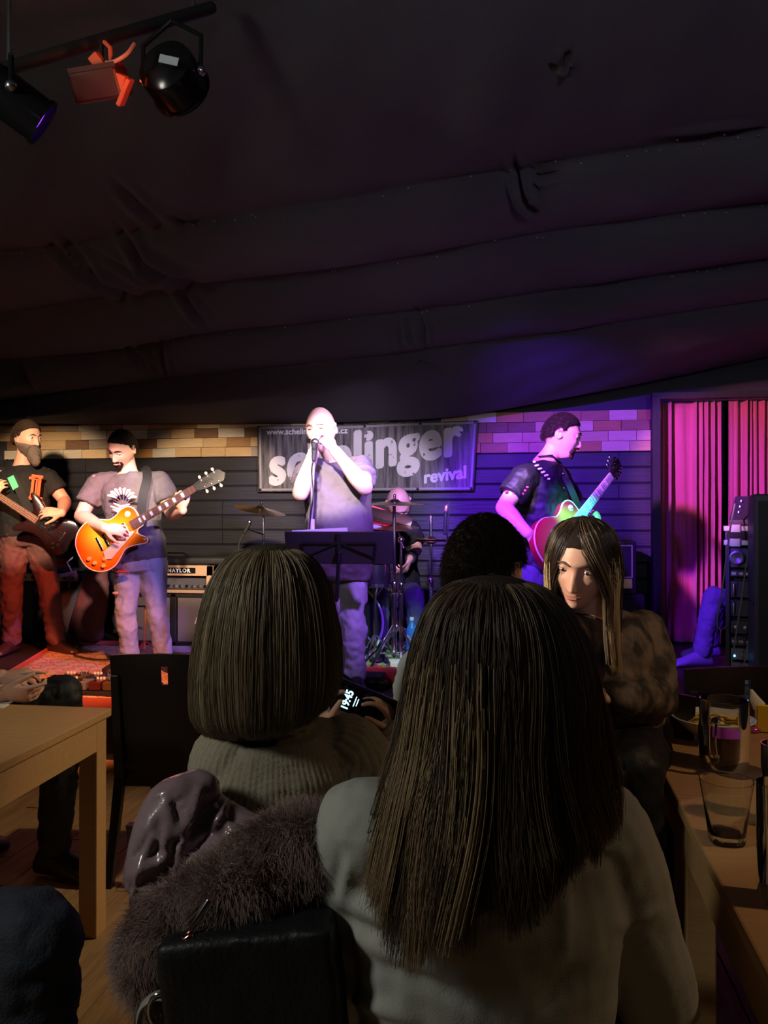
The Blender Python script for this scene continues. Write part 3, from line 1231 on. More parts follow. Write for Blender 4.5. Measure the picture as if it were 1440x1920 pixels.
def guitar(name, label, loc, neckd, face, outline, top_m, side_m, bind_m, neck_m, board_m, scale_len=0.63, s=1.0, flip=1, pick=True, bass=False, tuner_m=None, head_m=None, fret_m=None, inlay_m=None):
    """local x along the neck, local y = out of the top (face), local z across"""
    R = basis(x=neckd, y=face)
    if flip < 0:
        R = Matrix((R.col[0], R.col[1], R.col[2])).transposed()
    M = m4(R, loc) @ Matrix.Diagonal((s, s, s, 1))
    fz = flip
    th = thing(name, label, 'bass guitar' if bass else 'guitar', loc)
    pl = [(x, z * fz) for x, z in smooth_closed(outline)]
    T = 0.045
    b = MB()
    b.prism(pl, T, M)
    bd = b.build('body', [side_m], th, angle=50, bevel=0.004)
    # carved top plate
    n = len(pl)
    a = MB()
    c = (sum(p[0] for p in pl) / n, 0)
    rs = []
    for f_, y_ in ((.985, T / 2 - 0.001), (.985, T / 2 + .003), (.93, T / 2 + .006), (.75, T / 2 + .010), (.4, T / 2 + .012), (.02, T / 2 + .012)):
        rs.append([M @ Vector((c[0] + (x - c[0]) * f_, y_, z * f_)) for x, z in pl])
    a.rings(rs, True)
    a.build('top', [top_m], th, angle=60)
    if bind_m:
        b = MB()
        ring = [M @ Vector((x * 1.0, T / 2, z * 1.0)) for x, z in pl]
        b.tube(ring + [ring[0], ring[1]], 0.0045 * s, 6, round_ends=False, cap=False)
        b.build('binding', [bind_m], th)
    nl = scale_len
    x0 = .14 if not bass else .10
    nut = x0 + nl * 0.72
    yt = T / 2 + 0.016
    b = MB()
    rs = []
    for x, w, d_ in ((x0 + .03, .028, .024), (x0 + .1, .027, .024), (nut - .02, .022, .021), (nut, .0215, .018)):
        rs.append([M @ Vector((x, yt - .006 - d_ * max(0, math.sin(q)), w * math.cos(q))) for q in np.linspace(0, math.pi, 9)])
    b.rings(rs, True)
    b.build('neck', [neck_m], th)
    b = MB()
    b.rings([[M @ Vector((x, yt + y_, w * sg)) for y_, sg in ((-.006, -1), (0.0, -1), (.001, 0), (0.0, 1), (-.006, 1))] for x, w in ((x0, .029), (nut, .0215))])
    b.build('fretboard', [board_m], th)
    b = MB()
    sl = nl
    bridge_x = nut - sl
    for i in range(1, 21):
        x = nut - sl * (1 - 2 ** (-i / 12))
        if x < x0:
            break
        w = .0215 + (.029 - .0215) * (nut - x) / (nut - x0)
        b.box(M @ Vector((x, yt + .001, 0)), (.0022 * s, .0018 * s, 2 * w * s), R)
    o_ = b.build('fret', [fret_m or steel], th, smooth=False)
    tag(o_, kind='stuff')
    if inlay_m:
        for i in (3, 5, 7, 9, 12, 15, 17):
            x = nut - sl * (1 - 2 ** (-(i - .5) / 12))
            w = .015
            MB().box(M @ Vector((x, yt + .0012, 0)), (.020 * s * (1 - i * .02), .001 * s, 2 * w * s), R).build('inlay', [inlay_m], th, smooth=False)
    # pickups, bridge, tailpiece
    for px_ in ((.115, .035) if not bass else (.045, -.03)):
        MB().box(M @ Vector((px_ + (0 if bass else -.02), T / 2 + .014, 0)), (.040 * s, .014 * s, .078 * s), R).build('pickup', [chrome if not bass else black_gloss], th, smooth=False, bevel=.003)
    MB().box(M @ Vector((bridge_x, T / 2 + .018, 0)), (.016 * s, .012 * s, .085 * s), R).build('bridge', [chrome], th, smooth=False, bevel=.002)
    if not bass:
        MB().box(M @ Vector((bridge_x - .045, T / 2 + .018, 0)), (.014 * s, .012 * s, .09 * s), R).build('tailpiece', [chrome], th, smooth=False, bevel=.003)
    R2 = R @ Matrix.Rotation(math.radians(-90), 3, 'X')
    for (kx, kz) in (((-.10, -.095), (-.165, -.085), (-.125, -.128), (-.185, -.045)) if not bass else ((-.10, -.085), (-.14, -.07), (-.12, -.11))):
        MB().lathe([(.0135 * s, 0), (.013 * s, .010 * s), (.010 * s, .014 * s)], M @ Vector((kx, T / 2 + .010, kz * fz)), R2, 14).build('knob', [mat('knob_amber', (0.65, 0.42, 0.10), .2) if not bass else chrome], th)
    if pick:
        b = MB()
        b.prism([(x, z * fz) for x, z in ((-.085, -.055), (.03, -.033), (.135, -.033), (.145, -.045), (.10, -.062), (.0, -.098), (-.06, -.118), (-.092, -.100))], .003, M @ Matrix.Translation((0, T / 2 + .018, 0)))
        b.build('pickguard', [cream], th, smooth=False)
    if not bass:
        MB().lathe([(.018 * s, 0), (.018 * s, .002), (.004 * s, .003), (.003 * s, .014 * s)], M @ Vector((.155, T / 2 + .010, .075 * fz)), R2, 16).build('toggle_switch', [cream], th)
    # headstock
    b = MB()
    hs = [(0, .022), (.03, .030), (.06, .036), (.17, .043), (.185, .030), (.195, .012), (.205, 0.0), (.195, -.012), (.185, -.030), (.17, -.043), (.06, -.036), (.03, -.030), (0, -.022)]
    MH = M @ Matrix.Translation((nut, yt - .006, 0)) @ Matrix.Rotation(math.radians(14 if flip > 0 else 14), 4, 'Z').inverted()
    b.prism(hs, .014, MH)
    b.build('headstock', [head_m or black_gloss], th, angle=40, bevel=.002)
    ntn = 3 if not bass else 2
    for sg in (-1, 1):
        for i in range(ntn):
            x = .055 + i * (.045 if not bass else .07)
            w = .034 + .008 * (i / 2)
            t_ = MB()
            t_.tube([MH @ Vector((x, 0.004, sg * (w - .012))), MH @ Vector((x, 0.016, sg * (w - .012)))], .004 * s, 8)
            t_.tube([MH @ Vector((x, -.006, sg * (w - .012))), MH @ Vector((x, -.006, sg * (w + .008)))], .003 * s, 6)
            t_.ell(MH @ Vector((x, -.006, sg * (w + .016))), (.009 * s, .005 * s, .011 * s), R, 10, 8)
            t_.build('tuner', [tuner_m or chrome], th)
    b = MB()
    for i in range(6 if not bass else 4):
        q = (i - (2.5 if not bass else 1.5)) / (2.5 if not bass else 1.5)
        b.tube([M @ Vector((bridge_x, T / 2 + .026, q * .026)), M @ Vector((nut, yt + .004, q * .017)), MH @ Vector((.055 + .04 * (2 - abs(q) * 2), .012, q * .022))], .0007 * s if not bass else .0013 * s, 4)
    o_ = b.build('strings', [steel], th)
    tag(o_, kind='stuff')
    return th, M, nut


def strap(name_parent, pts, w, normal_hint, m, th=0.004):
    """flat band through pts; normal_hint per point or one vector"""
    c = cat([np.array(p) for p in pts], 6)
    c = [Vector(q) for q in c]
    rs = []
    for i, p in enumerate(c):
        t = (c[min(i + 1, len(c) - 1)] - c[max(0, i - 1)]).normalized()
        n_ = Vector(normal_hint(i / (len(c) - 1)) if callable(normal_hint) else normal_hint)
        s_ = t.cross(n_).normalized()
        n_ = s_.cross(t)
        rs.append([p + s_ * w / 2 + n_ * th / 2, p - s_ * w / 2 + n_ * th / 2, p - s_ * w / 2 - n_ * th / 2, p + s_ * w / 2 - n_ * th / 2])
    return MB().rings(rs).build('strap', m, name_parent, angle=40)

# ================================================================ the band
def cv(x, y, z):
    """direction given as right, up, towards the camera"""
    return RGT * x + UP * y - FWD * z


hair_dark = mat('hair_dark', (0.012, 0.008, 0.006), 0.8, col2=(0.020, 0.013, 0.010), nscale=60, bump=0.3, bscale=220, spec=0.15)
hair_brown = mat('hair_brown', (0.028, 0.016, 0.010), 0.8, col2=(0.045, 0.026, 0.018), nscale=60, bump=0.3, bscale=220, spec=0.15)
beard_m = mat('beard_greying', (0.10, 0.07, 0.055), 0.6, col2=(0.16, 0.11, 0.09), nscale=70, bump=0.6, bscale=220)
denim = mat('faded_denim', (0.22, 0.26, 0.34), 0.8, col2=(0.42, 0.44, 0.48), nscale=6, bump=0.3, bscale=260, contrast=0.35)
denim_grey = mat('grey_denim', (0.26, 0.25, 0.32), 0.8, col2=(0.36, 0.34, 0.42), nscale=6, bump=0.3, bscale=260, contrast=0.35)
denim_dark = mat('dark_denim', (0.05, 0.05, 0.08), 0.8, col2=(0.08, 0.08, 0.12), nscale=6, bump=0.3, bscale=260)
trouser_red = mat('rust_trousers', (0.17, 0.065, 0.055), 0.8, col2=(0.12, 0.045, 0.04), nscale=6, bump=0.3, bscale=260)
tee_grey = mat('grey_tee', (0.135, 0.115, 0.12), 0.85, col2=(0.085, 0.072, 0.078), nscale=22, bump=0.15, bscale=200, contrast=0.3)
tee_taupe = mat('taupe_tee', (0.105, 0.088, 0.090), 0.85, bump=0.12, bscale=200)
tee_black = mat('black_tee', (0.008, 0.0075, 0.008), 0.85, bump=0.12, bscale=200)
shirt_black = mat('black_shirt', (0.006, 0.0055, 0.007), 0.6, bump=0.15, bscale=200)
boot = mat('dark_leather', (0.03, 0.02, 0.018), 0.4, bump=0.15, bscale=60)
boot_brown = mat('brown_leather', (0.045, 0.02, 0.015), 0.45, bump=0.15, bscale=60)
print_white = mat('print_white', (0.75, 0.70, 0.66), 0.8)
print_orange = mat('print_orange', (0.85, 0.12, 0.04), 0.8)

# ---- singer
D = 4.70
J = dict(head=P(602, 806, D - .02), look=cv(-.30, -.12, 1), up=cv(-.04, 1, -.05), neck=P(632, 866, D + .03), shA=P(583, 880, D - .02), shB=P(675, 874, D + .02),
         elA=P(563, 925, D - .22), elB=P(684, 914, D - .22), wrA=P(588, 848, D - .27), wrB=P(628, 845, D - .26),
         pel=P(637, 1052, D), hipA=P(614, 1062, D), hipB=P(659, 1060, D + .02), knA=P(617, 1165, D - .04), knB=P(662, 1168, D - .06),
         anA=P(622, 1270, D + .04), anB=P(666, 1272, D), toeA=cv(-.25, 0, 1), toeB=cv(.15, 0, 1), front=cv(-.25, 0, 1))
for a in ('anA', 'anB'):
    J[a].z = STAGE_Z + .09
J['handA'] = dict(d=cv(.10, .95, .05), pn=cv(.75, 0, -.55), side=1, curl=(.45, .55, .5), k=1.0)
J['handB'] = dict(d=cv(-.62, .72, .05), pn=cv(-.5, -.35, -.75), side=-1, curl=(.45, .55, .5), k=1.0)
th_singer, _, _ = person('bald singer in a taupe t-shirt with both hands cupped to his mouth at the microphone', GZ(640, 1285, STAGE_Z), J, tee_taupe, denim_grey, boot,
                         k=1.06, hk=1.16, eyes='closed', hair=mask_bald_sides, hair_m=mat('shaved_hair', (0.30, 0.16, 0.10), .6), hair_th=0.002, belly=.07, sleeve=.62, skin_m=skin_pale, armk=1.12, hem=-0.20,
                         hw=[.150, .172, .172, .168, .168, .172, .165, .120, .062], hd=[.10, .125, .128, .122, .118, .120, .105, .082, .060], pk=1.02, cdisp=[(0.028, 0.10), (0.012, 0.04)], g=.026)
# harmonica held between the hands
hm = MB().box(P(592, 828, D - .17), (.11, .026, .028), basis(x=cv(.9, -.1, .3), z=UP)).build('harmonica', [chrome], None, bevel=.005)
tag(hm, 'small metal harmonica cupped in the hands of the singer', 'harmonica')

# ---- singer's microphone and stand
ms = thing('microphone_stand', 'straight pale microphone stand rising in front of the singer', 'microphone stand', GZ(582, 1290, STAGE_Z))
bp_ = GZ(582, 1290, STAGE_Z)
top = P(589, 840, 4.36)
low = P(583, 985, 4.36)
bp_ = Vector((low.x, low.y, STAGE_Z))
grey_metal = mat('grey_metal', (0.45, 0.43, 0.45), 0.35, 0.6)
ms.location = bp_
MB().lathe([(.13, 0), (.13, .012), (.03, .03), (.015, .05)], bp_, n=28).build('base', black_gloss, ms)
MB().tube([bp_ + V(0, 0, .03), low], [.0155, .0155], 12).build('lower_tube', grey_metal, ms)
MB().tube([low, top], [.0105, .0085], 12).build('upper_tube', grey_metal, ms)
MB().tube([low - V(0, 0, .035), low + V(0, 0, .035)], .021, 14, round_ends=False).build('clutch', mat('white_plastic', (.6, .58, .6), .4), ms)
MB().tube([top, top + cv(0, .02, 0)], .016, 12).build('clip', black_matt, ms)
mic = thing('microphone', 'dark handheld microphone clipped upright at the mouth of the singer', 'microphone', top)
MB().tube([P(588, 862, 4.34), P(590, 835, 4.38)], [.012, .019], 12).build('handle', black_matt, mic)
MB().ell(P(591, 830, 4.39), .026).build('grille', steel, mic)
cab_m = mat('cable_black', (0.015, 0.015, 0.015), 0.5)
cb = MB().tube(cat([np.array(P(588, 862, 4.34)), np.array(P(584, 880, 4.33)), np.array(P(587, 930, 4.34)), np.array(P(581, 990, 4.34)), np.array(P(585, 1100, 4.34)), np.array(P(580, 1290, 4.36))], 8), .004, 6).build('cable', cab_m, mic)

# ---- music stand in front of the singer
SD = 4.20
mu = thing('music_stand', 'black folding music stand seen from behind in front of the singer', 'music stand', Z3(P(628, 1290, SD + .06), STAGE_Z))
c0 = P(636, 1028, SD)
mus_m = mat('music_stand_black', (0.020, 0.018, 0.020), 0.5)
RS = basis(x=cv(1, 0, .02), z=cv(.0, .93, .36))
wd, hg = .585, .185
b = MB()
b.box(c0, (wd, .004, hg), RS)
b.box(c0 + RS @ V(0, .022, -hg / 2), (wd, .045, .004), RS)
b.box(c0 + RS @ V(0, .004, hg / 2), (wd, .010, .006), RS)
b.build('desk', mus_m, mu, smooth=False)
bk = RS @ V(0, -.010, 0)
b = MB()
for s_ in (-1, 1):
    b.box(c0 + bk + RS @ V(0, 0, .035) + RS @ V(s_ * .10, 0, 0), (.20, .003, .012), RS)
    b.tube([c0 + bk + RS @ V(s_ * .005, 0, .035), c0 + bk + RS @ V(s_ * .19, 0, -.05)], .004, 6)
    b.tube([c0 + bk + RS @ V(s_ * .20, 0, .035), c0 + bk + RS @ V(s_ * .19, 0, -.075)], .004, 6)
b.box(c0 + bk, (.022, .006, hg), RS)
b.build('brace', black_gloss, mu, smooth=False)
pb = Z3(P(628, 1290, SD + .06), STAGE_Z)
MB().tube([c0 + bk + cv(0, -.02, 0), pb + V(0, 0, .45)], [.011, .012], 10).build('upper_tube', black_gloss, mu)
MB().tube([pb + V(0, 0, .5), pb + V(0, 0, .06)], .015, 12).build('lower_tube', black_matt, mu)
MB().tube([P(630, 1128, SD + .05), P(630, 1148, SD + .05)], .024, 12).build('height_knob', mat('stand_knob', (.25, .22, .25), .4), mu)
MB().box(P(626, 1148, SD + .02), (.022, .01, .022)).build('sticker', mat('white_label', (.8, .8, .85), .5), mu)
for k in range(3):
    a = k * 2.094 + .5
    MB().tube([pb + V(0, 0, .22), pb + V(.27 * math.cos(a), .27 * math.sin(a), .012)], .009, 8).build('leg', black_gloss, mu)
sh_ = MB().box(c0 + RS @ V(-.10, .014, hg / 2 - .085), (.30, .002, .20), basis(x=cv(1, .05, 0), z=cv(0, .93, .36))).build('sheet_music', [mat('paper', (.8, .78, .76), .7)], None, smooth=False)
tag(sh_, 'white song sheet lying on the music stand, its top edge showing', 'paper')

# ---- guitarist on the left
D = 5.35
J = dict(head=P(229, 842, D - .05), look=cv(-.30, -.52, .85), up=cv(.0, .85, .45), neck=P(240, 886, D + .02), shA=P(184, 905, D), shB=P(299, 901, D),
         elA=P(152, 968, D - .06), elB=P(322, 962, D - .04), wrA=P(196, 990, D - .34), wrB=P(343, 956, D - .25),
         pel=P(262, 1046, D), hipA=P(242, 1056, D), hipB=P(284, 1055, D + .02), knA=P(236, 1146, D - .06), knB=P(294, 1150, D - .04),
         anA=P(243, 1240, D), anB=P(308, 1236, D + .02), toeA=cv(-.45, 0, .9), toeB=cv(.5, 0, .8), front=cv(-.12, 0, 1))
for a in ('anA', 'anB'):
    J[a].z = STAGE_Z + .09
J['handA'] = dict(d=cv(.95, -.10, -.02), pn=cv(.0, -.45, -.9), side=-1, curl=(.35, .5, .4), k=1.05)
J['handB'] = dict(d=cv(-.30, .85, .35), pn=cv(.15, .25, -.95), side=-1, curl=(.7, .8, .5), k=1.0)
th_g2, TG2, RG2 = person('guitarist in a grey printed t-shirt and faded jeans looking down at his guitar', Z3(P(270, 1250, D), STAGE_Z), J, tee_grey, denim, boot,
                         k=1.05, hk=1.10, hair=mask_short(.80, -.38), hair_m=hair_dark, eyes='closed', beard=mask_goatee, beard_m=hair_dark, belly=.035, sleeve=.62, skin_m=skin_pale, armk=1.12, g=.020,
                         cdisp=[(0.024, 0.09), (0.010, 0.04)], pk=.98, hem=-.06, hair_th=.0045)
# print on the chest: pale striped oval figure
fr_ = cv(-.12, .0, 1).normalized()
Pc = P(229, 935, D - .205)
Rp = basis(x=cv(1, -.05, .1), y=cv(.0, 1, .0))
pr = MB()
for i in range(8):
    a = -1.25 + i * .36
    r1, r2 = .105, .048
    pts = [Pc + Rp @ V(math.sin(a) * r2 * .9, math.cos(a) * r2 * .8 - .01, .0), Pc + Rp @ V(math.sin(a) * .08, math.cos(a) * .065, .012), Pc + Rp @ V(math.sin(a) * r1, math.cos(a) * r1 * .80 - .01, .004)]
    pr.tube(pts, [(.004, .002), (.011, .002), (.005, .002)], 8, ref=Rp @ V(math.cos(a), -math.sin(a), 0))
for w_, y_ in ((.055, -.045), (.075, -.066), (.06, -.085)):
    pr.tube([Pc + Rp @ V(-w_, y_ + .012, .004), Pc + Rp @ V(0, y_ - .008, .014), Pc + Rp @ V(w_, y_ + .010, .004)], [(.004, .002), (.009, .002), (.003, .002)], 8, ref=Rp @ V(0, 1, 0))
o_ = pr.build('shirt_print', [print_white], th_g2)
tag(o_, 'pale curved stripes printed on the chest', kind='stuff')
ripped = MB().ell(P(216, 1112, D - .125), (.022, .006, .010)).build('knee_rip', [skin], th_g2)
# watch
MB().tube([P(341, 958, D - .19), P(345, 951, D - .20)], .034, 14, round_ends=False).build('watch', black_matt, th_g2)
amber = burst_mat('sunburst_amber', (0.88, 0.44, 0.03), (0.82, 0.23, 0.008), (0.48, 0.08, 0.0), -.03, 0, .26, .19, Vector(P(214, 1008, D - .24)), basis(x=cv(.86, .50, .05), y=cv(-.05, .12, 1)))
maho = mat('mahogany', (0.22, 0.05, 0.02), 0.25)
maple = mat('maple_neck', (0.60, 0.36, 0.16), 0.3)
rosewood = mat('rosewood', (0.14, 0.06, 0.05), 0.4)
pearl = mat('pearl_inlay', (0.75, 0.70, 0.75), 0.3)
G2, MG2, nut2 = guitar('electric_guitar', 'amber sunburst single-cutaway guitar played by the guitarist in faded jeans', P(214, 1008, D - .24), cv(.86, .50, .05), cv(-.05, .12, 1), LP_OUT, amber, maho, cream, maho, rosewood,
                       flip=-1, tuner_m=cream, inlay_m=pearl, s=1.08, scale_len=.63)
strap(G2, [P(262, 985, D - .20), P(268, 930, D - .19), P(276, 895, D - .13), P(272, 880, D - .02), P(255, 890, D + .13)], .06, lambda t: cv(0, .6 * max(0, t - .2), 1), black_matt)
MB().ell(P(228, 1072, D - .18), (.05, .03, .008)).build('lower_strap_end', mat('red_strap', (.6, .03, .04), .5), G2)

# ---- bassist on the far left
D = 5.95
J = dict(head=P(52, 823, D), look=cv(.88, -.08, .45), up=cv(-.03, 1, .02), neck=P(42, 872, D + .03), shA=P(5, 890, D), shB=P(86, 893, D + .02),
         elA=P(-22, 950, D), elB=P(122, 940, D + .04), wrA=P(-14, 928, D - .25), wrB=P(116, 962, D - .36),
         pel=P(52, 1003, D + .02), hipA=P(32, 1010, D + .02), hipB=P(72, 1008, D + .04), knA=P(22, 1106, D), knB=P(92, 1104, D + .02),
         anA=P(22, 1200, D + .06), anB=P(106, 1192, D + .05), toeA=cv(-.05, 0, 1), toeB=cv(.9, 0, .5), front=cv(.10, 0, 1))
for a in ('anA', 'anB'):
    J[a].z = STAGE_Z + .09
J['handB'] = dict(d=cv(-.75, .10, .35), pn=cv(-.1, -.5, -.8), side=1, curl=(.35, .5, .4), k=1.05)
J['handA'] = dict(d=cv(.55, .65, .2), pn=cv(.3, .2, -.9), side=1, curl=(.6, .8, .5), k=1.05)
th_b, _, _ = person('bearded bassist in a black t-shirt and rust-red trousers at the left edge', Z3(P(52, 1220, D), STAGE_Z), J, tee_black, trouser_red, boot_brown,
                    k=1.05, hk=1.16, hair=mask_short(.80, -.38), hair_m=hair_brown, beard=mask_beard, beard_m=beard_m, sleeve=.6, armk=1.1, g=.022, pk=1.08, hem=-.05, cdisp=[(0.026, 0.10), (0.010, 0.04)])
h = MB()
c = P(64, 852, D - .10)
h.ell(c, (.055, .05, .075), basis(y=cv(.62, -.10, .72), z=UP))
h.ell(c + cv(.02, -.045, .02), (.038, .035, .05))
union(h, 'beard', beard_m, th_b, .006, 3, [(.012, .02)], label='long pointed greying beard')
# number shape on the shirt
Rb = basis(x=cv(1, -.12, .0), y=cv(.05, 1, .0))
Pb = P(68, 912, D - .165)
b = MB()
for x_, y_, w_, h_ in ((.0, .075, .085, .022), (-.045, .058, .030, .020), (-.028, -.01, .020, .15), (.022, -.01, .020, .15), (.0, -.01, .012, .12), (.005, -.09, .10, .026), (0, .052, .06, .010)):
    b.box(Pb + Rb @ V(x_, y_, 0), (w_, h_, .006), Rb)
o_ = b.build('shirt_print', [print_orange], th_b, smooth=False)
tag(o_, 'red-orange numeral one printed on the chest', kind='stuff')
bass_body = mat('bass_dark_red', (0.018, 0.006, 0.006), 0.2, coat=.4)
BG, _, _ = guitar('bass_guitar', 'dark bass guitar worn by the bearded bassist, neck pointing left', P(92, 990, D - .26), cv(-.80, .56, .12), cv(.05, .1, 1), BASS_OUT, bass_body, bass_body, None, mat('bass_neck', (.26, .13, .07), .35), mat('bass_board', (.20, .09, .05), .4),
                  flip=1, scale_len=.82, pick=False, bass=True, head_m=maple, s=.92)
green_m = mat('strap_green_light', (0.10, 0.55, 0.30), 0.5)  # green stage light on the strap, put into the colour of a patch
strap(BG, [P(58, 962, D - .24), P(40, 925, D - .20), P(22, 890, D - .17), P(12, 868, D - .02), P(5, 880, D + .15)], .065, lambda t: cv(0, .6 * max(0, t - .4), 1), black_matt)
b = MB()
b.box(P(25, 905, D - .195), (.050, .10, .006), basis(x=cv(1, .45, 0), y=cv(-.45, 1, .05)))
tag(b.build('strap_light_patch', green_m, BG), 'green stage light on the strap, painted as a patch')

# ---- guitarist on the right, in profile
D = 4.72
J = dict(head=P(1054, 818, D + .02), look=cv(.90, -.22, .22), up=cv(.20, 1, 0), neck=P(1022, 866, D + .04), shA=P(985, 892, D - .14), shB=P(1045, 892, D + .20),
         elA=P(944, 952, D - .22), elB=P(1085, 975, D + .22), wrA=P(990, 1000, D - .34), wrB=P(1112, 985, D + .10),
         pel=P(1012, 1062, D + .02), hipA=P(1000, 1072, D - .07), hipB=P(1022, 1072, D + .10), knA=P(1002, 1180, D - .10), knB=P(1040, 1180, D + .10),
         anA=P(1000, 1280, D - .08), anB=P(1050, 1280, D + .10), toeA=cv(.8, 0, .5), toeB=cv(.9, 0, .2), front=cv(.85, 0, .5))
for a in ('anA', 'anB'):
    J[a].z = STAGE_Z + .09
J['handA'] = dict(d=cv(.85, -.35, .0), pn=cv(.1, -.3, -.9), side=-1, curl=(.4, .5, .4), k=1.05)
J['handB'] = dict(d=cv(.2, .55, .7), pn=cv(-.6, .2, .2), side=1, curl=(.7, .8, .5), k=1.0)
th_g3, TG3, _ = person('guitarist in a black short-sleeved shirt with his head turned in profile', Z3(P(1020, 1300, D), STAGE_Z), J, shirt_black, denim_dark, boot,
                       k=1.06, hk=1.16, hair=mask_short(.76, -.36), hair_m=hair_dark, beard=mask_goatee, beard_m=hair_brown, belly=.03, sleeve=.66, skin_m=skin_pale, armk=1.12, g=.026,
                       cdisp=[(0.030, 0.10), (0.012, 0.04)], hem=-.20, hair_th=.009)
# collar, shirt buttons and sleeve print
b = MB()
nb = J['neck']
for s_ in (-1, 1):
    b.tube([nb + cv(-.05, .03, s_ * .05), nb + cv(.02, .035, s_ * .075), nb + cv(.085, -.01, s_ * .03)], [(.004, .022), (.004, .026), (.004, .018)], 8)
b.build('collar', shirt_black, th_g3)
for t_ in (.12, .3, .5, .7, .88):
    MB().ell(P(1055 + t_ * 8, 870 + t_ * 150, D - .10), (.006, .006, .006)).build('button', chrome, th_g3)
red_pr = mat('sleeve_red_print', (.7, .05, .12), .6)
white_pr = mat('shoulder_pale_print', (.7, .7, .75), .6)
b = MB()
for i in range(9):
    p = lp(J['shA'], J['elA'], .30 + .035 * i) + cv(-.055 + .05 * (i % 3), .0, .062)
    b.ell(p, (.012, .006, .007))
tag(b.build('sleeve_print', red_pr, th_g3), 'red marks printed on the sleeve hem', kind='stuff')
b = MB()
for i in range(10):
    p = P(1002 + i * 3.0, 866 + i * 3.1 + (i % 2) * 4, D - .215)
    b.ell(p, (.009, .005, .006))
tag(b.build('shoulder_print', white_pr, th_g3), 'pale marks on the shoulder', kind='stuff')
NK = cv(.60, .58, -.60)
FC = cv(.42, .12, .90)
cherry = burst_mat('sunburst_cherry', (0.55, 0.55, 0.10), (0.50, 0.20, 0.04), (0.45, 0.01, 0.03), -.03, 0, .25, .18, Vector(P(1052, 1006, D - .22)), basis(x=NK, y=FC))
G3, _, _ = guitar('electric_guitar', 'cherry-edged sunburst guitar with its neck raised, played by the guitarist in black', P(1052, 1006, D - .22), NK, FC, LP_OUT, cherry, mat('cherry_side', (.30, .01, .02), .2), cream, maho,
                  mat('pale_board', (.45, .42, .42), .4), flip=-1, tuner_m=chrome, inlay_m=pearl, s=1.08)
strap(G3, [P(1088, 960, D - .02), P(1072, 920, D - .08), P(1052, 880, D - .02), P(1030, 862, D + .05)], .045, lambda t: cv(.5, .8 * max(0, t - .5), 1), black_matt)

# ---- drummer bent over his kit
D = 6.05
J = dict(head=P(747, 944, D - .10), look=cv(.25, -.95, .75), up=cv(0, .75, .95), neck=P(738, 968, D + .10), shA=P(702, 985, D + .06), shB=P(772, 990, D + .08),
         elA=P(695, 1035, D - .05), elB=P(782, 1030, D + .02), wrA=P(715, 1050, D - .26), wrB=P(768, 1048, D - .24),
         pel=P(745, 1110, D + .2), hipA=P(722, 1115, D + .17), hipB=P(768, 1115, D + .17), knA=P(712, 1125, D - .28), knB=P(778, 1120, D - .26),
         anA=P(712, 1190, D - .3), anB=P(780, 1195, D - .3), toeA=cv(-.1, 0, 1), toeB=cv(.1, 0, 1), front=cv(0, -.2, 1))
for a in ('anA', 'anB'):
    J[a].z = STAGE_Z + .09
J['handB'] = dict(d=cv(-.3, -.8, .5), pn=cv(-.9, .1, -.2), side=1, curl=(.9, .8, .6), k=1.1)
J['handA'] = dict(d=cv(.2, -.8, .5), pn=cv(.9, .1, -.2), side=-1, curl=(.9, .8, .6), k=1.1)
th_d, TD, RD = person('bald drummer in glasses and a black t-shirt bending over his kit', Z3(P(745, 1200, D), STAGE_Z), J, tee_black, denim_dark, boot,
                      k=1.05, hk=1.18, sleeve=.75, skin_m=skin, g=.02, hair=mask_bald_sides, hair_m=mat('drummer_stubble', (.35, .2, .15), .6), hair_th=.001)
gl = MB()
for s_ in (-1, 1):
    gl.tube([TD((s_ * .032 + .021 * math.cos(a), .098, .006 + .015 * math.sin(a))) for a in np.linspace(0, 2 * math.pi, 13)], .0022, 6, round_ends=False)
    gl.tube([TD((s_ * .052, .097, .010)), TD((s_ * .084, .02, .012)), TD((s_ * .084, -.02, .004))], .0022, 6)
gl.tube([TD((-.011, .1, .008)), TD((.011, .1, .008))], .0022, 6)
gl.build('glasses', black_gloss, th_d)
MB().tube([lp(J['elB'], J['wrB'], .62), lp(J['elB'], J['wrB'], .95)], .042, 14, round_ends=False).build('wristband', black_matt, th_d)
stk = MB().tube([P(764, 1056, D - .30), P(735, 1080, D - .58)], [.008, .005], 8).build('drumstick', maple, None)
tag(stk, 'wooden drumstick held in the right-hand fist of the drummer', 'drumstick')

# stool
ds = thing('drum_stool', 'round black drum stool under the drummer', 'stool', Z3(P(745, 1200, D + .22), STAGE_Z))
q = J['pel'].copy()
q.z = J['pel'].z - .17
MB().lathe([(.0, -.04), (.16, -.04), (.17, 0), (.14, .03), (0, .03)], q, n=24).build('seat', black_matt, ds)
MB().tube([q, Z3(q, STAGE_Z + .15)], .018, 10).build('post', chrome, ds)
for k in range(3):
    a = k * 2.094
    MB().tube([Z3(q, STAGE_Z + .22), Vector((q.x + .24 * math.cos(a), q.y + .24 * math.sin(a), STAGE_Z + .01))], .010, 8).build('leg', chrome, ds)

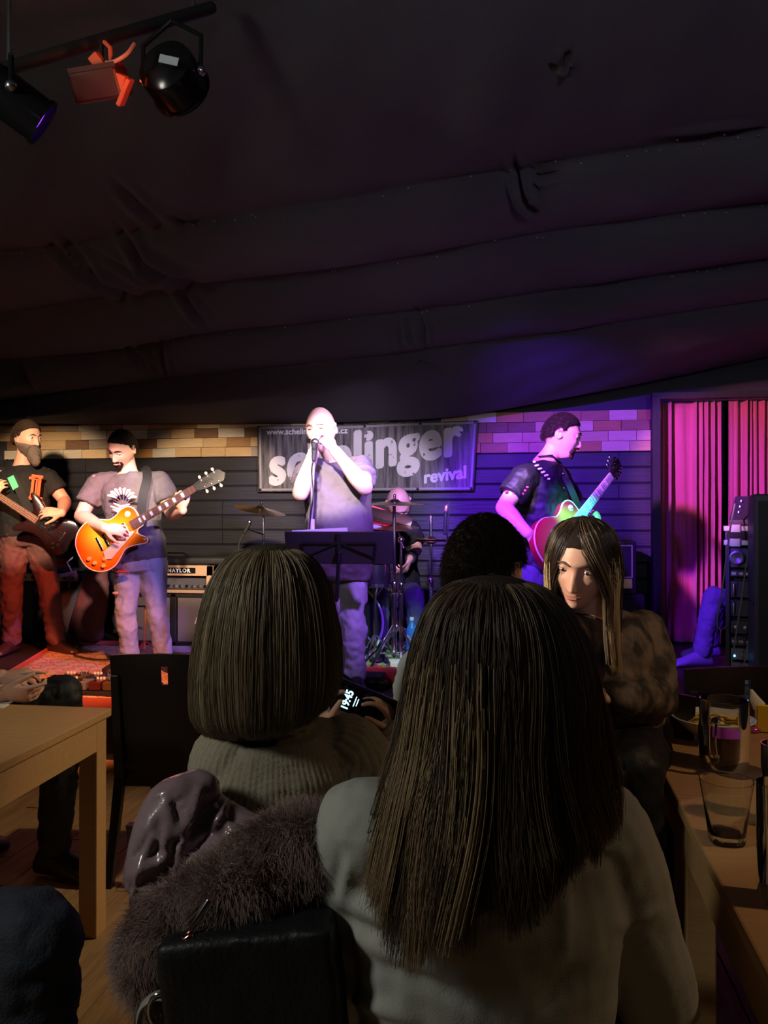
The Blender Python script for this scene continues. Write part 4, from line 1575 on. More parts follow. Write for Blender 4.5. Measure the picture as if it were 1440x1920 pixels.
# ================================================================ stage equipment
tolex = mat('black_tolex', (0.018, 0.018, 0.02), 0.55, bump=0.3, bscale=300)
tan_tolex = mat('tan_tolex', (0.55, 0.36, 0.22), 0.6, bump=0.3, bscale=300)
grille = mat('grille_cloth', (0.20, 0.16, 0.14), 0.8, col2=(0.28, 0.23, 0.20), nscale=300, bump=0.3, bscale=400)
grille_dk = mat('grille_dark', (0.05, 0.05, 0.05), 0.8, bump=0.3, bscale=400)
gold = mat('gold_panel', (0.75, 0.55, 0.22), 0.35, 0.6)
panel_m = mat('control_panel', (0.10, 0.10, 0.12), 0.35, 0.3)
white_p = mat('white_lettering', (0.85, 0.83, 0.80), 0.6)
YAWM = Matrix.Rotation(0, 3, 'Z')


def facing(a=0.0):
    """box orientation turned a degrees from the stage wall"""
    return Matrix.Rotation(math.radians(a), 3, 'Z')


def on_stage(px, d):
    """stage floor point under pixel column px at depth d"""
    p = P(px, 1000, d)
    return V(p.x, p.y, STAGE_Z)


# speaker cabinet with two grilles and the amplifier head on it
R0 = facing(0)
cw, chh, cd = .74, .42, .32
c0 = on_stage(327, 6.30)
cabi = thing('speaker_cabinet', 'low black speaker cabinet with two grey grilles under the tan amplifier', 'speaker cabinet', c0)
b = MB()
b.box(c0 + V(0, .17, chh / 2 + .02), (cw, cd - .03, chh), R0)
for x_, w_ in ((-cw / 2 + .015, .03), (0, .05), (cw / 2 - .015, .03)):
    b.box(c0 + V(x_, .0, chh / 2 + .02), (w_, .04, chh), R0)
for z_ in (.035, chh + .005):
    b.box(c0 + V(0, 0, z_), (cw, .04, .035), R0)
b.build('shell', tolex, cabi, smooth=False, bevel=.006)
for s_ in (-1, 1):
    g_ = MB().box(c0 + V(s_ * .185, .0, chh / 2 + .02), (.30, .02, chh - .05), R0).build('grille', grille, cabi, smooth=False)
    mt = basis(x=(1, 0, 0), y=(0, 0, 1))
    text_mesh('logo', 'D-', .075, m4(mt, c0 + V(s_ * .185 - .01, -.014, chh / 2 - .01)), white_p, g_, bold=.001, shear=.35)
for s_ in (-1, 1):
    for t_ in (0, 1):
        MB().box(c0 + V(s_ * .3, .08 + .18 * t_, .01), (.04, .04, .02)).build('foot', black_matt, cabi, smooth=False)
h0 = c0 + V(.0, 0, chh + .026)
hw_, hh_ = .70, .225
amp = thing('guitar_amplifier', 'tan guitar amplifier head with black name plate and knobs on the speaker cabinet', 'amplifier', h0)
b = MB()
b.box(h0 + V(0, .15, hh_ / 2), (hw_, .22, hh_), R0)
for z_, t_ in ((.0125, .025), (hh_ - .0425, .085)):
    b.box(h0 + V(0, .0, z_), (hw_, .08, t_), R0)
for s_ in (-1, 1):
    b.box(h0 + V(s_ * (hw_ / 2 - .03), 0, hh_ / 2), (.06, .08, hh_), R0)
b.build('shell', tan_tolex, amp, smooth=False, bevel=.005)
pn_ = MB().box(h0 + V(0, .02, .085), (hw_ - .12, .03, .115), facing(0) @ Matrix.Rotation(math.radians(-14), 3, 'X')).build('control_panel', panel_m, amp, smooth=False)
for i in range(10):
    MB().lathe([(.012, 0), (.011, .016), (.0, .017)], h0 + V(-.20 + i * .052, -.002, .055), Matrix.Rotation(math.radians(90), 3, 'X'), 12).build('knob', steel if i % 3 else black_gloss, pn_)
pl_ = MB().box(h0 + V(.06, -.043, hh_ - .042), (.28, .006, .045), R0).build('name_plate', black_gloss, amp, smooth=False)
text_mesh('lettering', 'NAYLOR', .042, m4(basis(x=(1, 0, 0), y=(0, 0, 1)), h0 + V(.06, -.0475, hh_ - .056)), white_p, pl_, bold=.0016, align='CENTER', spacing=1.25)
cs = thing('padded_cover', 'flat black padded cover lying on top of the tan amplifier', 'cover', h0 + V(.03, 0, hh_))
b = MB()
b.box(h0 + V(.04, .10, hh_ + .035), (.80, .30, .06), facing(2))
b.build('cover', tolex, cs, smooth=True, bevel=.02)
MB().tube([h0 + V(-.1, -.05, hh_ + .075), h0 + V(-.05, -.06, hh_ + .10), h0 + V(.10, -.06, hh_ + .10), h0 + V(.15, -.05, hh_ + .075)], .008, 8).build('handle', black_gloss, cs)
# orange guitar stand before the cabinet
gsd = thing('guitar_stand', 'thin orange and black guitar stand in front of the left speaker grille', 'stand', on_stage(271, 6.0))
p = on_stage(271, 6.0)
MB().tube([p + V(0, 0, .04), p + V(0, .02, .36)], .009, 8).build('post', mat('orange_paint', (.85, .35, .05), .5), gsd)
MB().tube([p + V(-.09, 0, .34), p + V(-.05, -.02, .37), p + V(.05, -.02, .37), p + V(.09, 0, .34)], .007, 8).build('yoke', black_matt, gsd)
for k in range(3):
    a = k * 2.094 + .5
    MB().tube([p + V(0, 0, .10), p + V(.14 * math.cos(a), .14 * math.sin(a), .008)], .007, 6).build('leg', mat('red_paint', (.5, .05, .03), .5), gsd)

# amplifier combo behind the bassist
c1 = on_stage(78, 6.75)
ca = thing('bass_combo', 'dark bass combo amplifier behind the legs of the bassist', 'amplifier', c1)
w_, h_ = .78, .60
b = MB()
b.box(c1 + V(0, .2, h_ / 2), (w_, .32, h_), R0)
for s_ in (-1, 1):
    b.box(c1 + V(s_ * (w_ / 2 - .02), .02, h_ / 2), (.04, .06, h_), R0)
b.box(c1 + V(0, .02, .03), (w_, .06, .06), R0).box(c1 + V(0, .02, h_ - .015), (w_, .06, .03), R0)
b.build('shell', tolex, ca, smooth=False, bevel=.006)
MB().box(c1 + V(0, .025, h_ / 2 - .04), (w_ - .08, .02, h_ - .16), R0).build('grille', grille_dk, ca, smooth=False)
pn_ = MB().box(c1 + V(.0, .005, h_ - .065), (w_ - .08, .02, .065), R0).build('control_strip', mat('cream_strip', (.60, .52, .36), .4), ca, smooth=False)
for i in range(9):
    MB().lathe([(.011, 0), (.010, .014), (.0, .015)], c1 + V(-.30 + i * .075, -.005, h_ - .065), Matrix.Rotation(math.radians(90), 3, 'X'), 10).build('knob', black_gloss, pn_)
text_mesh('lettering', 'Laney', .085, m4(basis(x=(1, 0, 0), y=(0, 0, 1)), c1 + V(-.08, .012, h_ - .20)), white_p, ca, bold=.002, shear=.3)
# strap and label tag lying on the combo
tg_ = thing('key_lanyard', 'pale lanyard and tag hanging over the front edge of the bass combo', 'lanyard', c1 + V(.30, -.03, h_ - .14))
MB().tube([c1 + V(.30, -.01, h_ + .11), c1 + V(.26, -.03, h_ + .07), c1 + V(.29, -.03, h_ + .02), c1 + V(.31, -.03, h_ - .02), c1 + V(.28, -.035, h_ - .14)], .007, 6).build('cord', mat('pale_cord', (.6, .5, .38), .6), tg_)
MB().box(c1 + V(.28, -.035, h_ - .03), (.15, .006, .035), Matrix.Rotation(math.radians(-14), 3, 'Y')).build('tag', mat('pale_tag', (.7, .58, .42), .6), tg_, smooth=False)
# leaning gig bag
gb = on_stage(162, 6.3)
bag = MB()
limb(bag, [gb + V(-.02, .02, .10), gb + V(0, .06, .28), gb + V(.02, .12, .52), gb + V(.05, .18, .62)], [(.16, .06), (.15, .06), (.12, .06), (.05, .04)], 18)
o_ = union(bag, 'gig_bag', mat('red_gig_bag', (.11, .032, .026), .7, bump=.2, bscale=100), None, .012, 4, [(.02, .1)])
tag(o_, 'rounded dark red gig bag leaning against the bass combo', 'gig bag')

# amplifier on the right behind the guitarist in black
c2 = on_stage(1133, 6.1)
w_, h_, z0 = .50, .42, .45
ab = thing('speaker_cabinet', 'tall black speaker cabinet standing behind the guitarist in black', 'speaker cabinet', c2)
b = MB()
b.box(c2 + V(.0, .2, z0 / 2), (w_ + .12, .34, z0), R0)
b.build('shell', tolex, ab, smooth=False, bevel=.01)
MB().box(c2 + V(0, .022, z0 / 2), (w_ + .02, .012, z0 - .08), R0).build('grille', grille_dk, ab, smooth=False)
aa = thing('guitar_combo', 'black combo amplifier with pale piping and a gold panel on the right-hand cabinet', 'amplifier', c2 + V(0, 0, z0))
b = MB()
b.box(c2 + V(0, .2, z0 + h_ / 2), (w_, .30, h_), R0)
b.build('shell', tolex, aa, smooth=False, bevel=.01)
g_ = MB().box(c2 + V(0, .045, z0 + h_ / 2 + .05), (w_ - .07, .02, h_ - .17), R0).build('grille', grille_dk, aa, smooth=False)
b = MB()
gx, gz0, gz1 = (w_ - .07) / 2, z0 + .135, z0 + h_ - .035
pts = [c2 + V(-gx, .03, gz0), c2 + V(gx, .03, gz0), c2 + V(gx, .03, gz1), c2 + V(-gx, .03, gz1)]
for i in range(4):
    b.tube([pts[i], pts[(i + 1) % 4]], .006, 6)
b.build('piping', mat('pale_piping', (.7, .65, .5), .5), aa)
MB().box(c2 + V(0, .04, z0 + .085), (w_ - .07, .02, .075), R0).build('gold_panel', gold, aa, smooth=False)
MB().tube([c2 + V(-.08, .15, z0 + h_), c2 + V(-.06, .15, z0 + h_ + .03), c2 + V(.06, .15, z0 + h_ + .03), c2 + V(.08, .15, z0 + h_)], .01, 8).build('handle', black_gloss, aa)
fx = MB().box(c2 + V(.10, .12, z0 + h_ + .022), (.22, .12, .04), facing(8)).build('effects_unit', black_matt, None, smooth=False, bevel=.004)
tag(fx, 'small flat black unit on top of the piped combo amplifier', 'device')

# ---- drum kit
drum_shell = mat('drum_shell', (0.20, 0.05, 0.03), 0.25, coat=.4)
drum_black = mat('drum_black', (0.015, 0.015, 0.018), 0.2, coat=.4)
drum_white = mat('drum_white', (0.75, 0.72, 0.75), 0.3)
drum_lilac = mat('drum_lilac_shell', (0.30, 0.24, 0.45), 0.25)
red_hoop = mat('red_hoop', (0.8, 0.03, 0.08), 0.4)
skin_m2 = mat('drum_head', (0.75, 0.73, 0.72), 0.5)
brass = mat('cymbal_brass', (0.62, 0.42, 0.20), 0.28, 1.0, col2=(0.50, 0.32, 0.15), nscale=3, stretch=(1, 1, 1))


def drum(name, label, c, axis, r, dpt, shell, hoop, nl=8, head=None, hoop_w=.02):
    th_ = thing(name, label, 'drum', c)
    R = zbasis(axis)
    if nl:
        pass
    MB().lathe([(r - .006, -dpt / 2), (r, -dpt / 2 + .006), (r, dpt / 2 - .006), (r - .006, dpt / 2)], c, R, 36).build('shell', shell, th_)
    for s_ in (-1, 1):
        z_ = s_ * dpt / 2
        MB().lathe([(r + .002, z_ - hoop_w / 2), (r + .012, z_ - hoop_w / 2), (r + .012, z_ + hoop_w / 2), (r + .002, z_ + hoop_w / 2), (r + .002, z_ - hoop_w / 2)], c, R, 36, cap=False).build('hoop', hoop, th_, smooth=False)
        MB().lathe([(.001, z_ + s_ * .004), (r, z_ + s_ * .003)], c, R, 36, cap=False).build('head', head or skin_m2, th_)
    for i in range(nl):
        a = 2 * math.pi * i / nl
        u = R @ V(math.cos(a), math.sin(a), 0)
        b_ = MB()
        b_.tube([Vector(c) + u * (r + .010) - R @ V(0, 0, dpt / 2), Vector(c) + u * (r + .010) + R @ V(0, 0, dpt / 2)], .004, 6)
        b_.box(Vector(c) + u * (r + .008), (.016, .016, .035), R)
        b_.build('lug', chrome, th_)
    return th_


def cymbal(label, c, r, axis, m_=None, name='cymbal', group=None):
    th_ = thing(name, label, 'cymbal', c, 0, group)
    R = zbasis(axis)
    MB().lathe([(.004, .020), (.022, .018), (.038, .006), (.05, .002), (r * .6, -.006), (r, -.018), (r, -.020), (r * .6, -.008), (.05, 0), (.03, .003), (.004, .016)], c, R, 40).build('bronze', m_ or brass, th_)
    MB().tube([Vector(c) + R @ V(0, 0, .0), Vector(c) + R @ V(0, 0, .045)], .010, 10).build('wing_nut', chrome, th_)
    return th_


def stand(label, base, top, name='cymbal_stand', boom=None, legs=3, lr=.30, lz=.32, rot=.4, r=.011):
    th_ = thing(name, label, 'stand', base)
    base, top = Vector(base), Vector(top)
    t1 = Vector((base.x, base.y, top.z if boom is None else boom.z))
    MB().tube([base + V(0, 0, .10), base + V(0, 0, .58)], r * 1.35, 12).build('lower_tube', chrome, th_)
    MB().tube([base + V(0, 0, .56), t1], r * .9, 10).build('upper_tube', chrome, th_)
    for z_ in (.58, ):
        MB().tube([base + V(0, 0, z_ - .03), base + V(0, 0, z_ + .02)], r * 2.0, 12).build('clamp', chrome, th_)
    if boom is not None:
        MB().ell(t1, .024).build('tilter', chrome, th_)
        MB().tube([t1 + (t1 - top).normalized() * .12, top], r * .7, 8).build('boom', chrome, th_)
    for k in range(legs):
        a = rot + k * 2 * math.pi / legs
        e = base + V(lr * math.cos(a), lr * math.sin(a), .010)
        b_ = MB()
        b_.tube([base + V(0, 0, lz), e], r * .75, 8)
        b_.tube([base + V(0, 0, .12), lp(base + V(0, 0, lz), e, .55)], r * .5, 6)
        g_ = b_.build('leg', chrome, th_)
        MB().ell(e, (.018, .018, .012)).build('rubber_foot', black_matt, g_)
    return th_


DR = 5.75
bdc = P(630, 1150, DR)
bdc.z = STAGE_Z + .285
bd = drum('bass_drum', 'big bass drum with a white hoop and red-brown shell behind the singer', bdc, cv(.42, 0, .9), .275, .42, drum_shell, drum_white, 8, black_gloss, .035)
for s_ in (-1, 1):
    MB().tube([bdc + cv(s_ * .24, -.10, .12), bdc + cv(s_ * .38, 0, .16) - V(0, 0, bdc.z - STAGE_Z - .01)], .008, 8).build('spur', chrome, bd)
tc_ = P(703, 1078, 5.55)
tt_ = drum('floor_tom', 'small black tom with chrome lugs between the singer and the drummer', tc_, V(0, 0, 1) + cv(0, 0, -.12), .115, .16, drum_black, chrome, 8)
for k in range(3):
    a = k * 2.094 + .9
    u = V(math.cos(a) * .10, math.sin(a) * .10, 0)
    MB().tube([tc_ + u * .9 - V(0, 0, .08), tc_ + u * .1 - V(0, 0, .16)], .006, 6).build('cradle_arm', chrome, tt_)
tb_ = V(tc_.x, tc_.y, STAGE_Z)
MB().tube([tc_ - V(0, 0, .14), tb_ + V(0, 0, .06)], .013, 10).build('stand_tube', chrome, tt_)
for k in range(3):
    a = k * 2.094 + .3
    MB().tube([tb_ + V(0, 0, .22), tb_ + V(.2 * math.cos(a), .2 * math.sin(a), .012)], .008, 8).build('leg', chrome, tt_)
rt_ = P(702, 980, 5.62)
rt = drum('rack_tom', 'tilted tom with a white rim and red hoop in front of the drummer', rt_, V(.10, 0, .93) + cv(.22, .0, .28), .16, .12, drum_lilac, red_hoop, 6, drum_white)
for o2 in list(rt.children):
    if o2.name.startswith('hoop') and not o2.name.endswith('1'):
        pass
MB().tube([rt_ - V(0, 0, .08), bdc + V(0, 0, .27)], .012, 10).build('mount', chrome, rt)
wb_ = MB().tube([P(690, 958, 5.45), P(772, 978, 5.5)], [(.035, .010), (.035, .010)], 14, ref=cv(.2, 1, .3), round_ends=False).build('towel', mat('white_towel', (.75, .7, .75), .8), None)
tag(wb_, 'long white folded towel lying tilted over the tom before the drummer', 'towel')

# cymbals and their stands
A0 = P(488, 953, 5.95)
cymbal('brass crash cymbal tilted down to the right, left of the singer', A0, .20, V(0, 0, 1) + cv(.20, 0, .12))
sb = V(P(494, 960, 5.95).x, P(494, 960, 5.95).y, STAGE_Z)
stand('chrome stand of the crash cymbal left of the singer', sb, V(sb.x, sb.y, A0.z), r=.010)
A1 = P(740, 941, 5.35)
cymbal('large ride cymbal seen edge-on in front of the head of the drummer', A1, .20, V(0, 0, 1) + cv(0, 0, .06))
sb = V(P(739, 960, 5.35).x, P(739, 960, 5.35).y, STAGE_Z)
stand('tall chrome stand of the ride cymbal in front of the drummer', sb, V(sb.x, sb.y, A1.z), lr=.34, rot=.1, r=.014)
A2 = P(742, 985, 5.5)
cymbal('dark crash cymbal just below the ride cymbal', A2, .17, V(0, 0, 1) + cv(0, 0, .10), mat('dark_cymbal', (.35, .18, .12), .35, 1.0))
sb = P(752, 960, 5.28)
sb = V(sb.x, sb.y, STAGE_Z)
stand('second chrome stand with a boom beside the ride cymbal stand', sb, A2, boom=V(sb.x, sb.y, P(752, 1012, 5.28).z), lr=.30, rot=1.2, r=.010)
A3 = P(808, 1010, 5.7)
cymbal('upper hi-hat cymbal right of the drummer', A3, .13, V(0, 0, 1), None, group='hi-hat pair')
c_ = cymbal('lower hi-hat cymbal turned upside down under the other', A3 - V(0, 0, .022), .13, V(0, 0, -1), None, group='hi-hat pair')
sb = V(A3.x, A3.y, STAGE_Z)
stand('chrome hi-hat stand with a rod sticking up above the cymbals', sb, V(sb.x, sb.y, P(808, 968, 5.7).z), name='hi_hat_stand', lr=.30, rot=.7, r=.012)

# microphones on stands around the kit
m1 = on_stage(850, 5.6)
stand('thin boom stand holding the overhead microphone at the right of the kit', m1, P(837, 985, 5.6), name='microphone_stand', boom=V(m1.x, m1.y, P(850, 1150, 5.6).z), r=.008, lr=.28)
mo = thing('overhead_microphone', 'slim overhead microphone pointing up beside the purple wall', 'microphone', P(836, 985, 5.6))
MB().tube([P(834, 1000, 5.6), P(836, 960, 5.6)], .013, 10).build('barrel', black_matt, mo)
MB().tube([P(836, 957, 5.6), P(837, 950, 5.6)], .015, 12).build('capsule', mat('copper_grille', (.7, .35, .25), .4, .8), mo)
MB().tube([P(838, 950, 5.6), P(843, 940, 5.6), P(842, 965, 5.6), P(840, 1000, 5.6)], .004, 6).build('cable', cab_m, mo)
m2 = on_stage(440, 5.7)
ml = thing('drum_microphone', 'small dark microphone on a black boom beside the crash cymbal stand', 'microphone', P(462, 985, 5.7))
MB().tube([P(459, 998, 5.7), P(467, 981, 5.7)], [.014, .017], 10).build('body', black_matt, ml)
MB().ell(P(468, 979, 5.7), .018).build('grille', steel, ml)
MB().tube(cat([np.array(P(459, 998, 5.7)), np.array(P(450, 1015, 5.7)), np.array(P(446, 1050, 5.7)), np.array(m2 + V(0, 0, .02))], 6), .0045, 6).build('cable', cab_m, ml)
MB().tube([P(466, 992, 5.72), P(493, 1002, 5.8)], .007, 8).build('boom', black_gloss, ml)

# ---- floor of the stage: rugs, paper, pedals, bottle
def rug_mat(name, a, b_, c, sc):
    m = bpy.data.materials.new(name)
    m.use_nodes = True
    nt = m.node_tree
    bs = nt.nodes['Principled BSDF']
    bs.inputs['Roughness'].default_value = .95
    tc = nt.nodes.new('ShaderNodeTexCoord')
    vo = nt.nodes.new('ShaderNodeTexVoronoi')
    vo.feature = 'F1'
    vo.distance = 'MANHATTAN'
    vo.inputs['Scale'].default_value = sc
    vo.inputs['Randomness'].default_value = .35
    nz = nt.nodes.new('ShaderNodeTexNoise')
    nz.inputs['Scale'].default_value = sc * 3
    mx = nt.nodes.new('ShaderNodeMath')
    mx.operation = 'MULTIPLY_ADD'
    mx.inputs[1].default_value = .5
    nt.links.new(tc.outputs['Object'], vo.inputs['Vector'])
    nt.links.new(tc.outputs['Object'], nz.inputs['Vector'])
    nt.links.new(nz.outputs[0], mx.inputs[0])
    nt.links.new(vo.outputs['Distance'], mx.inputs[2])
    rp = nt.nodes.new('ShaderNodeValToRGB')
    rp.color_ramp.interpolation = 'CONSTANT'
    e = rp.color_ramp.elements
    e[0].color = rgba(c)
    e[1].position = .55
    e[1].color = rgba(a)
    k = e.new(.72)
    k.color = rgba(b_)
    k = e.new(.85)
    k.color = rgba(a)
    nt.links.new(mx.outputs[0], rp.inputs[0])
    nt.links.new(rp.outputs[0], bs.inputs['Base Color'])
    return m


def rug(label, corners, m_, bord):
    ps = [GZ(x_, y_, STAGE_Z) for x_, y_ in corners]
    c = sum(ps, V(0, 0, 0)) / 4
    th_ = thing('rug', label, 'rug', V(c.x, c.y, STAGE_Z))
    n = 24
    vs = []
    for i in range(n + 1):
        for j in range(n + 1):
            u, v = i / n, j / n
            p = (ps[0] * (1 - u) + ps[1] * u) * (1 - v) + (ps[3] * (1 - u) + ps[2] * u) * v
            vs.append((p.x, p.y, STAGE_Z + .012 + .004 * math.sin(u * 17 + v * 5) * math.sin(v * 13)))
    fs_ = [(i * (n + 1) + j, (i + 1) * (n + 1) + j, (i + 1) * (n + 1) + j + 1, i * (n + 1) + j + 1) for i in range(n) for j in range(n)]
    MB().add(vs, fs_).build('pile', m_, th_, angle=None, solid=.008)
    q = []
    for k in range(4):
        a, b_ = ps[k], ps[(k + 1) % 4]
        for t in range(8):
            p = lp(a, b_, t / 8)
            q.append(V(p.x, p.y, STAGE_Z + .017))
    q.append(q[0])
    MB().tube(q, [(.030, .004)] * len(q), 8, ref=None, round_ends=False).build('border', bord, th_)
    return th_


rug_a = rug_mat('rug_red', (0.55, 0.38, 0.24), (0.45, 0.10, 0.06), (0.35, 0.22, 0.12), 9)
rug_b = rug_mat('rug_green', (0.42, 0.36, 0.20), (0.14, 0.22, 0.10), (0.30, 0.20, 0.12), 10)
rug('worn red and ochre patterned rug under the left guitarist', [(-60, 1318), (420, 1330), (400, 1212), (110, 1212)], rug_a, mat('rug_edge_red', (.45, .09, .05), .9))
rug('greenish patterned rug under the drum kit', [(560, 1262), (900, 1262), (880, 1206), (590, 1204)], rug_b, mat('rug_edge_green', (.12, .2, .1), .9))
sh = MB().box(GZ(345, 1222, STAGE_Z) + V(0, 0, .022), (.22, .30, .002), facing(20)).build('paper_sheet', mat('paper', (.8, .78, .76), .7), None, smooth=False)
tag(sh, 'white sheet of paper lying on the stage beside the left guitarist', 'paper')

# pedal board on the stage at the left
pbc = GZ(195, 1300, STAGE_Z)
pb_ = thing('pedal_board', 'long black pedal board crowded with shiny pedals at the front of the stage', 'pedal board', pbc)
MB().box(pbc + V(0, 0, .026), (.62, .30, .03), facing(4)).build('tray', black_matt, pb_, smooth=False, bevel=.004)
pcs = [(.03, .05, .16), (.10, .02, .02), (.14, .14, .17), (.02, .05, .03), (.12, .08, .03), (.05, .05, .06), (.20, .20, .22), (.03, .03, .12)]
for r_ in range(2):
    for i in range(7):
        q = pbc + facing(4) @ V(-.26 + i * .086, -.07 + r_ * .14, .068)
        pm = mat('pedal_%d' % ((i * 3 + r_) % 8), pcs[(i * 3 + r_) % 8], .3, .3)
        e_ = MB().box(q, (.070, .115, .05), facing(4)).build('pedal', pm, pb_, smooth=False, bevel=.006)
        kb_ = MB()
        for dx in (-.02, 0, .02):
            kb_.lathe([(.008, 0), (.007, .012), (0, .013)], q + facing(4) @ V(dx, .035, .025), n=8)
        kb_.build('knob', white_p if (i + r_) % 2 else chrome, e_)
        MB().lathe([(.010, 0), (.010, .012), (0, .014)], q + facing(4) @ V(0, -.035, .025), n=10).build('footswitch', chrome, e_)
# red cloth bag and black pedal case on the stage centre
rb = GZ(700, 1284, STAGE_Z)
b = MB()
b.box(rb + V(.02, .10, .045), (.34, .24, .07), facing(-6))
o_ = union(b, 'cloth_bag', mat('red_cloth', (.55, .05, .03), .85, bump=.3, bscale=60), None, .010, 8, [(.05, .09)])
tag(o_, 'crumpled red cloth bag on the front of the stage by the singer', 'bag')
wah = thing('wah_pedal', 'black rocker pedal in front of the red cloth bag', 'pedal', rb + V(-.02, -.10, 0))
MB().box(rb + V(-.02, -.08, .03), (.26, .12, .05), facing(-6)).build('base', black_gloss, wah, smooth=False, bevel=.01)
MB().box(rb + V(-.02, -.08, .075), (.20, .09, .02), facing(-6) @ Matrix.Rotation(.2, 3, 'X')).build('treadle', black_matt, wah, smooth=False, bevel=.004)
MB().ell(rb + V(-.13, -.11, .06), .006).build('lamp', mat('blue_led', (0, 0, 0), emit=(.1, .5, 1), estr=8), wah)
rb2 = GZ(752, 1265, STAGE_Z)
o_ = MB().box(rb2 + V(0, 0, .05), (.16, .12, .09), facing(15)).build('tissue_box', mat('pale_box', (.75, .55, .55), .6), None, smooth=False, bevel=.004)
tag(o_, 'small pale pink box behind the red cloth bag', 'box')
# water bottle
wbp = GZ(772, 1243, STAGE_Z)
bt = thing('water_bottle', 'clear blue plastic water bottle with a white cap on the stage', 'bottle', wbp)
blue_pet = mat('blue_plastic', (0.10, 0.35, 0.85), 0.1, trans=.6, ior=1.2, spec=.6)
pr_ = [(.036, 0), (.043, .01), (.044, .03), (.041, .045), (.044, .06), (.044, .10), (.041, .11), (.044, .12), (.044, .17), (.041, .18), (.044, .20), (.042, .225), (.030, .255), (.016, .280), (.014, .295)]
MB().lathe(pr_, wbp + V(0, 0, .015), n=24).build('body', blue_pet, bt)
MB().lathe([(.0165, 0), (.0165, .022), (0, .022)], wbp + V(0, 0, .31), n=16).build('cap', mat('white_plastic', (.6, .58, .6), .4), bt)
MB().lathe([(.0445, 0), (.0445, .05)], wbp + V(0, 0, .035), n=24, cap=False).build('paper_label', mat('white_label', (.8, .8, .85), .5), bt)

# cables on the stage floor
def floor_cable(label, pts, m_, r=.006):
    q = []
    for x_, y_ in pts:
        g_ = GZ(x_, y_, STAGE_Z)
        q.append(np.array((g_.x, g_.y, STAGE_Z + .030)))
    o2 = MB().tube([Vector(c) for c in cat(q, 6)], r, 6).build('cable', m_, None)
    tag(o2, label, 'cable')


floor_cable('black cable looping from the bass combo across the rug', [(120, 1195), (150, 1215), (140, 1235), (200, 1245), (260, 1230), (250, 1262), (180, 1275)], cab_m)
floor_cable('green cable lying on the rug by the bass drum', [(690, 1205), (705, 1222), (740, 1232), (760, 1226), (790, 1238)], mat('cable_green', (.03, .3, .12), .5))
floor_cable('tangled black cable in front of the bass drum', [(650, 1250), (690, 1238), (720, 1245), (700, 1230), (735, 1215), (760, 1250)], cab_m)
floor_cable('pale cable curling near the feet of the singer', [(660, 1290), (690, 1272), (730, 1262), (745, 1240), (720, 1238)], mat('cable_pale', (.5, .45, .4), .5))

# ---- banner on the back wall
def banner_mat():
    m = bpy.data.materials.new('banner_print')
    m.use_nodes = True
    nt = m.node_tree
    bs = nt.nodes['Principled BSDF']
    bs.inputs['Roughness'].default_value = .55
    tc = nt.nodes.new('ShaderNodeTexCoord')
    mp = nt.nodes.new('ShaderNodeMapping')
    mp.inputs['Scale'].default_value = (26, 1, 2.2)
    nt.links.new(tc.outputs['Object'], mp.inputs[0])
    nz = nt.nodes.new('ShaderNodeTexNoise')
    nz.inputs['Scale'].default_value = 1.0
    nz.inputs['Detail'].default_value = 8
    nz.inputs['Roughness'].default_value = .65
    nt.links.new(mp.outputs[0], nz.inputs['Vector'])
    rp = nt.nodes.new('ShaderNodeValToRGB')
    e = rp.color_ramp.elements
    e[0].position = .38
    e[0].color = (.035, .030, .030, 1)
    e[1].position = .68
    e[1].color = (.26, .235, .22, 1)
    nt.links.new(nz.outputs[0], rp.inputs[0])
    nt.links.new(rp.outputs[0], bs.inputs['Base Color'])
    return m


BY = WALL_Y - .045
p00, p10, p11, p01 = GY(484, 922, BY), GY(888, 920, BY), GY(896, 787, BY), GY(482, 799, BY)
bn = thing('banner', 'dark vinyl band banner with large pale distressed lettering hung on the back wall', 'banner', lp(p00, p10, .5))
n1, n2 = 90, 24
vs = []


def bpt(u, v, off=0.0):
    p = (p00 * (1 - u) + p10 * u) * (1 - v) + (p01 * (1 - u) + p11 * u) * v
    y = .006 * math.sin(u * 14) + .004 * math.sin(u * 31 + v * 3) + off
    z = -.012 * math.sin(math.pi * u) * v * (1 if v > .5 else 0) + .004 * math.sin(u * 12) * v
    return V(p.x, BY + y, p.z + z)


for i in range(n1 + 1):
    for j in range(n2 + 1):
        vs.append(bpt(i / n1, j / n2))
fs_ = [(i * (n2 + 1) + j, (i + 1) * (n2 + 1) + j, (i + 1) * (n2 + 1) + j + 1, i * (n2 + 1) + j + 1) for i in range(n1) for j in range(n2)]
MB().add(vs, fs_).build('cloth', banner_mat(), bn, angle=None, solid=.002)
b = MB()
ed = mat('banner_hem', (.30, .28, .27), .5)
for (a0, a1) in (((.012, .03), (.988, .03)), ((.012, .97), (.988, .97)), ((.012, .03), (.012, .97)), ((.988, .03), (.988, .97))):
    pts = [bpt(a0[0] + (a1[0] - a0[0]) * t, a0[1] + (a1[1] - a0[1]) * t, -.003) for t in np.linspace(0, 1, 30)]
    b.tube(pts, [(.010, .0015)] * 30, 6, ref=(0, 0, 1) if a0[1] == a1[1] else (1, 0, 0), round_ends=False)
b.build('hem', ed, bn)
for u_ in (.012, .25, .5, .75, .988):
    for v_ in (.03, .97):
        MB().tube([bpt(u_, v_, -.004), bpt(u_, v_, -.008)], .014, 12).build('eyelet', chrome, bn)


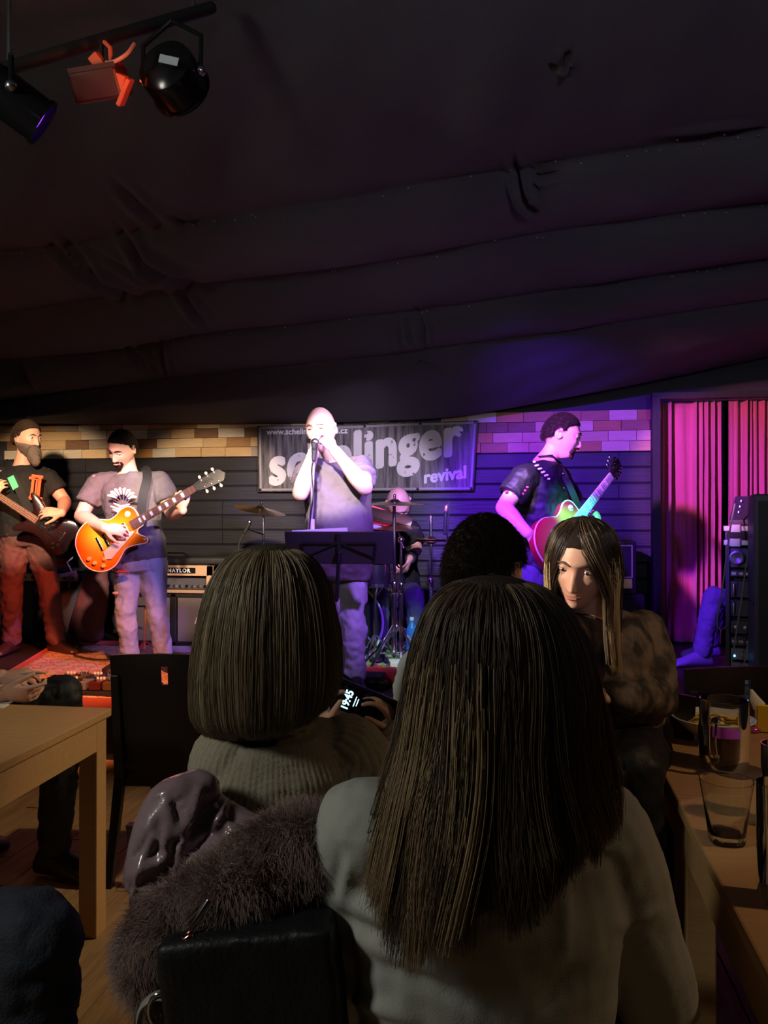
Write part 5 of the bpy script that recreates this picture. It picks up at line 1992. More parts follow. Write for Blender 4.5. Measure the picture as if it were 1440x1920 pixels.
def banner_text(s_, u, v, h, ang, m_, bold, sx=1.0, wid=None, name='lettering', spacing=1.0):
    """letters thickened by overlaying shifted copies of their outlines"""
    o = text_mesh(name, s_, h, Matrix.Identity(4), m_, None, bold=0, depth=.0006, spacing=spacing)
    me_ = o.data
    n_ = len(me_.vertices)
    co = np.empty(n_ * 3)
    me_.vertices.foreach_get('co', co)
    co = co.reshape(-1, 3)
    fs0 = [tuple(p.vertices) for p in me_.polygons]
    w0 = co[:, 0].max()
    f = (wid / w0) if wid else sx
    o0 = bpt(u, v)
    ca_, sa_ = math.cos(ang), math.sin(ang)
    V_, F_ = [], []
    shifts = [(0, 0)] + [(bold * math.cos(a), bold * math.sin(a)) for a in np.linspace(0, 2 * math.pi, 10, endpoint=False)]
    for k, (dx, dz) in enumerate(shifts):
        x = co[:, 0] * f + dx
        y = co[:, 1] + dz
        out = np.empty_like(co)
        out[:, 0] = o0.x + x * ca_
        out[:, 2] = o0.z + x * sa_ + y
        uu = (out[:, 0] - p00.x) / (p10.x - p00.x)
        out[:, 1] = BY - .0055 - k * .00008 + .006 * np.sin(uu * 14) + .004 * np.sin(uu * 31 + 1.5) - co[:, 2]
        V_ += out.tolist()
        F_ += [tuple(i + k * n_ for i in q) for q in fs0]
    bpy.data.objects.remove(o)
    o = MB().add(V_, F_).build(name, m_, bn, smooth=False)
    return o


def worn_print():
    """pale ink, chipped away in patches"""
    m = bpy.data.materials.new('worn_print')
    m.use_nodes = True
    nt = m.node_tree
    bs = nt.nodes['Principled BSDF']
    bs.inputs['Roughness'].default_value = .7
    tc = nt.nodes.new('ShaderNodeTexCoord')
    nz = nt.nodes.new('ShaderNodeTexNoise')
    nz.inputs['Scale'].default_value = 14
    nz.inputs['Detail'].default_value = 5
    rp = nt.nodes.new('ShaderNodeValToRGB')
    e = rp.color_ramp.elements
    e[0].position = .30
    e[0].color = (.08, .07, .07, 1)
    e[1].position = .36
    e[1].color = (.72, .69, .66, 1)
    nt.links.new(tc.outputs['Object'], nz.inputs['Vector'])
    nt.links.new(nz.outputs[0], rp.inputs[0])
    nt.links.new(rp.outputs[0], bs.inputs['Base Color'])
    return m


wp = worn_print()
PXM = 1450 / 6.85
wB = (p10 - p00).length
banner_text('schelinger', .055, .11, .50, math.radians(8.5), wp, .020, wid=wB * .90, spacing=1.06)
banner_text('revival', .775, .11, .155, math.radians(7), wp, .006, wid=wB * .19)
banner_text('www.schelingerrevival.cz', .045, .865, .075, 0, white_p, .002, wid=wB * .385)

# ---- right side of the stage: rack, mixing desk, speaker column, cables
case_m = mat('flight_case', (0.05, 0.045, 0.07), 0.45, bump=.1, bscale=60)
alu = mat('aluminium', (0.60, 0.60, 0.65), 0.35, 0.85)
rkD = 4.95
rx0 = on_stage(1360, rkD)
RK = facing(-20)
rk = thing('rack_case', 'tall black rack case of audio units with aluminium edges at the right', 'rack case', rx0)
W_, DP_, H_ = .54, .50, 1.00


def rl(x, y, z):
    return rx0 + RK @ V(x, y, z)


b = MB()
b.box(rl(W_ / 2, DP_ / 2 + .04, H_ / 2), (W_, DP_ - .06, H_), RK)
for x_ in (.012, W_ - .012):
    b.box(rl(x_, .02, H_ / 2), (.024, .06, H_), RK)
b.build('shell', case_m, rk, smooth=False)
for z_ in (.985, .895, .02):
    MB().box(rl(W_ / 2, .0, z_), (W_ + .02, .03, .035), RK).build('edge_rail', alu, rk, smooth=False, bevel=.004)
for x_ in (.02, W_ - .16):
    for z_ in (.985, .895):
        MB().box(rl(x_ + .04, -.012, z_), (.07, .02, .055), RK).build('corner_bracket', alu, rk, smooth=False, bevel=.006)
MB().box(rl(W_ / 2, -.005, .94), (W_ - .02, .02, .055), RK).build('lid_band', black_matt, rk, smooth=False)
units = [(.80, .13, 'led'), (.70, .045, 'vent'), (.60, .11, 'handles'), (.48, .11, 'handles'), (.36, .09, 'knobs'), (.27, .06, 'vent'), (.19, .08, 'lit'), (.09, .10, 'lit')]
leds = [mat('green_led', (0, 0, 0), emit=(.1, 1, .2), estr=5), mat('red_led', (0, 0, 0), emit=(1, .1, .05), estr=6), mat('blue_led', (0, 0, 0), emit=(.1, .5, 1), estr=8)]
unit_m = mat('rack_unit', (.10, .09, .13), .35, .5)
for i, (z_, h__, k_) in enumerate(units):
    u_ = MB().box(rl(W_ / 2, .0, z_), (W_ - .06, .02, h__ - .008), RK).build('rack_unit', unit_m if k_ != 'lit' else mat('rack_unit_pale', (.35, .32, .40), .3, .6), rk, smooth=False, bevel=.002)
    if k_ == 'handles':
        for x_ in (.05, .16, .34, .46):
            MB().tube([rl(x_, -.03, z_ - h__ * .3), rl(x_, -.03, z_ + h__ * .3)], .006, 8).build('handle', alu, u_)
    elif k_ == 'led':
        MB().lathe([(.045, 0), (.045, .03), (.035, .034), (0, .02)], rl(.07, -.01, z_), RK @ Matrix.Rotation(math.radians(90), 3, 'X'), 20).build('dial', alu, u_)
        MB().lathe([(.048, 0), (.044, .02), (0, .01)], rl(.36, -.01, z_), RK @ Matrix.Rotation(math.radians(90), 3, 'X'), 20).build('fan_grille', black_gloss, u_)
        MB().box(rl(.21, -.012, z_), (.12, .004, .010), RK).build('marking', alu, u_, smooth=False)
        MB().box(rl(.27, -.013, z_ - .02), (.008, .004, .012), RK).build('lamp', leds[0], u_, smooth=False)
    elif k_ == 'vent':
        for j in range(12):
            MB().box(rl(.05 + j * .040, -.012, z_), (.026, .004, .016), RK).build('slot', alu, u_, smooth=False)
    elif k_ == 'knobs':
        for j in range(8):
            MB().lathe([(.012, 0), (.011, .014), (0, .015)], rl(.06 + j * .055, -.01, z_), RK @ Matrix.Rotation(math.radians(90), 3, 'X'), 10).build('knob', alu, u_)
    else:
        for j in range(9):
            MB().box(rl(.05 + j * .050, -.012, z_ + .012 * ((j * 7) % 3 - 1)), (.014, .004, .010), RK).build('lamp', (leds + [white_p])[(j * 5 + i) % 4], u_, smooth=False)
mx_ = thing('mixing_desk', 'dark sloping mixing desk standing on the rack case', 'mixer', rl(W_ / 2, .2, H_))
vs = [rl(x_, y_, z_) for x_ in (.02, W_ + .1) for y_, z_ in ((.0, 1.005), (.50, 1.005), (.50, 1.20), (.40, 1.20), (.0, 1.04))]
MB().add(vs, [(0, 1, 2, 3, 4), (9, 8, 7, 6, 5)] + [(i, i + 5, (i + 1) % 5 + 5, (i + 1) % 5) for i in range(5)]).build('housing', case_m, mx_, smooth=False, bevel=.01)
for j in range(8):
    for i_ in range(3):
        MB().lathe([(.007, 0), (.006, .012), (0, .012)], rl(.07 + j * .06, .10 + i_ * .09, 1.085 + i_ * .037), n=8).build('knob', alu, mx_)
for k, (x0_, y0_, x1_, y1_, lb) in enumerate(((1378, 945, 1345, 1165, 'grey cable hanging in a loop from the mixing desk at the left of the rack'), (1418, 950, 1372, 1240, 'grey cable slanting across the middle of the rack'), (1430, 1070, 1395, 1245, 'pale cable running down to the lower right of the rack'))):
    d_ = rkD - .14
    q = [np.array(P(x0_, y0_, d_ + .05)), np.array(P(x0_ * .75 + x1_ * .25 - 2, y0_ * .75 + y1_ * .25, d_ - .06)), np.array(P(x0_ * .35 + x1_ * .65, y0_ * .35 + y1_ * .65, d_ - .08)), np.array(P(x1_, y1_, d_ - .04))]
    if k == 0:
        q += [np.array(P(1352, 1180, d_ - .03)), np.array(P(1365, 1172, d_ + .02))]
    o_ = MB().tube([Vector(c) for c in cat(q, 7)], .005, 6).build('cable', mat('cable_grey', (.30, .28, .34), .5), None)
    tag(o_, lb, 'cable')
spk = thing('speaker_column', 'tall grey speaker box cut by the right edge of the picture', 'speaker', on_stage(1470, 4.35))
sc_ = on_stage(1489, 4.38)
spm = mat('speaker_grey', (.075, .07, .09), .5, bump=.15, bscale=120)
MB().box(sc_ + V(0, .16, .60), (.36, .34, 1.18), facing(-10)).build('cabinet', spm, spk, smooth=False, bevel=.012)
MB().box(sc_ + V(0, .16, .60) + facing(-10) @ V(0, -.175, 0), (.31, .012, 1.10), facing(-10)).build('front_grille', grille_dk, spk, smooth=False)
MB().box(sc_ + V(0, .16, .56) + facing(-10) @ V(-.183, 0, .0), (.006, .34, .012), facing(-10)).build('seam_strip', black_gloss, spk, smooth=False)
MB().box(sc_ + V(0, .16, .006), (.30, .28, .012)).build('foot', black_matt, spk, smooth=False)

# person sitting on the stage behind the rack: a trousered leg and shoe show
D = 5.35
grey_tr = mat('grey_trousers', (.10, .09, .16), .8, bump=.25, bscale=150)
J = dict(head=P(1535, 905, D + .30), look=cv(-.8, -.2, .3), neck=P(1535, 955, D + .30), shA=P(1525, 975, D + .14), shB=P(1547, 975, D + .48),
         elA=P(1515, 1040, D + .05), elB=P(1535, 1040, D + .5), wrA=P(1455, 1090, D + .10), wrB=P(1470, 1095, D + .42),
         pel=P(1510, 1145, D + .30), hipA=P(1500, 1150, D + .20), hipB=P(1505, 1150, D + .40), knA=P(1338, 1118, D + .08), knB=P(1345, 1120, D + .46),
         anA=P(1315, 1225, D + .12), anB=P(1330, 1225, D + .5), toeA=cv(-1, 0, .15), toeB=cv(-1, 0, .1), front=cv(-1, 0, .1))
for a in ('anA', 'anB'):
    J[a].z = STAGE_Z + .09
J['handA'] = dict(d=cv(-.8, -.4, .1), pn=cv(0, -1, 0), side=1, curl=(.3, .3, .3))
J['handB'] = dict(d=cv(-.8, -.4, .1), pn=cv(0, -1, 0), side=-1, curl=(.3, .3, .3))
person('person sitting behind the rack case, one trousered leg stretched towards the curtain', Z3(P(1400, 1240, D + .2), STAGE_Z), J, tee_black, grey_tr, mat('grey_shoe', (.16, .15, .22), .6),
       k=1.0, sleeve=1.95, hair=mask_short(), hair_m=hair_dark, g=.02)
st2 = thing('folding_stool', 'black stool under the person behind the rack case', 'stool', Z3(P(1510, 1200, D + .3), STAGE_Z))
q = J['pel'].copy()
q.z -= .14
MB().box(q, (.34, .34, .04)).build('seat', black_matt, st2, bevel=.01)
for x_ in (-.14, .14):
    for y_ in (-.14, .14):
        MB().tube([q + V(x_, y_, 0), V(q.x + x_ * 1.1, q.y + y_ * 1.1, STAGE_Z + .01)], .012, 8).build('leg', black_gloss, st2)

# ---- lamps on the truss, upper left
tr0, tr1 = P(-60, 150, 2.05), P(395, 15, 2.35)
truss = thing('lighting_bar', 'black bar under the ceiling carrying the stage lamps, upper left', 'lighting bar', lp(tr0, tr1, .5))
MB().tube([tr0, tr1], .018, 12).build('tube', black_matt, truss)
for t_ in (.15, .92):
    q = lp(tr0, tr1, t_)
    MB().tube([q, V(q.x, q.y, 2.96)], .006, 8).build('hanger', steel, truss)


def lamp_can(label, c, aim, r, L, em, estr, m_, lab=False, name='stage_lamp'):
    th_ = thing(name, label, 'stage lamp', c)
    aim = Vector(aim).normalized()
    R = zbasis(aim)
    MB().lathe([(.001, -L * .55), (r * .55, -L * .55), (r * .95, -L * .35), (r, -L * .2), (r, L * .45), (r * 1.08, L * .45), (r * 1.08, L * .5), (r * .94, L * .5), (r * .90, L * .40), (.001, L * .38)], c, R, 32).build('housing', m_, th_)
    MB().lathe([(.001, L * .40), (r * .88, L * .40)], c, R, 28, cap=False).build('lens', mat('lens_' + name + str(len(MATS)), (.02, .01, .05), .1, emit=em, estr=estr), th_)
    YR = aim.cross(V(0, 0, 1)).normalized()
    for s_ in (-1, 1):
        MB().tube([c + YR * s_ * r * 1.10, c + YR * s_ * r * 1.12 + V(0, 0, r * 1.2), c + V(0, 0, r * 1.9)], .007, 8).build('yoke_arm', m_, th_)
        MB().ell(c + YR * s_ * r * 1.12, .014).build('yoke_knob', steel, th_)
    if lab:
        MB().box(c + R @ V(r * .1, 0, 0) + cv(.014, -.020, r * 1.30), (.052, .002, .022), basis(x=cv(1, -.22, 0), y=-FWD)).build('rating_label', mat('grey_label', (.55, .62, .62), .5), th_, smooth=False)
    return th_


lamp_can('round black stage lamp with a small white label, third on the bar', P(322, 142, 2.2), V(.10, .93, -.20), .083, .115, (.25, .05, 1), .6, black_gloss, lab=True)
lamp_can('big dark stage lamp with a violet glowing rim at the far left edge', P(20, 185, 1.95), cv(.69, -.46, -.34), .058, .18, (.30, .04, 1), 2.2, black_gloss)
# rectangular flood lamp, the red light on it put into its colours
c = P(190, 160, 2.12)
fl_ = thing('flood_lamp', 'rectangular flood lamp lit orange-red at its end, middle of the bar', 'stage lamp', c)
RF = basis(x=cv(.97, .10, .10), y=cv(.1, .5, -.85))
orange_h = mat('orange_lit_metal', (.70, .14, .06), .4)
MB().box(c, (.135, .10, .075), RF).build('housing', mat('red_lit_housing', (.07, .014, .010), .4), fl_, smooth=False, bevel=.008)
for j in range(6):
    MB().box(c + RF @ V(0, -.04 + j * .016, .042), (.13, .003, .014), RF).build('cooling_fin', mat('red_lit_housing', (.16, .03, .02), .4), fl_, smooth=False)
b = MB()
b.box(c + cv(.052, -.012, .03), (.048, .035, .055), RF @ Matrix.Rotation(.5, 3, 'Y')).box(c + cv(.072, -.030, .02), (.012, .045, .075), RF @ Matrix.Rotation(.7, 3, 'Y')).box(c + cv(.005, .045, .03), (.030, .03, .045), RF @ Matrix.Rotation(-.5, 3, 'Y'))
b.build('end_shield', orange_h, fl_, smooth=False, bevel=.003)
MB().tube([c + cv(.02, .10, .03), c + cv(.035, .085, .03), c + cv(.038, .03, .03)], .006, 8).build('bracket', orange_h, fl_)
MB().tube([Vector(q) for q in cat([np.array(c + cv(.02, .045, .03)), np.array(c + cv(.05, .035, .05)), np.array(c + cv(.085, .055, .05)), np.array(c + cv(.10, .095, .03))], 6)], .005, 8).build('cable', mat('pink_cable', (.75, .35, .28), .5), fl_)
MB().box(c + RF @ V(0, .052, 0), (.12, .004, .065), RF).build('lens', mat('flood_lens', (0, 0, 0), emit=(1, .12, .03), estr=3), fl_, smooth=False)
MB().tube([c + V(0, 0, .03), c + V(0, 0, .12)], .006, 8).build('hook', black_matt, fl_)
spot('flood_end_fill', c + cv(.20, -.10, .22), c + cv(.05, -.01, .02), 2.2, (1.0, .20, .05), 60, .8, .02)  # unseen spot added to light the end shield from outside

# ================================================================ furniture of the audience
chair_m = mat('black_chair_wood', (0.014, 0.010, 0.009), 0.38, bump=.1, bscale=40)
table_m = mat('beech_table', (0.50, 0.30, 0.13), 0.45, col2=(0.42, 0.24, 0.10), nscale=4, stretch=(2, 14, 14), bump=.08, bscale=10, contrast=.3)


def make_chair(label, slot=True):
    """local: sitter faces +y, the back panel stands at y = -0.21"""
    th_ = thing('chair', label, 'chair')
    b = MB()
    b.box((0, 0, .445), (.42, .42, .035))
    b.build('seat', chair_m, th_, smooth=False, bevel=.008)
    b = MB()
    for s_ in (-1, 1):
        b.box((s_ * .19, 0, .395), (.025, .38, .07))
        b.box((0, s_ * .185, .395), (.38, .025, .07))
    b.build('seat_frame', chair_m, th_, smooth=False)
    # back panel, curved, with a grip slot
    nx, nz = 28, 20
    w, z0, z1 = .42, .405, .885
    ex = {(i, j) for i in (13, 14) for j in (15, 16, 17)} if slot else set()

    def bp(i, j, s_):
        u = (i / nx - .5)
        z = z0 + (z1 - z0) * j / nz
        return (u * (w + .02 * j / nz) * (.94 + .06 * j / nz), -.205 - .05 * (j / nz) + .05 * (4 * u * u) * -1 * -1 * .5 + s_ * .009, z + (-.012 * 4 * u * u if j == nz else 0))
    b = MB()
    vs, ix = [], {}
    for s_ in (-1, 1):
        for i in range(nx + 1):
            for j in range(nz + 1):
                ix[(i, j, s_)] = len(vs)
                vs.append(bp(i, j, s_))
    fs_ = []
    cells = {(i, j) for i in range(nx) for j in range(nz)} - ex
    for (i, j) in cells:
        for s_ in (-1, 1):
            q = (ix[(i, j, s_)], ix[(i + 1, j, s_)], ix[(i + 1, j + 1, s_)], ix[(i, j + 1, s_)])
            fs_.append(q if s_ < 0 else q[::-1])
        for (di, dj, a, c) in ((-1, 0, (i, j + 1), (i, j)), (1, 0, (i + 1, j), (i + 1, j + 1)), (0, -1, (i, j), (i + 1, j)), (0, 1, (i + 1, j + 1), (i, j + 1))):
            if (i + di, j + dj) not in cells:
                fs_.append((ix[a + (-1,)], ix[c + (-1,)], ix[c + (1,)], ix[a + (1,)]))
    b.add(vs, fs_)
    b.build('backrest', chair_m, th_, angle=40)
    for s_ in (-1, 1):
        l_ = MB()
        l_.rings([[V(s_ * x_ + dx, y_ + dy, z_) for dx, dy in ((-h_, -h_), (h_, -h_), (h_, h_), (-h_, h_))] for x_, y_, z_, h_ in ((.205, -.27, 0, .015), (.19, -.20, .40, .019), (.195, -.235, .80, .016))])
        l_.build('rear_leg', chair_m, th_, smooth=False, bevel=.004)
        l_ = MB()
        l_.rings([[V(s_ * x_ + dx, y_ + dy, z_) for dx, dy in ((-h_, -h_), (h_, -h_), (h_, h_), (-h_, h_))] for x_, y_, z_, h_ in ((.19, .19, 0, .015), (.19, .185, .40, .020))])
        l_.build('front_leg', chair_m, th_, smooth=False, bevel=.004)
    return th_


def put(th_, p, rz, label=None):
    th_.location = (p.x, p.y, 0)
    th_.rotation_euler = (0, 0, rz)
    if label:
        th_['label'] = label
    return th_


ch0 = make_chair('black wooden chair with a grip slot in its back beside the left table')
put(ch0, Z3(P(293, 1300, 2.98), 0) + V(0.02, .22, 0), math.radians(6))
chr_ = copy_tree(ch0)
put(chr_, Z3(P(1337, 1300, 2.74), 0) + V(.05, .22, 0), math.radians(14), 'black wooden chair whose back rises beyond the far end of the right table')


def table(label, fl_, e1, e2, L, W_, leg_c='fr'):
    """fl_: a top corner; e1 along the length, e2 along the width (unit)"""
    th_ = thing('table', label, 'table', V(fl_.x, fl_.y, 0))
    e1, e2 = Vector(e1), Vector(e2)
    c = fl_ + e1 * L / 2 + e2 * W_ / 2
    R = basis(x=e1, z=(0, 0, 1))
    MB().box(c - V(0, 0, .014), (L, W_, .028), R).build('tabletop', table_m, th_, smooth=False, bevel=.005)
    for s_ in (-1, 1):
        MB().box(c + e2 * s_ * (W_ / 2 - .025) - V(0, 0, .078), (L - .12, .022, .10), R).build('apron', table_m, th_, smooth=False)
        MB().box(c + e1 * s_ * (L / 2 - .025) - V(0, 0, .078), (.022, W_ - .12, .10), R).build('apron', table_m, th_, smooth=False)
        for q in (-1, 1):
            MB().box(c + e1 * s_ * (L / 2 - .045) + e2 * q * (W_ / 2 - .045) - V(0, 0, .028 + .361), (.065, .065, .722), R).build('leg', table_m, th_, smooth=False, bevel=.004)
    return th_, c, R


C = GZ(210, 1327, .75)
e = (GZ(0, 1431, .75) - C).normalized()
e2 = V(e.y, -e.x, 0)
if e2.dot(RGT) > 0:
    e2 = -e2
table('beech table at the left, its top crossed by soft shadows', C, e, e2, 1.10, 0.75)
cc_ = MB().box(GZ(-8, 1322, .75) + V(0, 0, .002), (.09, .09, .004), facing(12)).build('coaster', mat('white_card', (.75, .74, .70), .6), None, smooth=False)
tag(cc_, 'white card coaster at the far edge of the left table', 'coaster')
S_ = GZ(1263, 1487, .75)
e = (GZ(1397, 1747, .75) - S_).normalized()
e2 = V(-e.y, e.x, 0)
if e2.dot(RGT) < 0:
    e2 = -e2
RT_far = S_ - e * (.80)
table('beech table at the right carrying the bowl and the beer mug', S_ - e * .002, -e, e2, .80, .80)
table('nearer beech table at the right carrying the empty tumbler', S_ + e * .003, e, e2, 1.15, .80)

# ---- things on the right tables
glass_m = mat('clear_glass', (0.95, 0.97, 0.96), 0.03, trans=1.0, ior=1.45)
porcelain = mat('porcelain', (0.78, 0.80, 0.76), 0.25, coat=.3)
beer_m = mat('dark_beer', (0.10, 0.02, 0.006), 0.1, trans=.35, ior=1.33)
TZ = .75


def on_table(px, py):
    p = GZ(px, py, TZ)
    return V(p.x, p.y, TZ)


bc = on_table(1337, 1388)
bw = thing('bowl', 'wide white bowl of yellow potato crisps behind the beer mug', 'bowl', bc)
MB().lathe([(.001, .004), (.035, .004), (.038, 0), (.042, 0), (.046, .010), (.080, .035), (.113, .066), (.116, .068), (.113, .070), (.078, .041), (.044, .017), (.001, .012)], bc, n=48).build('body', porcelain, bw)
chips = [mat('crisp_%d' % i, c_, .6, bump=.3, bscale=80) for i, c_ in enumerate(((.85, .62, .18), (.75, .48, .10), (.88, .70, .30)))]
cr = MB()
for k in range(110):
    a, rr = rng.uniform(0, 6.28), .072 * math.sqrt(rng.uniform())
    q = bc + V(rr * math.cos(a), rr * math.sin(a), .034 + .030 * (1 - rr / .07) + rng.uniform(0, .012) + (rr / .07) * .012)
    Rr = Matrix.Rotation(rng.uniform(-.7, .7), 3, 'X') @ Matrix.Rotation(rng.uniform(0, 6.28), 3, 'Z')
    w_ = rng.uniform(.010, .017)
    cr.cur = k % 3
    vs = []
    for i in range(4):
        for j in range(4):
            u, v = i / 3 - .5, j / 3 - .5
            vs.append(q + Rr @ V(u * 2 * w_, v * 2 * w_, .3 * w_ * math.cos(u * 5)))
    cr.add(vs, [(i * 4 + j, i * 4 + j + 1, i * 4 + j + 5, i * 4 + j + 4) for i in range(3) for j in range(3)])
o_ = cr.build('potato_crisps', chips, None, solid=.0012)
tag(o_, 'yellow potato crisps heaped in the white bowl', 'crisps', kind='stuff')

mc = on_table(1358, 1441)
mg = thing('beer_mug', 'large glass mug half full of dark beer on the right table', 'mug', mc)
prof = [(.001, .012), (.046, .010), (.054, .020), (.058, .045), (.058, .10), (.055, .135), (.0555, .178), (.058, .180), (.0605, .178), (.060, .135), (.063, .10), (.063, .045), (.059, .012), (.052, 0), (.001, 0)]
MB().lathe(prof, mc, n=40).build('glass', glass_m, mg)
MB().lathe([(.001, .0135), (.045, .0125), (.053, .022), (.0572, .045), (.0572, .088), (.001, .088)], mc, n=40).build('beer', beer_m, mg)
hp = cv(-.62, 0, .78)
hp.z = 0
hp.normalize()
MB().tube([Vector(q) for q in cat([np.array(mc + hp * .060 + V(0, 0, .135)), np.array(mc + hp * .090 + V(0, 0, .135)), np.array(mc + hp * .100 + V(0, 0, .09)), np.array(mc + hp * .088 + V(0, 0, .045)), np.array(mc + hp * .061 + V(0, 0, .040))], 6)], .009, 10).build('handle', glass_m, mg)
coas = MB().lathe([(.07, 0), (.07, .002), (0.001, .002)], mc + V(.03, -.02, .0002) - V(0, 0, 0), n=30).build('coaster', mat('dark_coaster', (.10, .06, .04), .7), None, smooth=False)
tag(coas, 'dark round coaster sticking out from under the beer mug', 'coaster')
for ch_ in (mg,):
    ch_.location.z += .0025

tc2 = on_table(1362, 1578)
tb2 = thing('tumbler', 'empty faceted glass tumbler nearest to the edge of the right table', 'glass', tc2)
n8 = 8
rs = []
for r_, z_, tw in ((.032, 0, .5), (.034, .003, .5), (.037, .03, .4), (.044, .08, .15), (.052, .125, 0), (.050, .125, 0), (.042, .08, .15), (.034, .03, .4), (.028, .018, .5)):
    ring = []
    for k in range(32):
        a = 2 * math.pi * k / 32 + .4
        sq = 1 / max(abs(math.cos((a * 1.0) % (math.pi / 2) - math.pi / 4)), .1)
        f = 1 + tw * (min(1.25, (1.0 / max(abs(math.cos(a)), abs(math.sin(a))))) - 1) * .8
        ring.append(tc2 + V(r_ * f * math.cos(a), r_ * f * math.sin(a), z_))
    rs.append(ring)
MB().rings(rs).build('glass', glass_m, tb2, angle=30)
juice = mat('yellow_juice', (.85, .60, .05), .1, trans=.4, ior=1.33)


def plain_glass(label, c, r, h, fill=None, fm=None):
    th_ = thing('glass', label, 'glass', c)
    MB().lathe([(.001, .008), (r - .006, .008), (r - .0025, .02), (r - .002, h), (r, h), (r, .01), (r - .003, 0), (.001, 0)], c, n=32).build('glass_wall', glass_m, th_)
    if fill:
        MB().lathe([(.001, .0095), (r - .007, .0095), (r - .0035, .02), (r - .003, fill), (.001, fill)], c, n=32).build('drink', fm, th_)
    return th_


plain_glass('tall clear glass cut by the right edge of the picture, nearest the camera', on_table(1462, 1690), .036, .20)
plain_glass('glass of yellow juice cut by the right edge of the picture', on_table(1462, 1545), .036, .17, .07, juice)
plain_glass('small clear glass with a dark drink behind the beer mug', on_table(1402, 1362), .036, .088, .022, beer_m)
pk = on_table(1434, 1375)
sp_ = thing('sauce_packet', 'yellow and white folded packet at the right edge behind the mug', 'packet', pk)
MB().box(pk + V(0, 0, .045), (.045, .012, .085), facing(-15) @ Matrix.Rotation(.15, 3, 'X')).build('card', mat('yellow_card', (.85, .60, .04), .5), sp_, smooth=False, bevel=.003)
MB().tube([pk + V(-.015, 0, .08), pk + V(-.030, 0, .105), pk + V(-.038, 0, .13)], [(.020, .004), (.014, .004), (.004, .002)], 8).build('torn_corner', mat('white_card', (.75, .74, .70), .6), sp_)
pt = MB().ell(on_table(1412, 1374) + V(0, 0, .010), (.022, .016, .010)).build('wrapped_sweet', mat('pink_foil', (.65, .12, .40), .2, .6), None)
tag(pt, 'pink foil-wrapped sweet between the mug and the yellow packet', 'sweet')

# ================================================================ people in the audience
def hair_mat(name, dark, light, rough=.38):
    m = bpy.data.materials.new(name)
    m.use_nodes = True
    nt = m.node_tree
    b = nt.nodes['Principled BSDF']
    b.inputs['Roughness'].default_value = rough
    b.inputs['Specular IOR Level'].default_value = .45
    hi = nt.nodes.new('ShaderNodeHairInfo')
    rp = nt.nodes.new('ShaderNodeValToRGB')
    rp.color_ramp.elements[0].color = rgba(dark)
    rp.color_ramp.elements[1].color = rgba(light)
    nt.links.new(hi.outputs['Random'], rp.inputs[0])
    nt.links.new(rp.outputs[0], b.inputs['Base Color'])
    return m


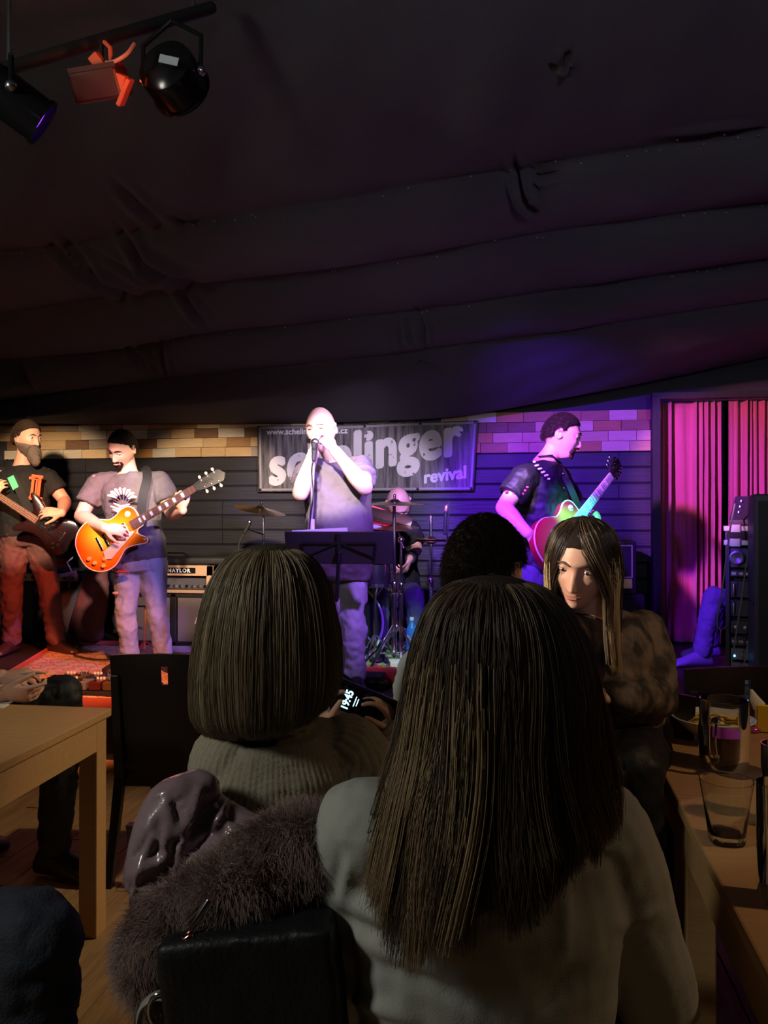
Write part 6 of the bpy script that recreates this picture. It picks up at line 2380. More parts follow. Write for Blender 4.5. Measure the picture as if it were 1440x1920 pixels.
def long_hair(parent, c, look, profs, mats, shell_m, n=9000, arc=2.2, seed=1, xs=1.0, ys=1.0, clumps=150, tend=(.86, 1.0), skew=0.0, rad=.00065, tmin=0.0, wave=.02, pshift=0.0, clump_r=.0045, fuzz=.004, npt=16, t0max=.5, shell=True, tilt=0.0, part=0.0, endspread=1.0, swept=False):
    """hair falling from the crown. phi 0 is the back of the head, +90 deg its right side.
    profs: {phi_deg: [(radius, height), ...]} interpolated round the head"""
    r = np.random.default_rng(seed)
    Y = Vector((look[0], look[1], 0)).normalized()
    X = Vector((Y.y, -Y.x, 0))
    X, Y, c = np.array(X), np.array(Y), np.array(c)
    angs = sorted(profs)
    K = len(profs[angs[0]])
    tab = np.array([[profs[a][k] for k in range(K)] for a in angs])
    dense = np.array([np.array(cat(list(tab[i]), 6)) for i in range(len(angs))])
    M_ = dense.shape[1]
    ar = np.radians(angs)

    def surf(phi, t, dr=0.0):
        phi0 = phi
        phi = np.clip(phi, ar[0], ar[-1])
        ft = np.clip(t, 0, 1) * (M_ - 1)
        i0 = np.clip(ft.astype(int), 0, M_ - 2)
        w = ft - i0
        fa = np.interp(phi, ar, np.arange(len(ar)))
        a0 = np.clip(fa.astype(int), 0, len(ar) - 2)
        wa = fa - a0
        wa = wa * wa * (3 - 2 * wa)

        def g(a, i):
            return dense[a, i]
        v = (g(a0, i0) * (1 - wa)[..., None] + g(a0 + 1, i0) * wa[..., None]) * (1 - w)[..., None] + (g(a0, i0 + 1) * (1 - wa)[..., None] + g(a0 + 1, i0 + 1) * wa[..., None]) * w[..., None]
        rr = v[..., 0] + dr
        zz = v[..., 1]
        xl_ = rr * np.sin(phi0) * xs + part * (1 - t)
        yl = -rr * np.cos(phi0) * ys
        zz = zz + tilt * xl_ * t
        return c + xl_[..., None] * X + yl[..., None] * Y + zz[..., None] * np.array([0, 0, 1.0])
    if shell:
        nu, nv = 72, 40
        ph = np.linspace(-arc * 1.02, arc * 1.02, nu)
        tt = np.linspace(0.0, .93, nv)
        PH, TT = np.meshgrid(ph, tt)
        if swept:
            PH = PH * (1 + .44 * np.clip(1 - (TT / .62) ** 2, 0, 1))
        pts = surf(PH, TT, -.007 + .0035 * np.sin(PH * 23 + seed) * TT)
        b = MB()
        fs_ = [(i * nu + j, i * nu + j + 1, (i + 1) * nu + j + 1, (i + 1) * nu + j) for i in range(nv - 1) for j in range(nu - 1)]
        b.add(pts.reshape(-1, 3), fs_)
        b.build('hair', shell_m, parent, angle=None, solid=.010)
    cphi = r.uniform(-arc, arc, clumps)
    coff = r.normal(0, clump_r, clumps)
    cend = r.uniform(tend[0], tend[1], clumps)
    ckind = r.choice(len(mats), clumps, p=[m_[1] for m_ in mats])
    cw = r.uniform(-1, 1, clumps)
    out = [[] for _ in mats]
    s_ = np.linspace(0, 1, npt)
    for k in range(n):
        j = r.integers(clumps)
        t0 = tmin + (t0max - tmin) * r.uniform() ** 1.2
        te = min(1.0, cend[j] + r.normal(0, .02))
        t = t0 + (te - t0) * s_
        spread = .055 * (1 - .35 * t * endspread) + .02
        phi = pshift + cphi[j] + r.normal(0, 1) * spread + skew * t + wave * np.sin(t * 7 + cw[j] * 6) * t + cw[j] * .05 * t * t
        if swept:
            phi = phi * (1 + .44 * np.clip(1 - (t / .62) ** 2, 0, 1))
        dr = (coff[j] + r.normal(0, fuzz) * .6) * np.minimum(1, t * 2.5 + .1) + r.uniform(-.006, .003) + .002 * np.sin(t * 25 + k) * .3
        out[ckind[j]].append(surf(phi * np.ones(npt), t, dr * np.ones(npt)))
    for (m_, w_, nm_), o_ in zip(mats, out):
        if o_:
            strands('hair_strands', np.array(o_), rad, m_, parent, label=nm_)
    return surf


# ---- woman with the bob, seen from behind
D = 1.46
J = dict(head=P(503, 1160, D), look=cv(.30, -.05, -1), neck=P(512, 1362, D + .02), shA=P(436, 1435, D - .01), shB=P(650, 1420, D + .05),
         elA=P(405, 1640, D + .02), elB=P(712, 1535, D + .22), wrA=P(560, 1420, D + .38), wrB=P(742, 1385, D + .42),
         pel=P(512, 1795, D + .04), hipA=P(440, 1800, D + .04), hipB=P(590, 1800, D + .08), knA=P(470, 1690, D + .52), knB=P(600, 1690, D + .55),
         anA=P(470, 1800, D + .62), anB=P(590, 1800, D + .66), toeA=cv(.2, 0, -1), toeB=cv(.3, 0, -1), front=cv(.25, 0, -1))
for a in ('anA', 'anB'):
    J[a].z = .09
J['wrA'] = P(606, 1375, D + .29)
J['elA'] = P(470, 1560, D + .20)
J['wrB'] = P(752, 1375, D + .27)
J['elB'] = P(738, 1500, D + .12)
J['handA'] = dict(d=cv(.05, .85, -.05), pn=cv(1, 0, -.1), side=-1, curl=(.35, .5, .5), k=.80, spread=.12, thumb=.5)
J['handB'] = dict(d=cv(-.35, .75, .0), pn=cv(-.9, -.2, -.3), side=1, curl=(.4, .55, .5), k=.80, spread=.12, thumb=.7)
knit = mat('ribbed_knit', (0.33, 0.30, 0.22), 0.9, col2=(0.27, 0.245, 0.18), nscale=120, bump=.25, bscale=500)
HWf = [.145, .160, .145, .118, .126, .130, .128, .100, .055]
HDf = [.10, .118, .105, .092, .105, .115, .100, .082, .058]
th_bob, _, _ = person('woman with an ash-blonde bob in a ribbed olive sweater holding up a phone', Z3(P(505, 1700, D + .3), 0), J, knit, shirt_black, boot, k=1.0, hk=.98,
                      sleeve=1.9, hw=HWf, hd=HDf, hair=None, g=.026, svox=.0042, sdisp=[(.012, .12)], skin_m=skin, voxel=.0045, collar=True, shirt_name='sweater', hem=-.05, armk=.92)
# knitted ribs running up the body to the collar
sw = th_extra[th_bob.name]
me = sw.data
n_ = len(me.vertices)
co = np.empty(n_ * 3)
no = np.empty(n_ * 3)
me.vertices.foreach_get('co', co)
me.vertices.foreach_get('normal', no)
co, no = co.reshape(-1, 3), no.reshape(-1, 3)
nbL = np.array(J['neck'] - th_bob.location)
d_ = co - nbL
xr = d_ @ np.array(RGT)
yr = d_ @ np.array(Vector((FWD.x, FWD.y, 0)).normalized())
ang = np.arctan2(xr, -(yr - .01))
me.vertices.foreach_set('co', (co + no * (.0030 * np.abs(np.sin(ang * 42)) ** .7)[:, None]).ravel())
me.update()
ash_l = hair_mat('hair_ash_light', (.30, .24, .15), (.46, .38, .25))
ash_m = hair_mat('hair_ash_mid', (.16, .115, .07), (.28, .21, .13))
ash_d = hair_mat('hair_ash_dark', (.055, .036, .022), (.12, .08, .05))
shell_ash = mat('hair_under_ash', (.07, .05, .032), .6, bump=.5, bscale=30, bstretch=(9, 9, .6))
pb_ = {-130: [(.001, .127), (.040, .121), (.070, .098), (.090, .055), (.100, .005), (.104, -.05), (.104, -.11), (.098, -.165), (.086, -.20)],
       -90: [(.001, .129), (.046, .123), (.080, .100), (.104, .055), (.121, -.005), (.131, -.065), (.136, -.13), (.132, -.19), (.108, -.222)],
       0: [(.001, .129), (.046, .123), (.080, .098), (.102, .052), (.116, -.005), (.123, -.065), (.120, -.13), (.106, -.185), (.082, -.212)],
       90: [(.001, .129), (.046, .123), (.080, .100), (.104, .055), (.121, -.005), (.131, -.06), (.132, -.11), (.122, -.155), (.098, -.180)],
       130: [(.001, .127), (.040, .121), (.070, .098), (.090, .055), (.100, .005), (.104, -.05), (.104, -.10), (.098, -.14), (.086, -.165)]}
long_hair(th_bob, P(499, 1152, D), cv(.0, 0, -1), pb_, [(ash_l, .38, 'pale ash streaks'), (ash_m, .40, None), (ash_d, .22, 'darker roots and lowlights')], shell_ash, n=11000, arc=2.15, seed=4, clumps=170, tend=(.90, 1.0), rad=.00062, part=.008)

# phone in her hands
ph_c = P(690, 1322, D + .28)
RPH = basis(x=cv(.90, -.36, .06), y=cv(.30, .88, .36))
phn = thing('phone', 'black phone in the hands of the bob-haired woman showing a glowing clock', 'phone', ph_c)
MB().box(ph_c, (.162, .078, .011), RPH).build('case', black_gloss, phn, bevel=.004, smooth=False)
zn = RPH @ V(0, 0, 1)
sgn = 1 if zn.dot(-FWD) > 0 else -1
scr = MB().box(ph_c + zn * sgn * .0062, (.152, .070, .0012), RPH).build('screen', mat('phone_glass', (.004, .004, .006), .08), phn, smooth=False)
glow = mat('clock_glow', (0, 0, 0), emit=(.45, .85, 1.0), estr=2.2)
tx = basis(x=cv(.36, .88, .30), y=cv(-.90, .36, 0))
Mt = m4(basis(x=RPH @ V(0, 1, 0), y=RPH @ V(-1, 0, 0)), ph_c + zn * sgn * .0074 + RPH @ V(-.040, -.031, 0))
text_mesh('clock_digits', '19:45', .0245, Mt, glow, scr, bold=.0006)
for k, (w_, o_) in enumerate(((.028, .010), (.020, .016))):
    MB().box(ph_c + zn * sgn * .0072 + RPH @ V(-.040 + o_, .0, 0), (.0022, w_, .0003), RPH).build('clock_line', glow, scr, smooth=False)

# ---- woman with the long hair, nearest, seen from behind
D = 1.16
J = dict(head=P(928, 1238, D - .02), look=cv(-.10, -.08, -1), up=cv(.04, 1, 0), neck=P(905, 1470, D + .02), shA=P(692, 1560, D), shB=P(1118, 1560, D + .02),
         elA=P(655, 1850, D + .10), elB=P(1228, 1860, D + .06), wrA=P(720, 1800, D + .36), wrB=P(1190, 1800, D + .34),
         pel=P(905, 2110, D + .02), hipA=P(800, 2115, D + .02), hipB=P(1000, 2115, D + .02), knA=P(810, 1900, D + .50), knB=P(1000, 1900, D + .52),
         anA=P(810, 1900, D + .55), anB=P(1000, 1900, D + .55), toeA=cv(0, 0, -1), toeB=cv(0, 0, -1), front=cv(0, 0, -1))
for a in ('anA', 'anB'):
    J[a].z = .09
J['handA'] = dict(d=cv(.4, .1, -.9), pn=cv(0, -1, 0), side=-1, curl=(.4, .5, .4), k=.9)
J['handB'] = dict(d=cv(-.4, .1, -.9), pn=cv(0, -1, 0), side=1, curl=(.4, .5, .4), k=.9)
blouse = mat('grey_blouse', (0.36, 0.37, 0.34), 0.75, bump=.12, bscale=350)
th_long, _, _ = person('woman with long brown hair ending blonde, in a grey blouse, back to the camera', Z3(P(905, 1900, D + .3), 0), J, blouse, denim_dark, boot, k=1.04, hk=.98,
                       sleeve=1.9, hw=[.17, .185, .175, .160, .170, .180, .172, .12, .058], hd=[.11, .125, .118, .110, .118, .120, .105, .082, .058], g=.026, svox=.0065, sdisp=[(.020, .16), (.006, .05)], skin_m=skin,
                       voxel=.006, shirt_name='blouse', hem=-.12, armk=1.0)
bl = th_extra[th_long.name]
me = bl.data
n_ = len(me.vertices)
co = np.empty(n_ * 3)
no = np.empty(n_ * 3)
me.vertices.foreach_get('co', co)
me.vertices.foreach_get('normal', no)
co, no = co.reshape(-1, 3), no.reshape(-1, 3)
w_ = co + np.array(th_long.location) - np.array(CAM)
dd = w_ @ np.array(FWD)
bx = 720 + F_PX * (w_ @ np.array(RGT)) / dd
by = 960 - F_PX * (w_ @ np.array(UP)) / dd
disp = np.zeros(n_)
for (x0_, y0_, x1_, y1_, am, wd_) in ((600, 1700, 900, 1850, -.012, 14), (600, 1665, 880, 1790, .010, 18), (640, 1790, 960, 1900, -.010, 16), (640, 1580, 622, 1690, -.006, 10), (1010, 1570, 1190, 1600, .010, 16), (1000, 1545, 1130, 1520, -.008, 12),
                                      (1240, 1700, 1150, 1745, .008, 12), (660, 1600, 640, 1700, .006, 8), (900, 1620, 960, 1560, .005, 16), (610, 1850, 800, 1920, .010, 16), (1060, 1640, 1060, 1800, .006, 14), (1100, 1800, 1000, 1900, -.008, 18)):
    dx_, dy_ = x1_ - x0_, y1_ - y0_
    L2 = dx_ ** 2 + dy_ ** 2
    t = np.clip(((bx - x0_) * dx_ + (by - y0_) * dy_) / L2, 0, 1)
    ds = np.hypot(bx - x0_ - t * dx_, by - y0_ - t * dy_)
    disp += am * np.exp(-(ds / wd_) ** 2) * np.sin(np.pi * np.clip(t, .03, .97))
disp += .0022 * np.exp(-((by - (1578 + (bx - 700) * .02)) / 3.0) ** 2) * (bx < 900)
disp *= (no @ np.array(FWD) < 0.3)
me.vertices.foreach_set('co', (co + no * disp[:, None]).ravel())
me.update()
lb_d = hair_mat('hair_long_dark', (.030, .020, .014), (.075, .048, .032), .45)
lb_m = hair_mat('hair_long_mid', (.085, .056, .036), (.17, .115, .075), .45)
lb_l = hair_mat('hair_long_light', (.26, .18, .10), (.40, .29, .16), .42)
shell_lb = mat('hair_under_brown', (.040, .027, .019), .6, bump=.5, bscale=30, bstretch=(9, 9, .6))
pl_ = {-140: [(.001, .120), (.05, .112), (.078, .088), (.092, .04), (.098, -.02), (.10, -.10), (.11, -.17), (.12, -.22), (.12, -.26)],
       -90: [(.001, .121), (.048, .111), (.080, .078), (.098, .02), (.112, -.045), (.126, -.115), (.150, -.19), (.172, -.26), (.184, -.33)],
       -45: [(.001, .121), (.052, .111), (.086, .078), (.102, .02), (.112, -.045), (.128, -.115), (.152, -.19), (.172, -.28), (.182, -.38)],
       0: [(.001, .121), (.055, .111), (.088, .078), (.104, .02), (.110, -.045), (.112, -.115), (.126, -.19), (.140, -.26), (.142, -.33)],
       45: [(.001, .121), (.055, .111), (.090, .078), (.112, .02), (.126, -.045), (.130, -.115), (.138, -.17), (.150, -.22), (.156, -.26)],
       90: [(.001, .121), (.055, .111), (.092, .080), (.120, .02), (.136, -.045), (.150, -.10), (.160, -.15), (.162, -.20), (.155, -.25)],
       140: [(.001, .120), (.05, .112), (.078, .088), (.10, .04), (.112, -.02), (.125, -.09), (.14, -.15), (.15, -.22), (.15, -.30)]}
long_hair(th_long, P(922, 1237, D - .03), cv(0, 0, -1), pl_, [(lb_d, .50, 'dark brown roots'), (lb_m, .38, None), (lb_l, .12, 'blonde ends')], shell_lb, n=13000, arc=2.3, seed=9, clumps=190, tend=(.80, 1.0), rad=.00060, clump_r=.008, fuzz=.006, wave=.09, npt=18, ys=1.0)
long_hair(th_long, P(922, 1237, D - .03), cv(0, 0, -1), pl_, [(lb_l, 1.0, 'blonde lengths')], shell_lb, n=3200, arc=.75, pshift=-.85, seed=19, clumps=46, tend=(.74, 1.0), rad=.00060, clump_r=.008, fuzz=.007, wave=.10, npt=14, shell=False, tmin=.38, t0max=.80, skew=-.25)

# ---- dark-haired man in a white shirt between them
D = 1.78
J = dict(head=P(912, 1072, D), look=cv(.55, -.10, -.85), neck=P(905, 1190, D + .02), shA=P(842, 1262, D), shB=P(985, 1250, D + .03),
         elA=P(800, 1430, D + .04), elB=P(1010, 1400, D + .10), wrA=P(840, 1450, D + .30), wrB=P(960, 1450, D + .30),
         pel=P(890, 1560, D + .03), hipA=P(830, 1565, D + .03), hipB=P(955, 1565, D + .03), knA=P(835, 1520, D + .5), knB=P(960, 1520, D + .5),
         anA=P(835, 1600, D + .55), anB=P(960, 1600, D + .55), toeA=cv(0, 0, -1), toeB=cv(0, 0, -1), front=cv(.1, 0, -1))
for a in ('anA', 'anB'):
    J[a].z = .09
J['handA'] = dict(d=cv(.5, .0, -.9), pn=cv(0, -1, 0), side=-1, curl=(.4, .5, .4), k=1)
J['handB'] = dict(d=cv(-.5, .0, -.9), pn=cv(0, -1, 0), side=1, curl=(.4, .5, .4), k=1)
th_man, TM, RM = person('dark-haired man in a white shirt seen from behind, head turned to the right', Z3(P(890, 1600, D + .3), 0), J, mat('white_shirt', (.62, .66, .64), .8, bump=.1, bscale=200), denim_dark, boot, k=1.05, hk=1.04,
                        sleeve=1.85, hair=mask_short(.70, -.62, 5), hair_m=hair_dark, hair_th=.013, g=.024, eyes=True)

# ---- woman with straight two-tone hair facing the camera
D = 2.02
J = dict(head=P(1092, 1056, D), look=cv(-.46, -.30, .85), up=cv(.10, 1, .12), neck=P(1118, 1158, D + .06), shA=P(1062, 1200, D - .02), shB=P(1205, 1190, D + .12),
         elA=P(1045, 1320, D - .05), elB=P(1234, 1305, D + .06), wrA=P(1050, 1345, D - .16), wrB=P(1150, 1306, D - .12),
         pel=P(1150, 1395, D + .12), hipA=P(1110, 1400, D + .08), hipB=P(1190, 1400, D + .18), knA=P(1100, 1440, D - .25), knB=P(1190, 1440, D - .22),
         anA=P(1110, 1600, D - .22), anB=P(1195, 1600, D - .2), toeA=cv(-.3, 0, 1), toeB=cv(-.2, 0, 1), front=cv(-.35, 0, .95))
for a in ('anA', 'anB'):
    J[a].z = .09
J['handA'] = dict(d=cv(.2, -.5, .3), pn=cv(0, -1, -.5), side=-1, curl=(.3, .4, .3), k=.85)
J['handB'] = dict(d=cv(-1, .10, .05), pn=cv(.0, -.9, -.3), side=-1, curl=(.3, .4, .3), k=.85)
camo = mat('camo_mesh_blouse', (0.030, 0.024, 0.018), 0.7, col2=(0.18, 0.13, 0.095), nscale=20, stretch=(1, 1, .7), contrast=.80, detail=3, bump=.2, bscale=160)
face_m = mat('skin_face', (0.66, 0.40, 0.29), 0.45, col2=(0.60, 0.34, 0.24), nscale=14, bump=0.05, bscale=160, contrast=0.2, spec=0.4)
th_w3, TW3, RW3 = person('woman with dark-rooted blonde hair in a brown camouflage blouse facing the camera', Z3(P(1150, 1550, D), 0), J, camo, shirt_black, boot, k=.98, hk=1.0,
                         sleeve=1.92, hw=HWf, hd=HDf, g=.016, hair_rough=0.0, skin_m=face_m, hair=mask_short(.74, -.60, 9), hair_m=hair_dark, hair_th=.0035, voxel=.0042, brow_m=mat('brow_brown', (.10, .06, .04), .8), shirt_name='blouse', hem=-.10, armk=.92)
er = MB()
er.tube([TW3((-.078 * s, -.006 + .010 * math.cos(a), -.036 + .013 * math.sin(a))) for s in (-1,) for a in np.linspace(0, 2 * math.pi, 13)], .0022, 6)
er.build('earring', mat('gold_metal', (.9, .65, .3), .2, 1.0), th_w3)
ck = MB().tube([TW3((-.045, .01, -.135)), TW3((-.02, .055, -.165)), TW3((.02, .055, -.165)), TW3((.045, .01, -.135))], .0012, 6).build('necklace', mat('gold_metal', (.9, .65, .3), .2, 1.0), th_w3)
w3d = hair_mat('hair_root_dark', (.020, .013, .009), (.05, .033, .022), .32)
w3m = hair_mat('hair_two_tone_mid', (.12, .08, .045), (.24, .165, .09), .38)
w3l = hair_mat('hair_blonde_ends', (.42, .31, .14), (.62, .48, .25), .38)
def pw(side_r, low):
    return [(.001, .128), (.048, .120), (.078, .092), (.094, .045), (.098, -.01), (side_r, -.08), (side_r, -.15), (side_r + .006, -.22), (side_r + .01, low)]
pw_ = {-128: pw(.094, -.26), -90: pw(.094, -.28), 0: pw(.092, -.26), 90: pw(.095, -.28), 128: pw(.096, -.30)}
lk = cv(-.46, 0, .85)
long_hair(th_w3, P(1094, 1062, D), lk, pw_, [(w3d, .72, 'dark roots'), (w3m, .28, None)], shell_lb, n=5200, arc=2.15, seed=21, clumps=110, tend=(.55, .80), rad=.0007, xs=.93, ys=1.02, wave=.01, npt=12, t0max=.4, swept=True)
long_hair(th_w3, P(1094, 1062, D), lk, pw_, [(w3l, .8, 'blonde lengths'), (w3m, .2, None)], shell_lb, n=4600, arc=2.18, seed=22, clumps=90, tend=(.72, 1.0), rad=.0007, xs=.93, ys=1.02, wave=.03, npt=12, shell=False, tmin=.40, t0max=.70)
chw = copy_tree(ch0)
put(chw, V(J['pel'].x, J['pel'].y, 0), math.atan2(-J['front'].x, J['front'].y) , 'black wooden chair under the woman in the camouflage blouse')

# chairs under the women and the man seen from behind
for px_, d_, a_, lb in ((532, 1.50, -6, 'black wooden chair of the bob-haired woman, a mauve jacket over its back'), (890, 1.82, 0, 'black wooden chair of the man in the white shirt')):
    k_ = copy_tree(ch0)
    p = P(px_, 1500, d_ + .04)
    put(k_, V(p.x, p.y, 0), math.radians(9.5 + a_), lb)

sl = thing('bar_stool', 'low black stool under the long-haired woman in the grey blouse', 'stool', Z3(P(905, 1900, 1.20), 0))
q = Z3(P(905, 1900, 1.22), .43)
MB().lathe([(.001, -.03), (.17, -.03), (.18, 0), (.16, .02), (.001, .025)], q, n=28).build('seat', chair_m, sl)
for k in range(4):
    a = k * math.pi / 2 + .6
    MB().tube([q + V(.11 * math.cos(a), .11 * math.sin(a), -.02), V(q.x + .17 * math.cos(a), q.y + .17 * math.sin(a), .012)], .014, 8).build('leg', chair_m, sl)

# ---- seated person at the left table: hands and black knee show
D = 2.78
J = dict(head=P(-150, 985, D), look=cv(.9, -.1, -.4), neck=P(-150, 1105, D), shA=P(-175, 1150, D - .14), shB=P(-120, 1150, D + .15),
         elA=P(-120, 1290, D - .16), elB=P(-70, 1285, D + .14), wrA=P(6, 1300, D - .06), wrB=P(4, 1270, D + .04),
         pel=P(-140, 1370, D + .05), hipA=P(-130, 1375, D - .04), hipB=P(-130, 1375, D + .14), knA=P(118, 1300, D + .10), knB=P(20, 1345, D + .34),
         anA=P(102, 1570, D + .24), anB=P(-90, 1570, D + .45), toeA=cv(.9, 0, .3), toeB=cv(.9, 0, -.1), front=cv(.95, 0, -.3))
J['anA'].z = .09
J['anB'].z = .09
J['handA'] = dict(d=cv(.95, -.05, 0), pn=cv(.0, .5, -.8), side=1, curl=(.3, .4, .3), k=1.0, fk=((.15, .15, .1), (.5, .6, .5), (.6, .7, .5), (.6, .7, .5)), thumb=.5)
J['handB'] = dict(d=cv(.95, .10, .15), pn=cv(.0, -.8, -.5), side=-1, curl=(.5, .6, .5), k=1.0, thumb=.4)
person('person in dark clothes with hands clasped beyond the left table, one black knee raised', Z3(P(0, 1600, D + .2), 0), J, mat('charcoal_sleeve', (.07, .065, .075), .8), mat('black_jeans', (.010, .010, .013), .6, bump=.2, bscale=200), boot, k=1.04,
       sleeve=1.62, hair=mask_short(), hair_m=hair_dark, voxel=.0042, pk=.98)
cd_ = MB().box(P(62, 1262, D - .02), (.085, .045, .006), basis(x=cv(1, .12, .2), y=cv(0, .3, 1))).build('card_case', mat('pale_leather', (.55, .48, .36), .5), None, smooth=False, bevel=.002)
tag(cd_, 'pale folded card case held in the clasped hands at the left', 'card case')
k_ = copy_tree(ch0)
p = P(-140, 1400, D + .05)
put(k_, V(p.x, p.y, 0), math.radians(9.5 - 70), 'black wooden chair at the left edge under the person with clasped hands')

# ---- dark knee in the lower left corner
D = 1.62
J = dict(head=P(-330, 1120, D), look=cv(.6, -.05, -.8), neck=P(-330, 1330, D), shA=P(-450, 1400, D - .05), shB=P(-230, 1400, D + .05),
         elA=P(-450, 1600, D), elB=P(-220, 1600, D + .1), wrA=P(-300, 1640, D + .25), wrB=P(-150, 1640, D + .25),
         pel=P(-300, 1780, D), hipA=P(-310, 1790, D - .05), hipB=P(-260, 1790, D + .05), knA=P(60, 1765, D - .12), knB=P(-40, 1740, D + .22),
         anA=P(40, 2000, D - .1), anB=P(-60, 1900, D + .25), toeA=cv(.8, 0, -.5), toeB=cv(.8, 0, -.5), front=cv(.8, 0, -.5))
for a in ('anA', 'anB'):
    J[a].z = .09
J['handA'] = dict(d=cv(.9, -.1, -.3), pn=cv(0, -1, 0), side=-1, curl=(.3, .4, .3))
J['handB'] = dict(d=cv(.9, -.1, -.3), pn=cv(0, -1, 0), side=1, curl=(.3, .4, .3))
person('person in the lower left corner of whom only a dark navy knee shows', Z3(P(-200, 1800, D), 0), J, tee_black, mat('navy_jeans', (.020, .026, .042), .8, bump=.3, bscale=160), boot, k=1.05,
       sleeve=1.8, hair=mask_short(), hair_m=hair_dark, voxel=.010, pk=1.25, eyes=False)
k_ = copy_tree(ch0)
p = P(-300, 1400, D)
put(k_, V(p.x, p.y, 0), math.radians(9.5 - 58), 'black wooden chair in the lower left corner under the person with the navy knee')

# ---- mauve jacket with a fur trim over the back of the chair
jk = thing('jacket', 'shiny mauve quilted jacket with a fur-trimmed hood hung over the chair back', 'jacket', Z3(P(430, 1600, 1.26), .35))
b = MB()
JD = 1.27
limb(b, [P(372, 1478, JD + .03), P(330, 1512, JD), P(300, 1575, JD - .02), P(268, 1650, JD - .03), P(276, 1690, JD - .03)], [(.030, .04), (.046, .05), (.048, .05), (.034, .04), (.020, .025)], 16)
limb(b, [P(405, 1530, JD + .04), P(395, 1580, JD), P(360, 1630, JD - .02), P(320, 1690, JD - .02)], [(.035, .04), (.055, .055), (.055, .05), (.04, .04)], 16)
limb(b, [P(410, 1560, JD + .04), P(480, 1605, JD), P(560, 1615, JD), P(650, 1615, JD)], [(.06, .05), (.065, .06), (.07, .06), (.07, .05)], 16)
b.box(P(490, 1700, JD + .03), (.28, .05, .24), facing(6))
jm = mat('mauve_nylon', (0.27, 0.185, 0.215), 0.26, bump=.12, bscale=60, coat=.4)
jb = union(b, 'shell', jm, jk, .006, 6, [(.020, .10)])
me = jb.data
n_ = len(me.vertices)
co = np.empty(n_ * 3)
no = np.empty(n_ * 3)
me.vertices.foreach_get('co', co)
me.vertices.foreach_get('normal', no)
co, no = co.reshape(-1, 3), no.reshape(-1, 3)
w_ = co + np.array(jk.location) - np.array(CAM)
dd = w_ @ np.array(FWD)
bx = 720 + F_PX * (w_ @ np.array(RGT)) / dd
by = 960 - F_PX * (w_ @ np.array(UP)) / dd
disp = np.zeros(n_)
rj = np.random.default_rng(31)
folds = [(380, 1470, 330, 1580, .016, 9), (300, 1530, 290, 1620, -.012, 9), (260, 1640, 330, 1590, .014, 8), (255, 1670, 300, 1655, .012, 6), (340, 1610, 420, 1540, -.014, 9), (330, 1640, 440, 1560, .013, 8), (400, 1520, 470, 1590, .010, 10), (360, 1600, 300, 1690, -.014, 8),
         (320, 1490, 345, 1560, -.010, 7), (270, 1600, 250, 1680, .010, 7), (430, 1500, 380, 1590, .010, 7), (470, 1540, 400, 1640, -.010, 8), (285, 1560, 320, 1600, .010, 6), (245, 1660, 280, 1700, -.010, 6), (350, 1560, 330, 1625, .010, 7)]
for _ in range(44):
    x_, y_ = rj.uniform(250, 480), rj.uniform(1470, 1680)
    a_ = rj.normal(2.25, .5)
    L_ = rj.uniform(25, 70)
    folds.append((x_, y_, x_ + L_ * math.cos(a_), y_ + L_ * math.sin(a_), rj.choice((-1, 1)) * .0045, 4))
for (x0_, y0_, x1_, y1_, am, wd_) in folds:
    dx_, dy_ = x1_ - x0_, y1_ - y0_
    L2 = dx_ ** 2 + dy_ ** 2
    t = np.clip(((bx - x0_) * dx_ + (by - y0_) * dy_) / L2, 0, 1)
    ds = np.hypot(bx - x0_ - t * dx_, by - y0_ - t * dy_)
    disp += am * np.exp(-(ds / wd_) ** 2) * np.sin(np.pi * np.clip(t * .94 + .03, .03, .97))
disp *= (no @ np.array(FWD) < 0.3)
me.vertices.foreach_set('co', (co + no * disp[:, None]).ravel())
me.update()
# fur
FD = 1.17
fur_path = [P(665, 1585, FD + .04), P(600, 1585, FD + .01), P(520, 1610, FD), P(440, 1665, FD - .01), P(350, 1715, FD - .01), P(285, 1760, FD), P(278, 1820, FD), P(318, 1870, FD + .01)]
b = MB()
limb(b, fur_path, [(.045, .045), (.058, .05), (.060, .05), (.055, .05), (.050, .045), (.042, .04), (.034, .034), (.022, .022)], 18)
limb(b, [P(600, 1620, FD + .02), P(540, 1680, FD + .03), P(470, 1700, FD + .03)], [(.05, .03), (.04, .03), (.02, .02)], 16)
fur_c = mat('fur_hide', (.13, .095, .085), .9)
fb = union(b, 'fur_trim', fur_c, jk, .008, 4, [(.02, .05)])
fm = hair_mat('fur_hair', (.20, .135, .12), (.42, .29, .26), .7)


def fur(parent, ob, n, L, m_, rad, seed, droop=.5, lean=(0, 0, 0)):
    r = np.random.default_rng(seed)
    me_ = ob.data
    ps = np.array([tuple(p.center) for p in me_.polygons])
    ns = np.array([tuple(p.normal) for p in me_.polygons])
    ar_ = np.array([p.area for p in me_.polygons])
    ii = r.choice(len(ps), n, p=ar_ / ar_.sum())
    p0 = ps[ii] + r.normal(0, .003, (n, 3)) + np.array(root_loc(ob))
    nn = ns[ii] + r.normal(0, .28, (n, 3)) + np.array(lean)
    # clumped direction
    k = np.sin(p0 @ np.array([[61., 17, 5], [11, 71, 23], [29, 13, 67]]) + 1.3)
    nn = nn + .45 * k
    nn /= np.linalg.norm(nn, axis=1)[:, None]
    Ls = L * r.uniform(.5, 1.15, n)[:, None]
    dn = np.array([0, 0, -1.0])
    out = np.stack([p0 - nn * .004, p0 + nn * Ls * .35, p0 + (nn * .68 + dn * droop * .16) * Ls, p0 + (nn * .9 + dn * droop * .45) * Ls], 1)
    strands('fur_hair', out, rad, m_, ob)


fur(jk, fb, 34000, .028, fm, .00034, 3)

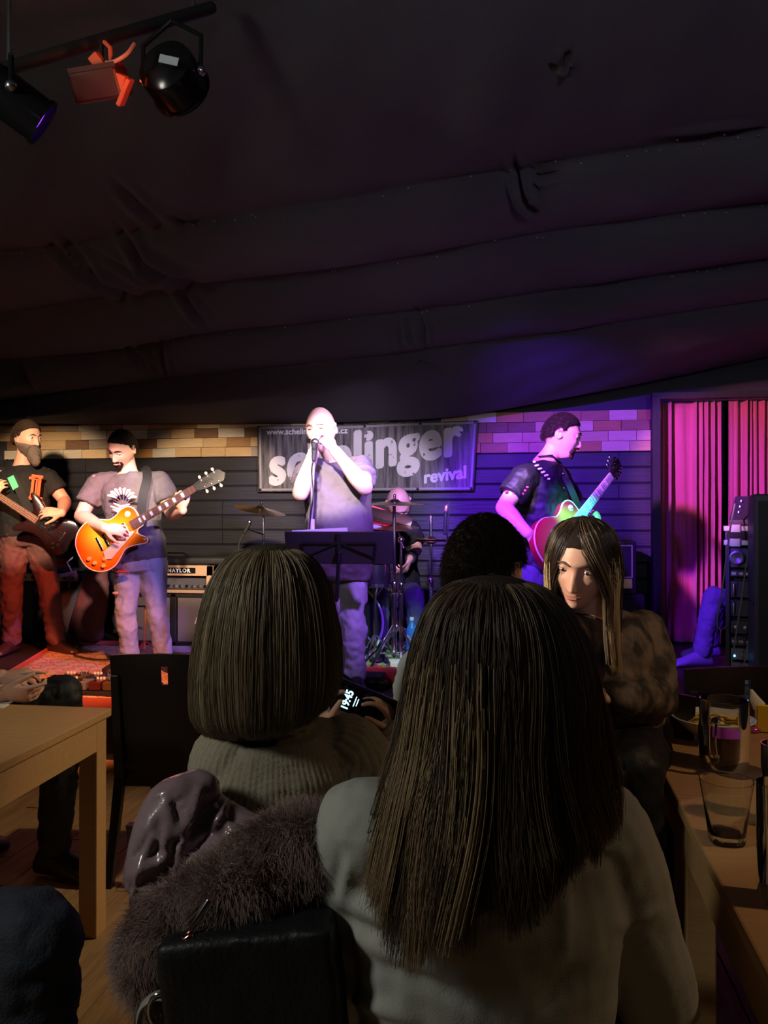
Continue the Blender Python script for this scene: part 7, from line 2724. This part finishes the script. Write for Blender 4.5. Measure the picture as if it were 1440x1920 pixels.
# ---- black coat or bag hanging below, with a zip and a red-lit pull
bg = thing('handbag', 'black bag with an open zip and a shiny puller hanging below the fur', 'bag', Z3(P(480, 1850, 1.15), .30))
b = MB()
b.box(P(482, 1880, 1.10), (.245, .09, .23), facing(9) @ Matrix.Rotation(-.10, 3, 'Y'))
b.box(P(470, 1790, 1.11), (.19, .05, .08), facing(9) @ Matrix.Rotation(-.25, 3, 'Y'))
union(b, 'body', mat('black_leather', (.008, .008, .010), .5, bump=.2, bscale=120), bg, .008, 6, [(.01, .1)])
MB().tube([P(392, 1690, 1.085), P(372, 1722, 1.083), P(352, 1750, 1.08)], [(.004, .002)] * 3, 8).build('zip', mat('zip_metal', (.35, .35, .38), .25, 1.0), bg)
MB().tube([P(356, 1757, 1.075), P(345, 1763, 1.074)], [.006, .004], 10).build('zip_puller', mat('red_glint_puller', (.95, .35, .25), .15, 1.0), bg)  # red glint put into the colour of the metal
MB().tube([P(345, 1763, 1.075), P(318, 1775, 1.08)], [(.004, .002)] * 2, 8).build('zip', mat('zip_metal', (.35, .35, .38), .25, 1.0), bg)
b = MB()
b.add([P(395, 1698, 1.095), P(362, 1755, 1.09), P(405, 1748, 1.09), P(430, 1735, 1.10), P(440, 1700, 1.11)], [(0, 1, 2, 3, 4)])
b.build('lining', mat('grey_lining', (.16, .18, .19), .8), bg, smooth=False, solid=.002)
# handles with buckle at the bottom edge
hb = thing('belt_buckle_strap', 'pale strap with a shiny metal buckle at the bottom left of the bag', 'strap', P(300, 1920, 1.12))
MB().tube([Vector(q) for q in cat([np.array(P(258, 1935, 1.12)), np.array(P(268, 1885, 1.12)), np.array(P(300, 1866, 1.11)), np.array(P(330, 1880, 1.11))], 6)], [(.012, .004)] * 19, 10, ref=-FWD).build('strap', mat('pale_strap', (.26, .25, .23), .5), hb)
MB().tube([P(330, 1925, 1.10), P(345, 1880, 1.105)], [(.010, .004)] * 2, 10).build('strap', mat('pale_strap', (.26, .25, .23), .5), hb)
cbk = P(300, 1895, 1.10)
MB().tube([cbk + cv(.016 * math.cos(a), .024 * math.sin(a), 0) for a in np.linspace(0, 2 * math.pi, 17)], .003, 8).build('buckle', chrome, hb)


# ---- groups of like things
GROUPS = {'chair': 'black wooden chairs of the audience', 'stage_lamp': 'lamps on the bar', 'rug': 'rugs on the stage', 'cymbal_stand': 'stands of the drum kit',
          'cymbal': 'cymbals of the drum kit', 'table': 'beech tables of the audience', 'glass': 'glasses on the right table', 'electric_guitar': 'electric guitars on stage'}
for o in list(bpy.data.objects):
    st_ = o.name.split('.')[0]
    if o.parent is None and o.get('label') and st_ in GROUPS and not o.get('group'):
        o['group'] = GROUPS[st_]
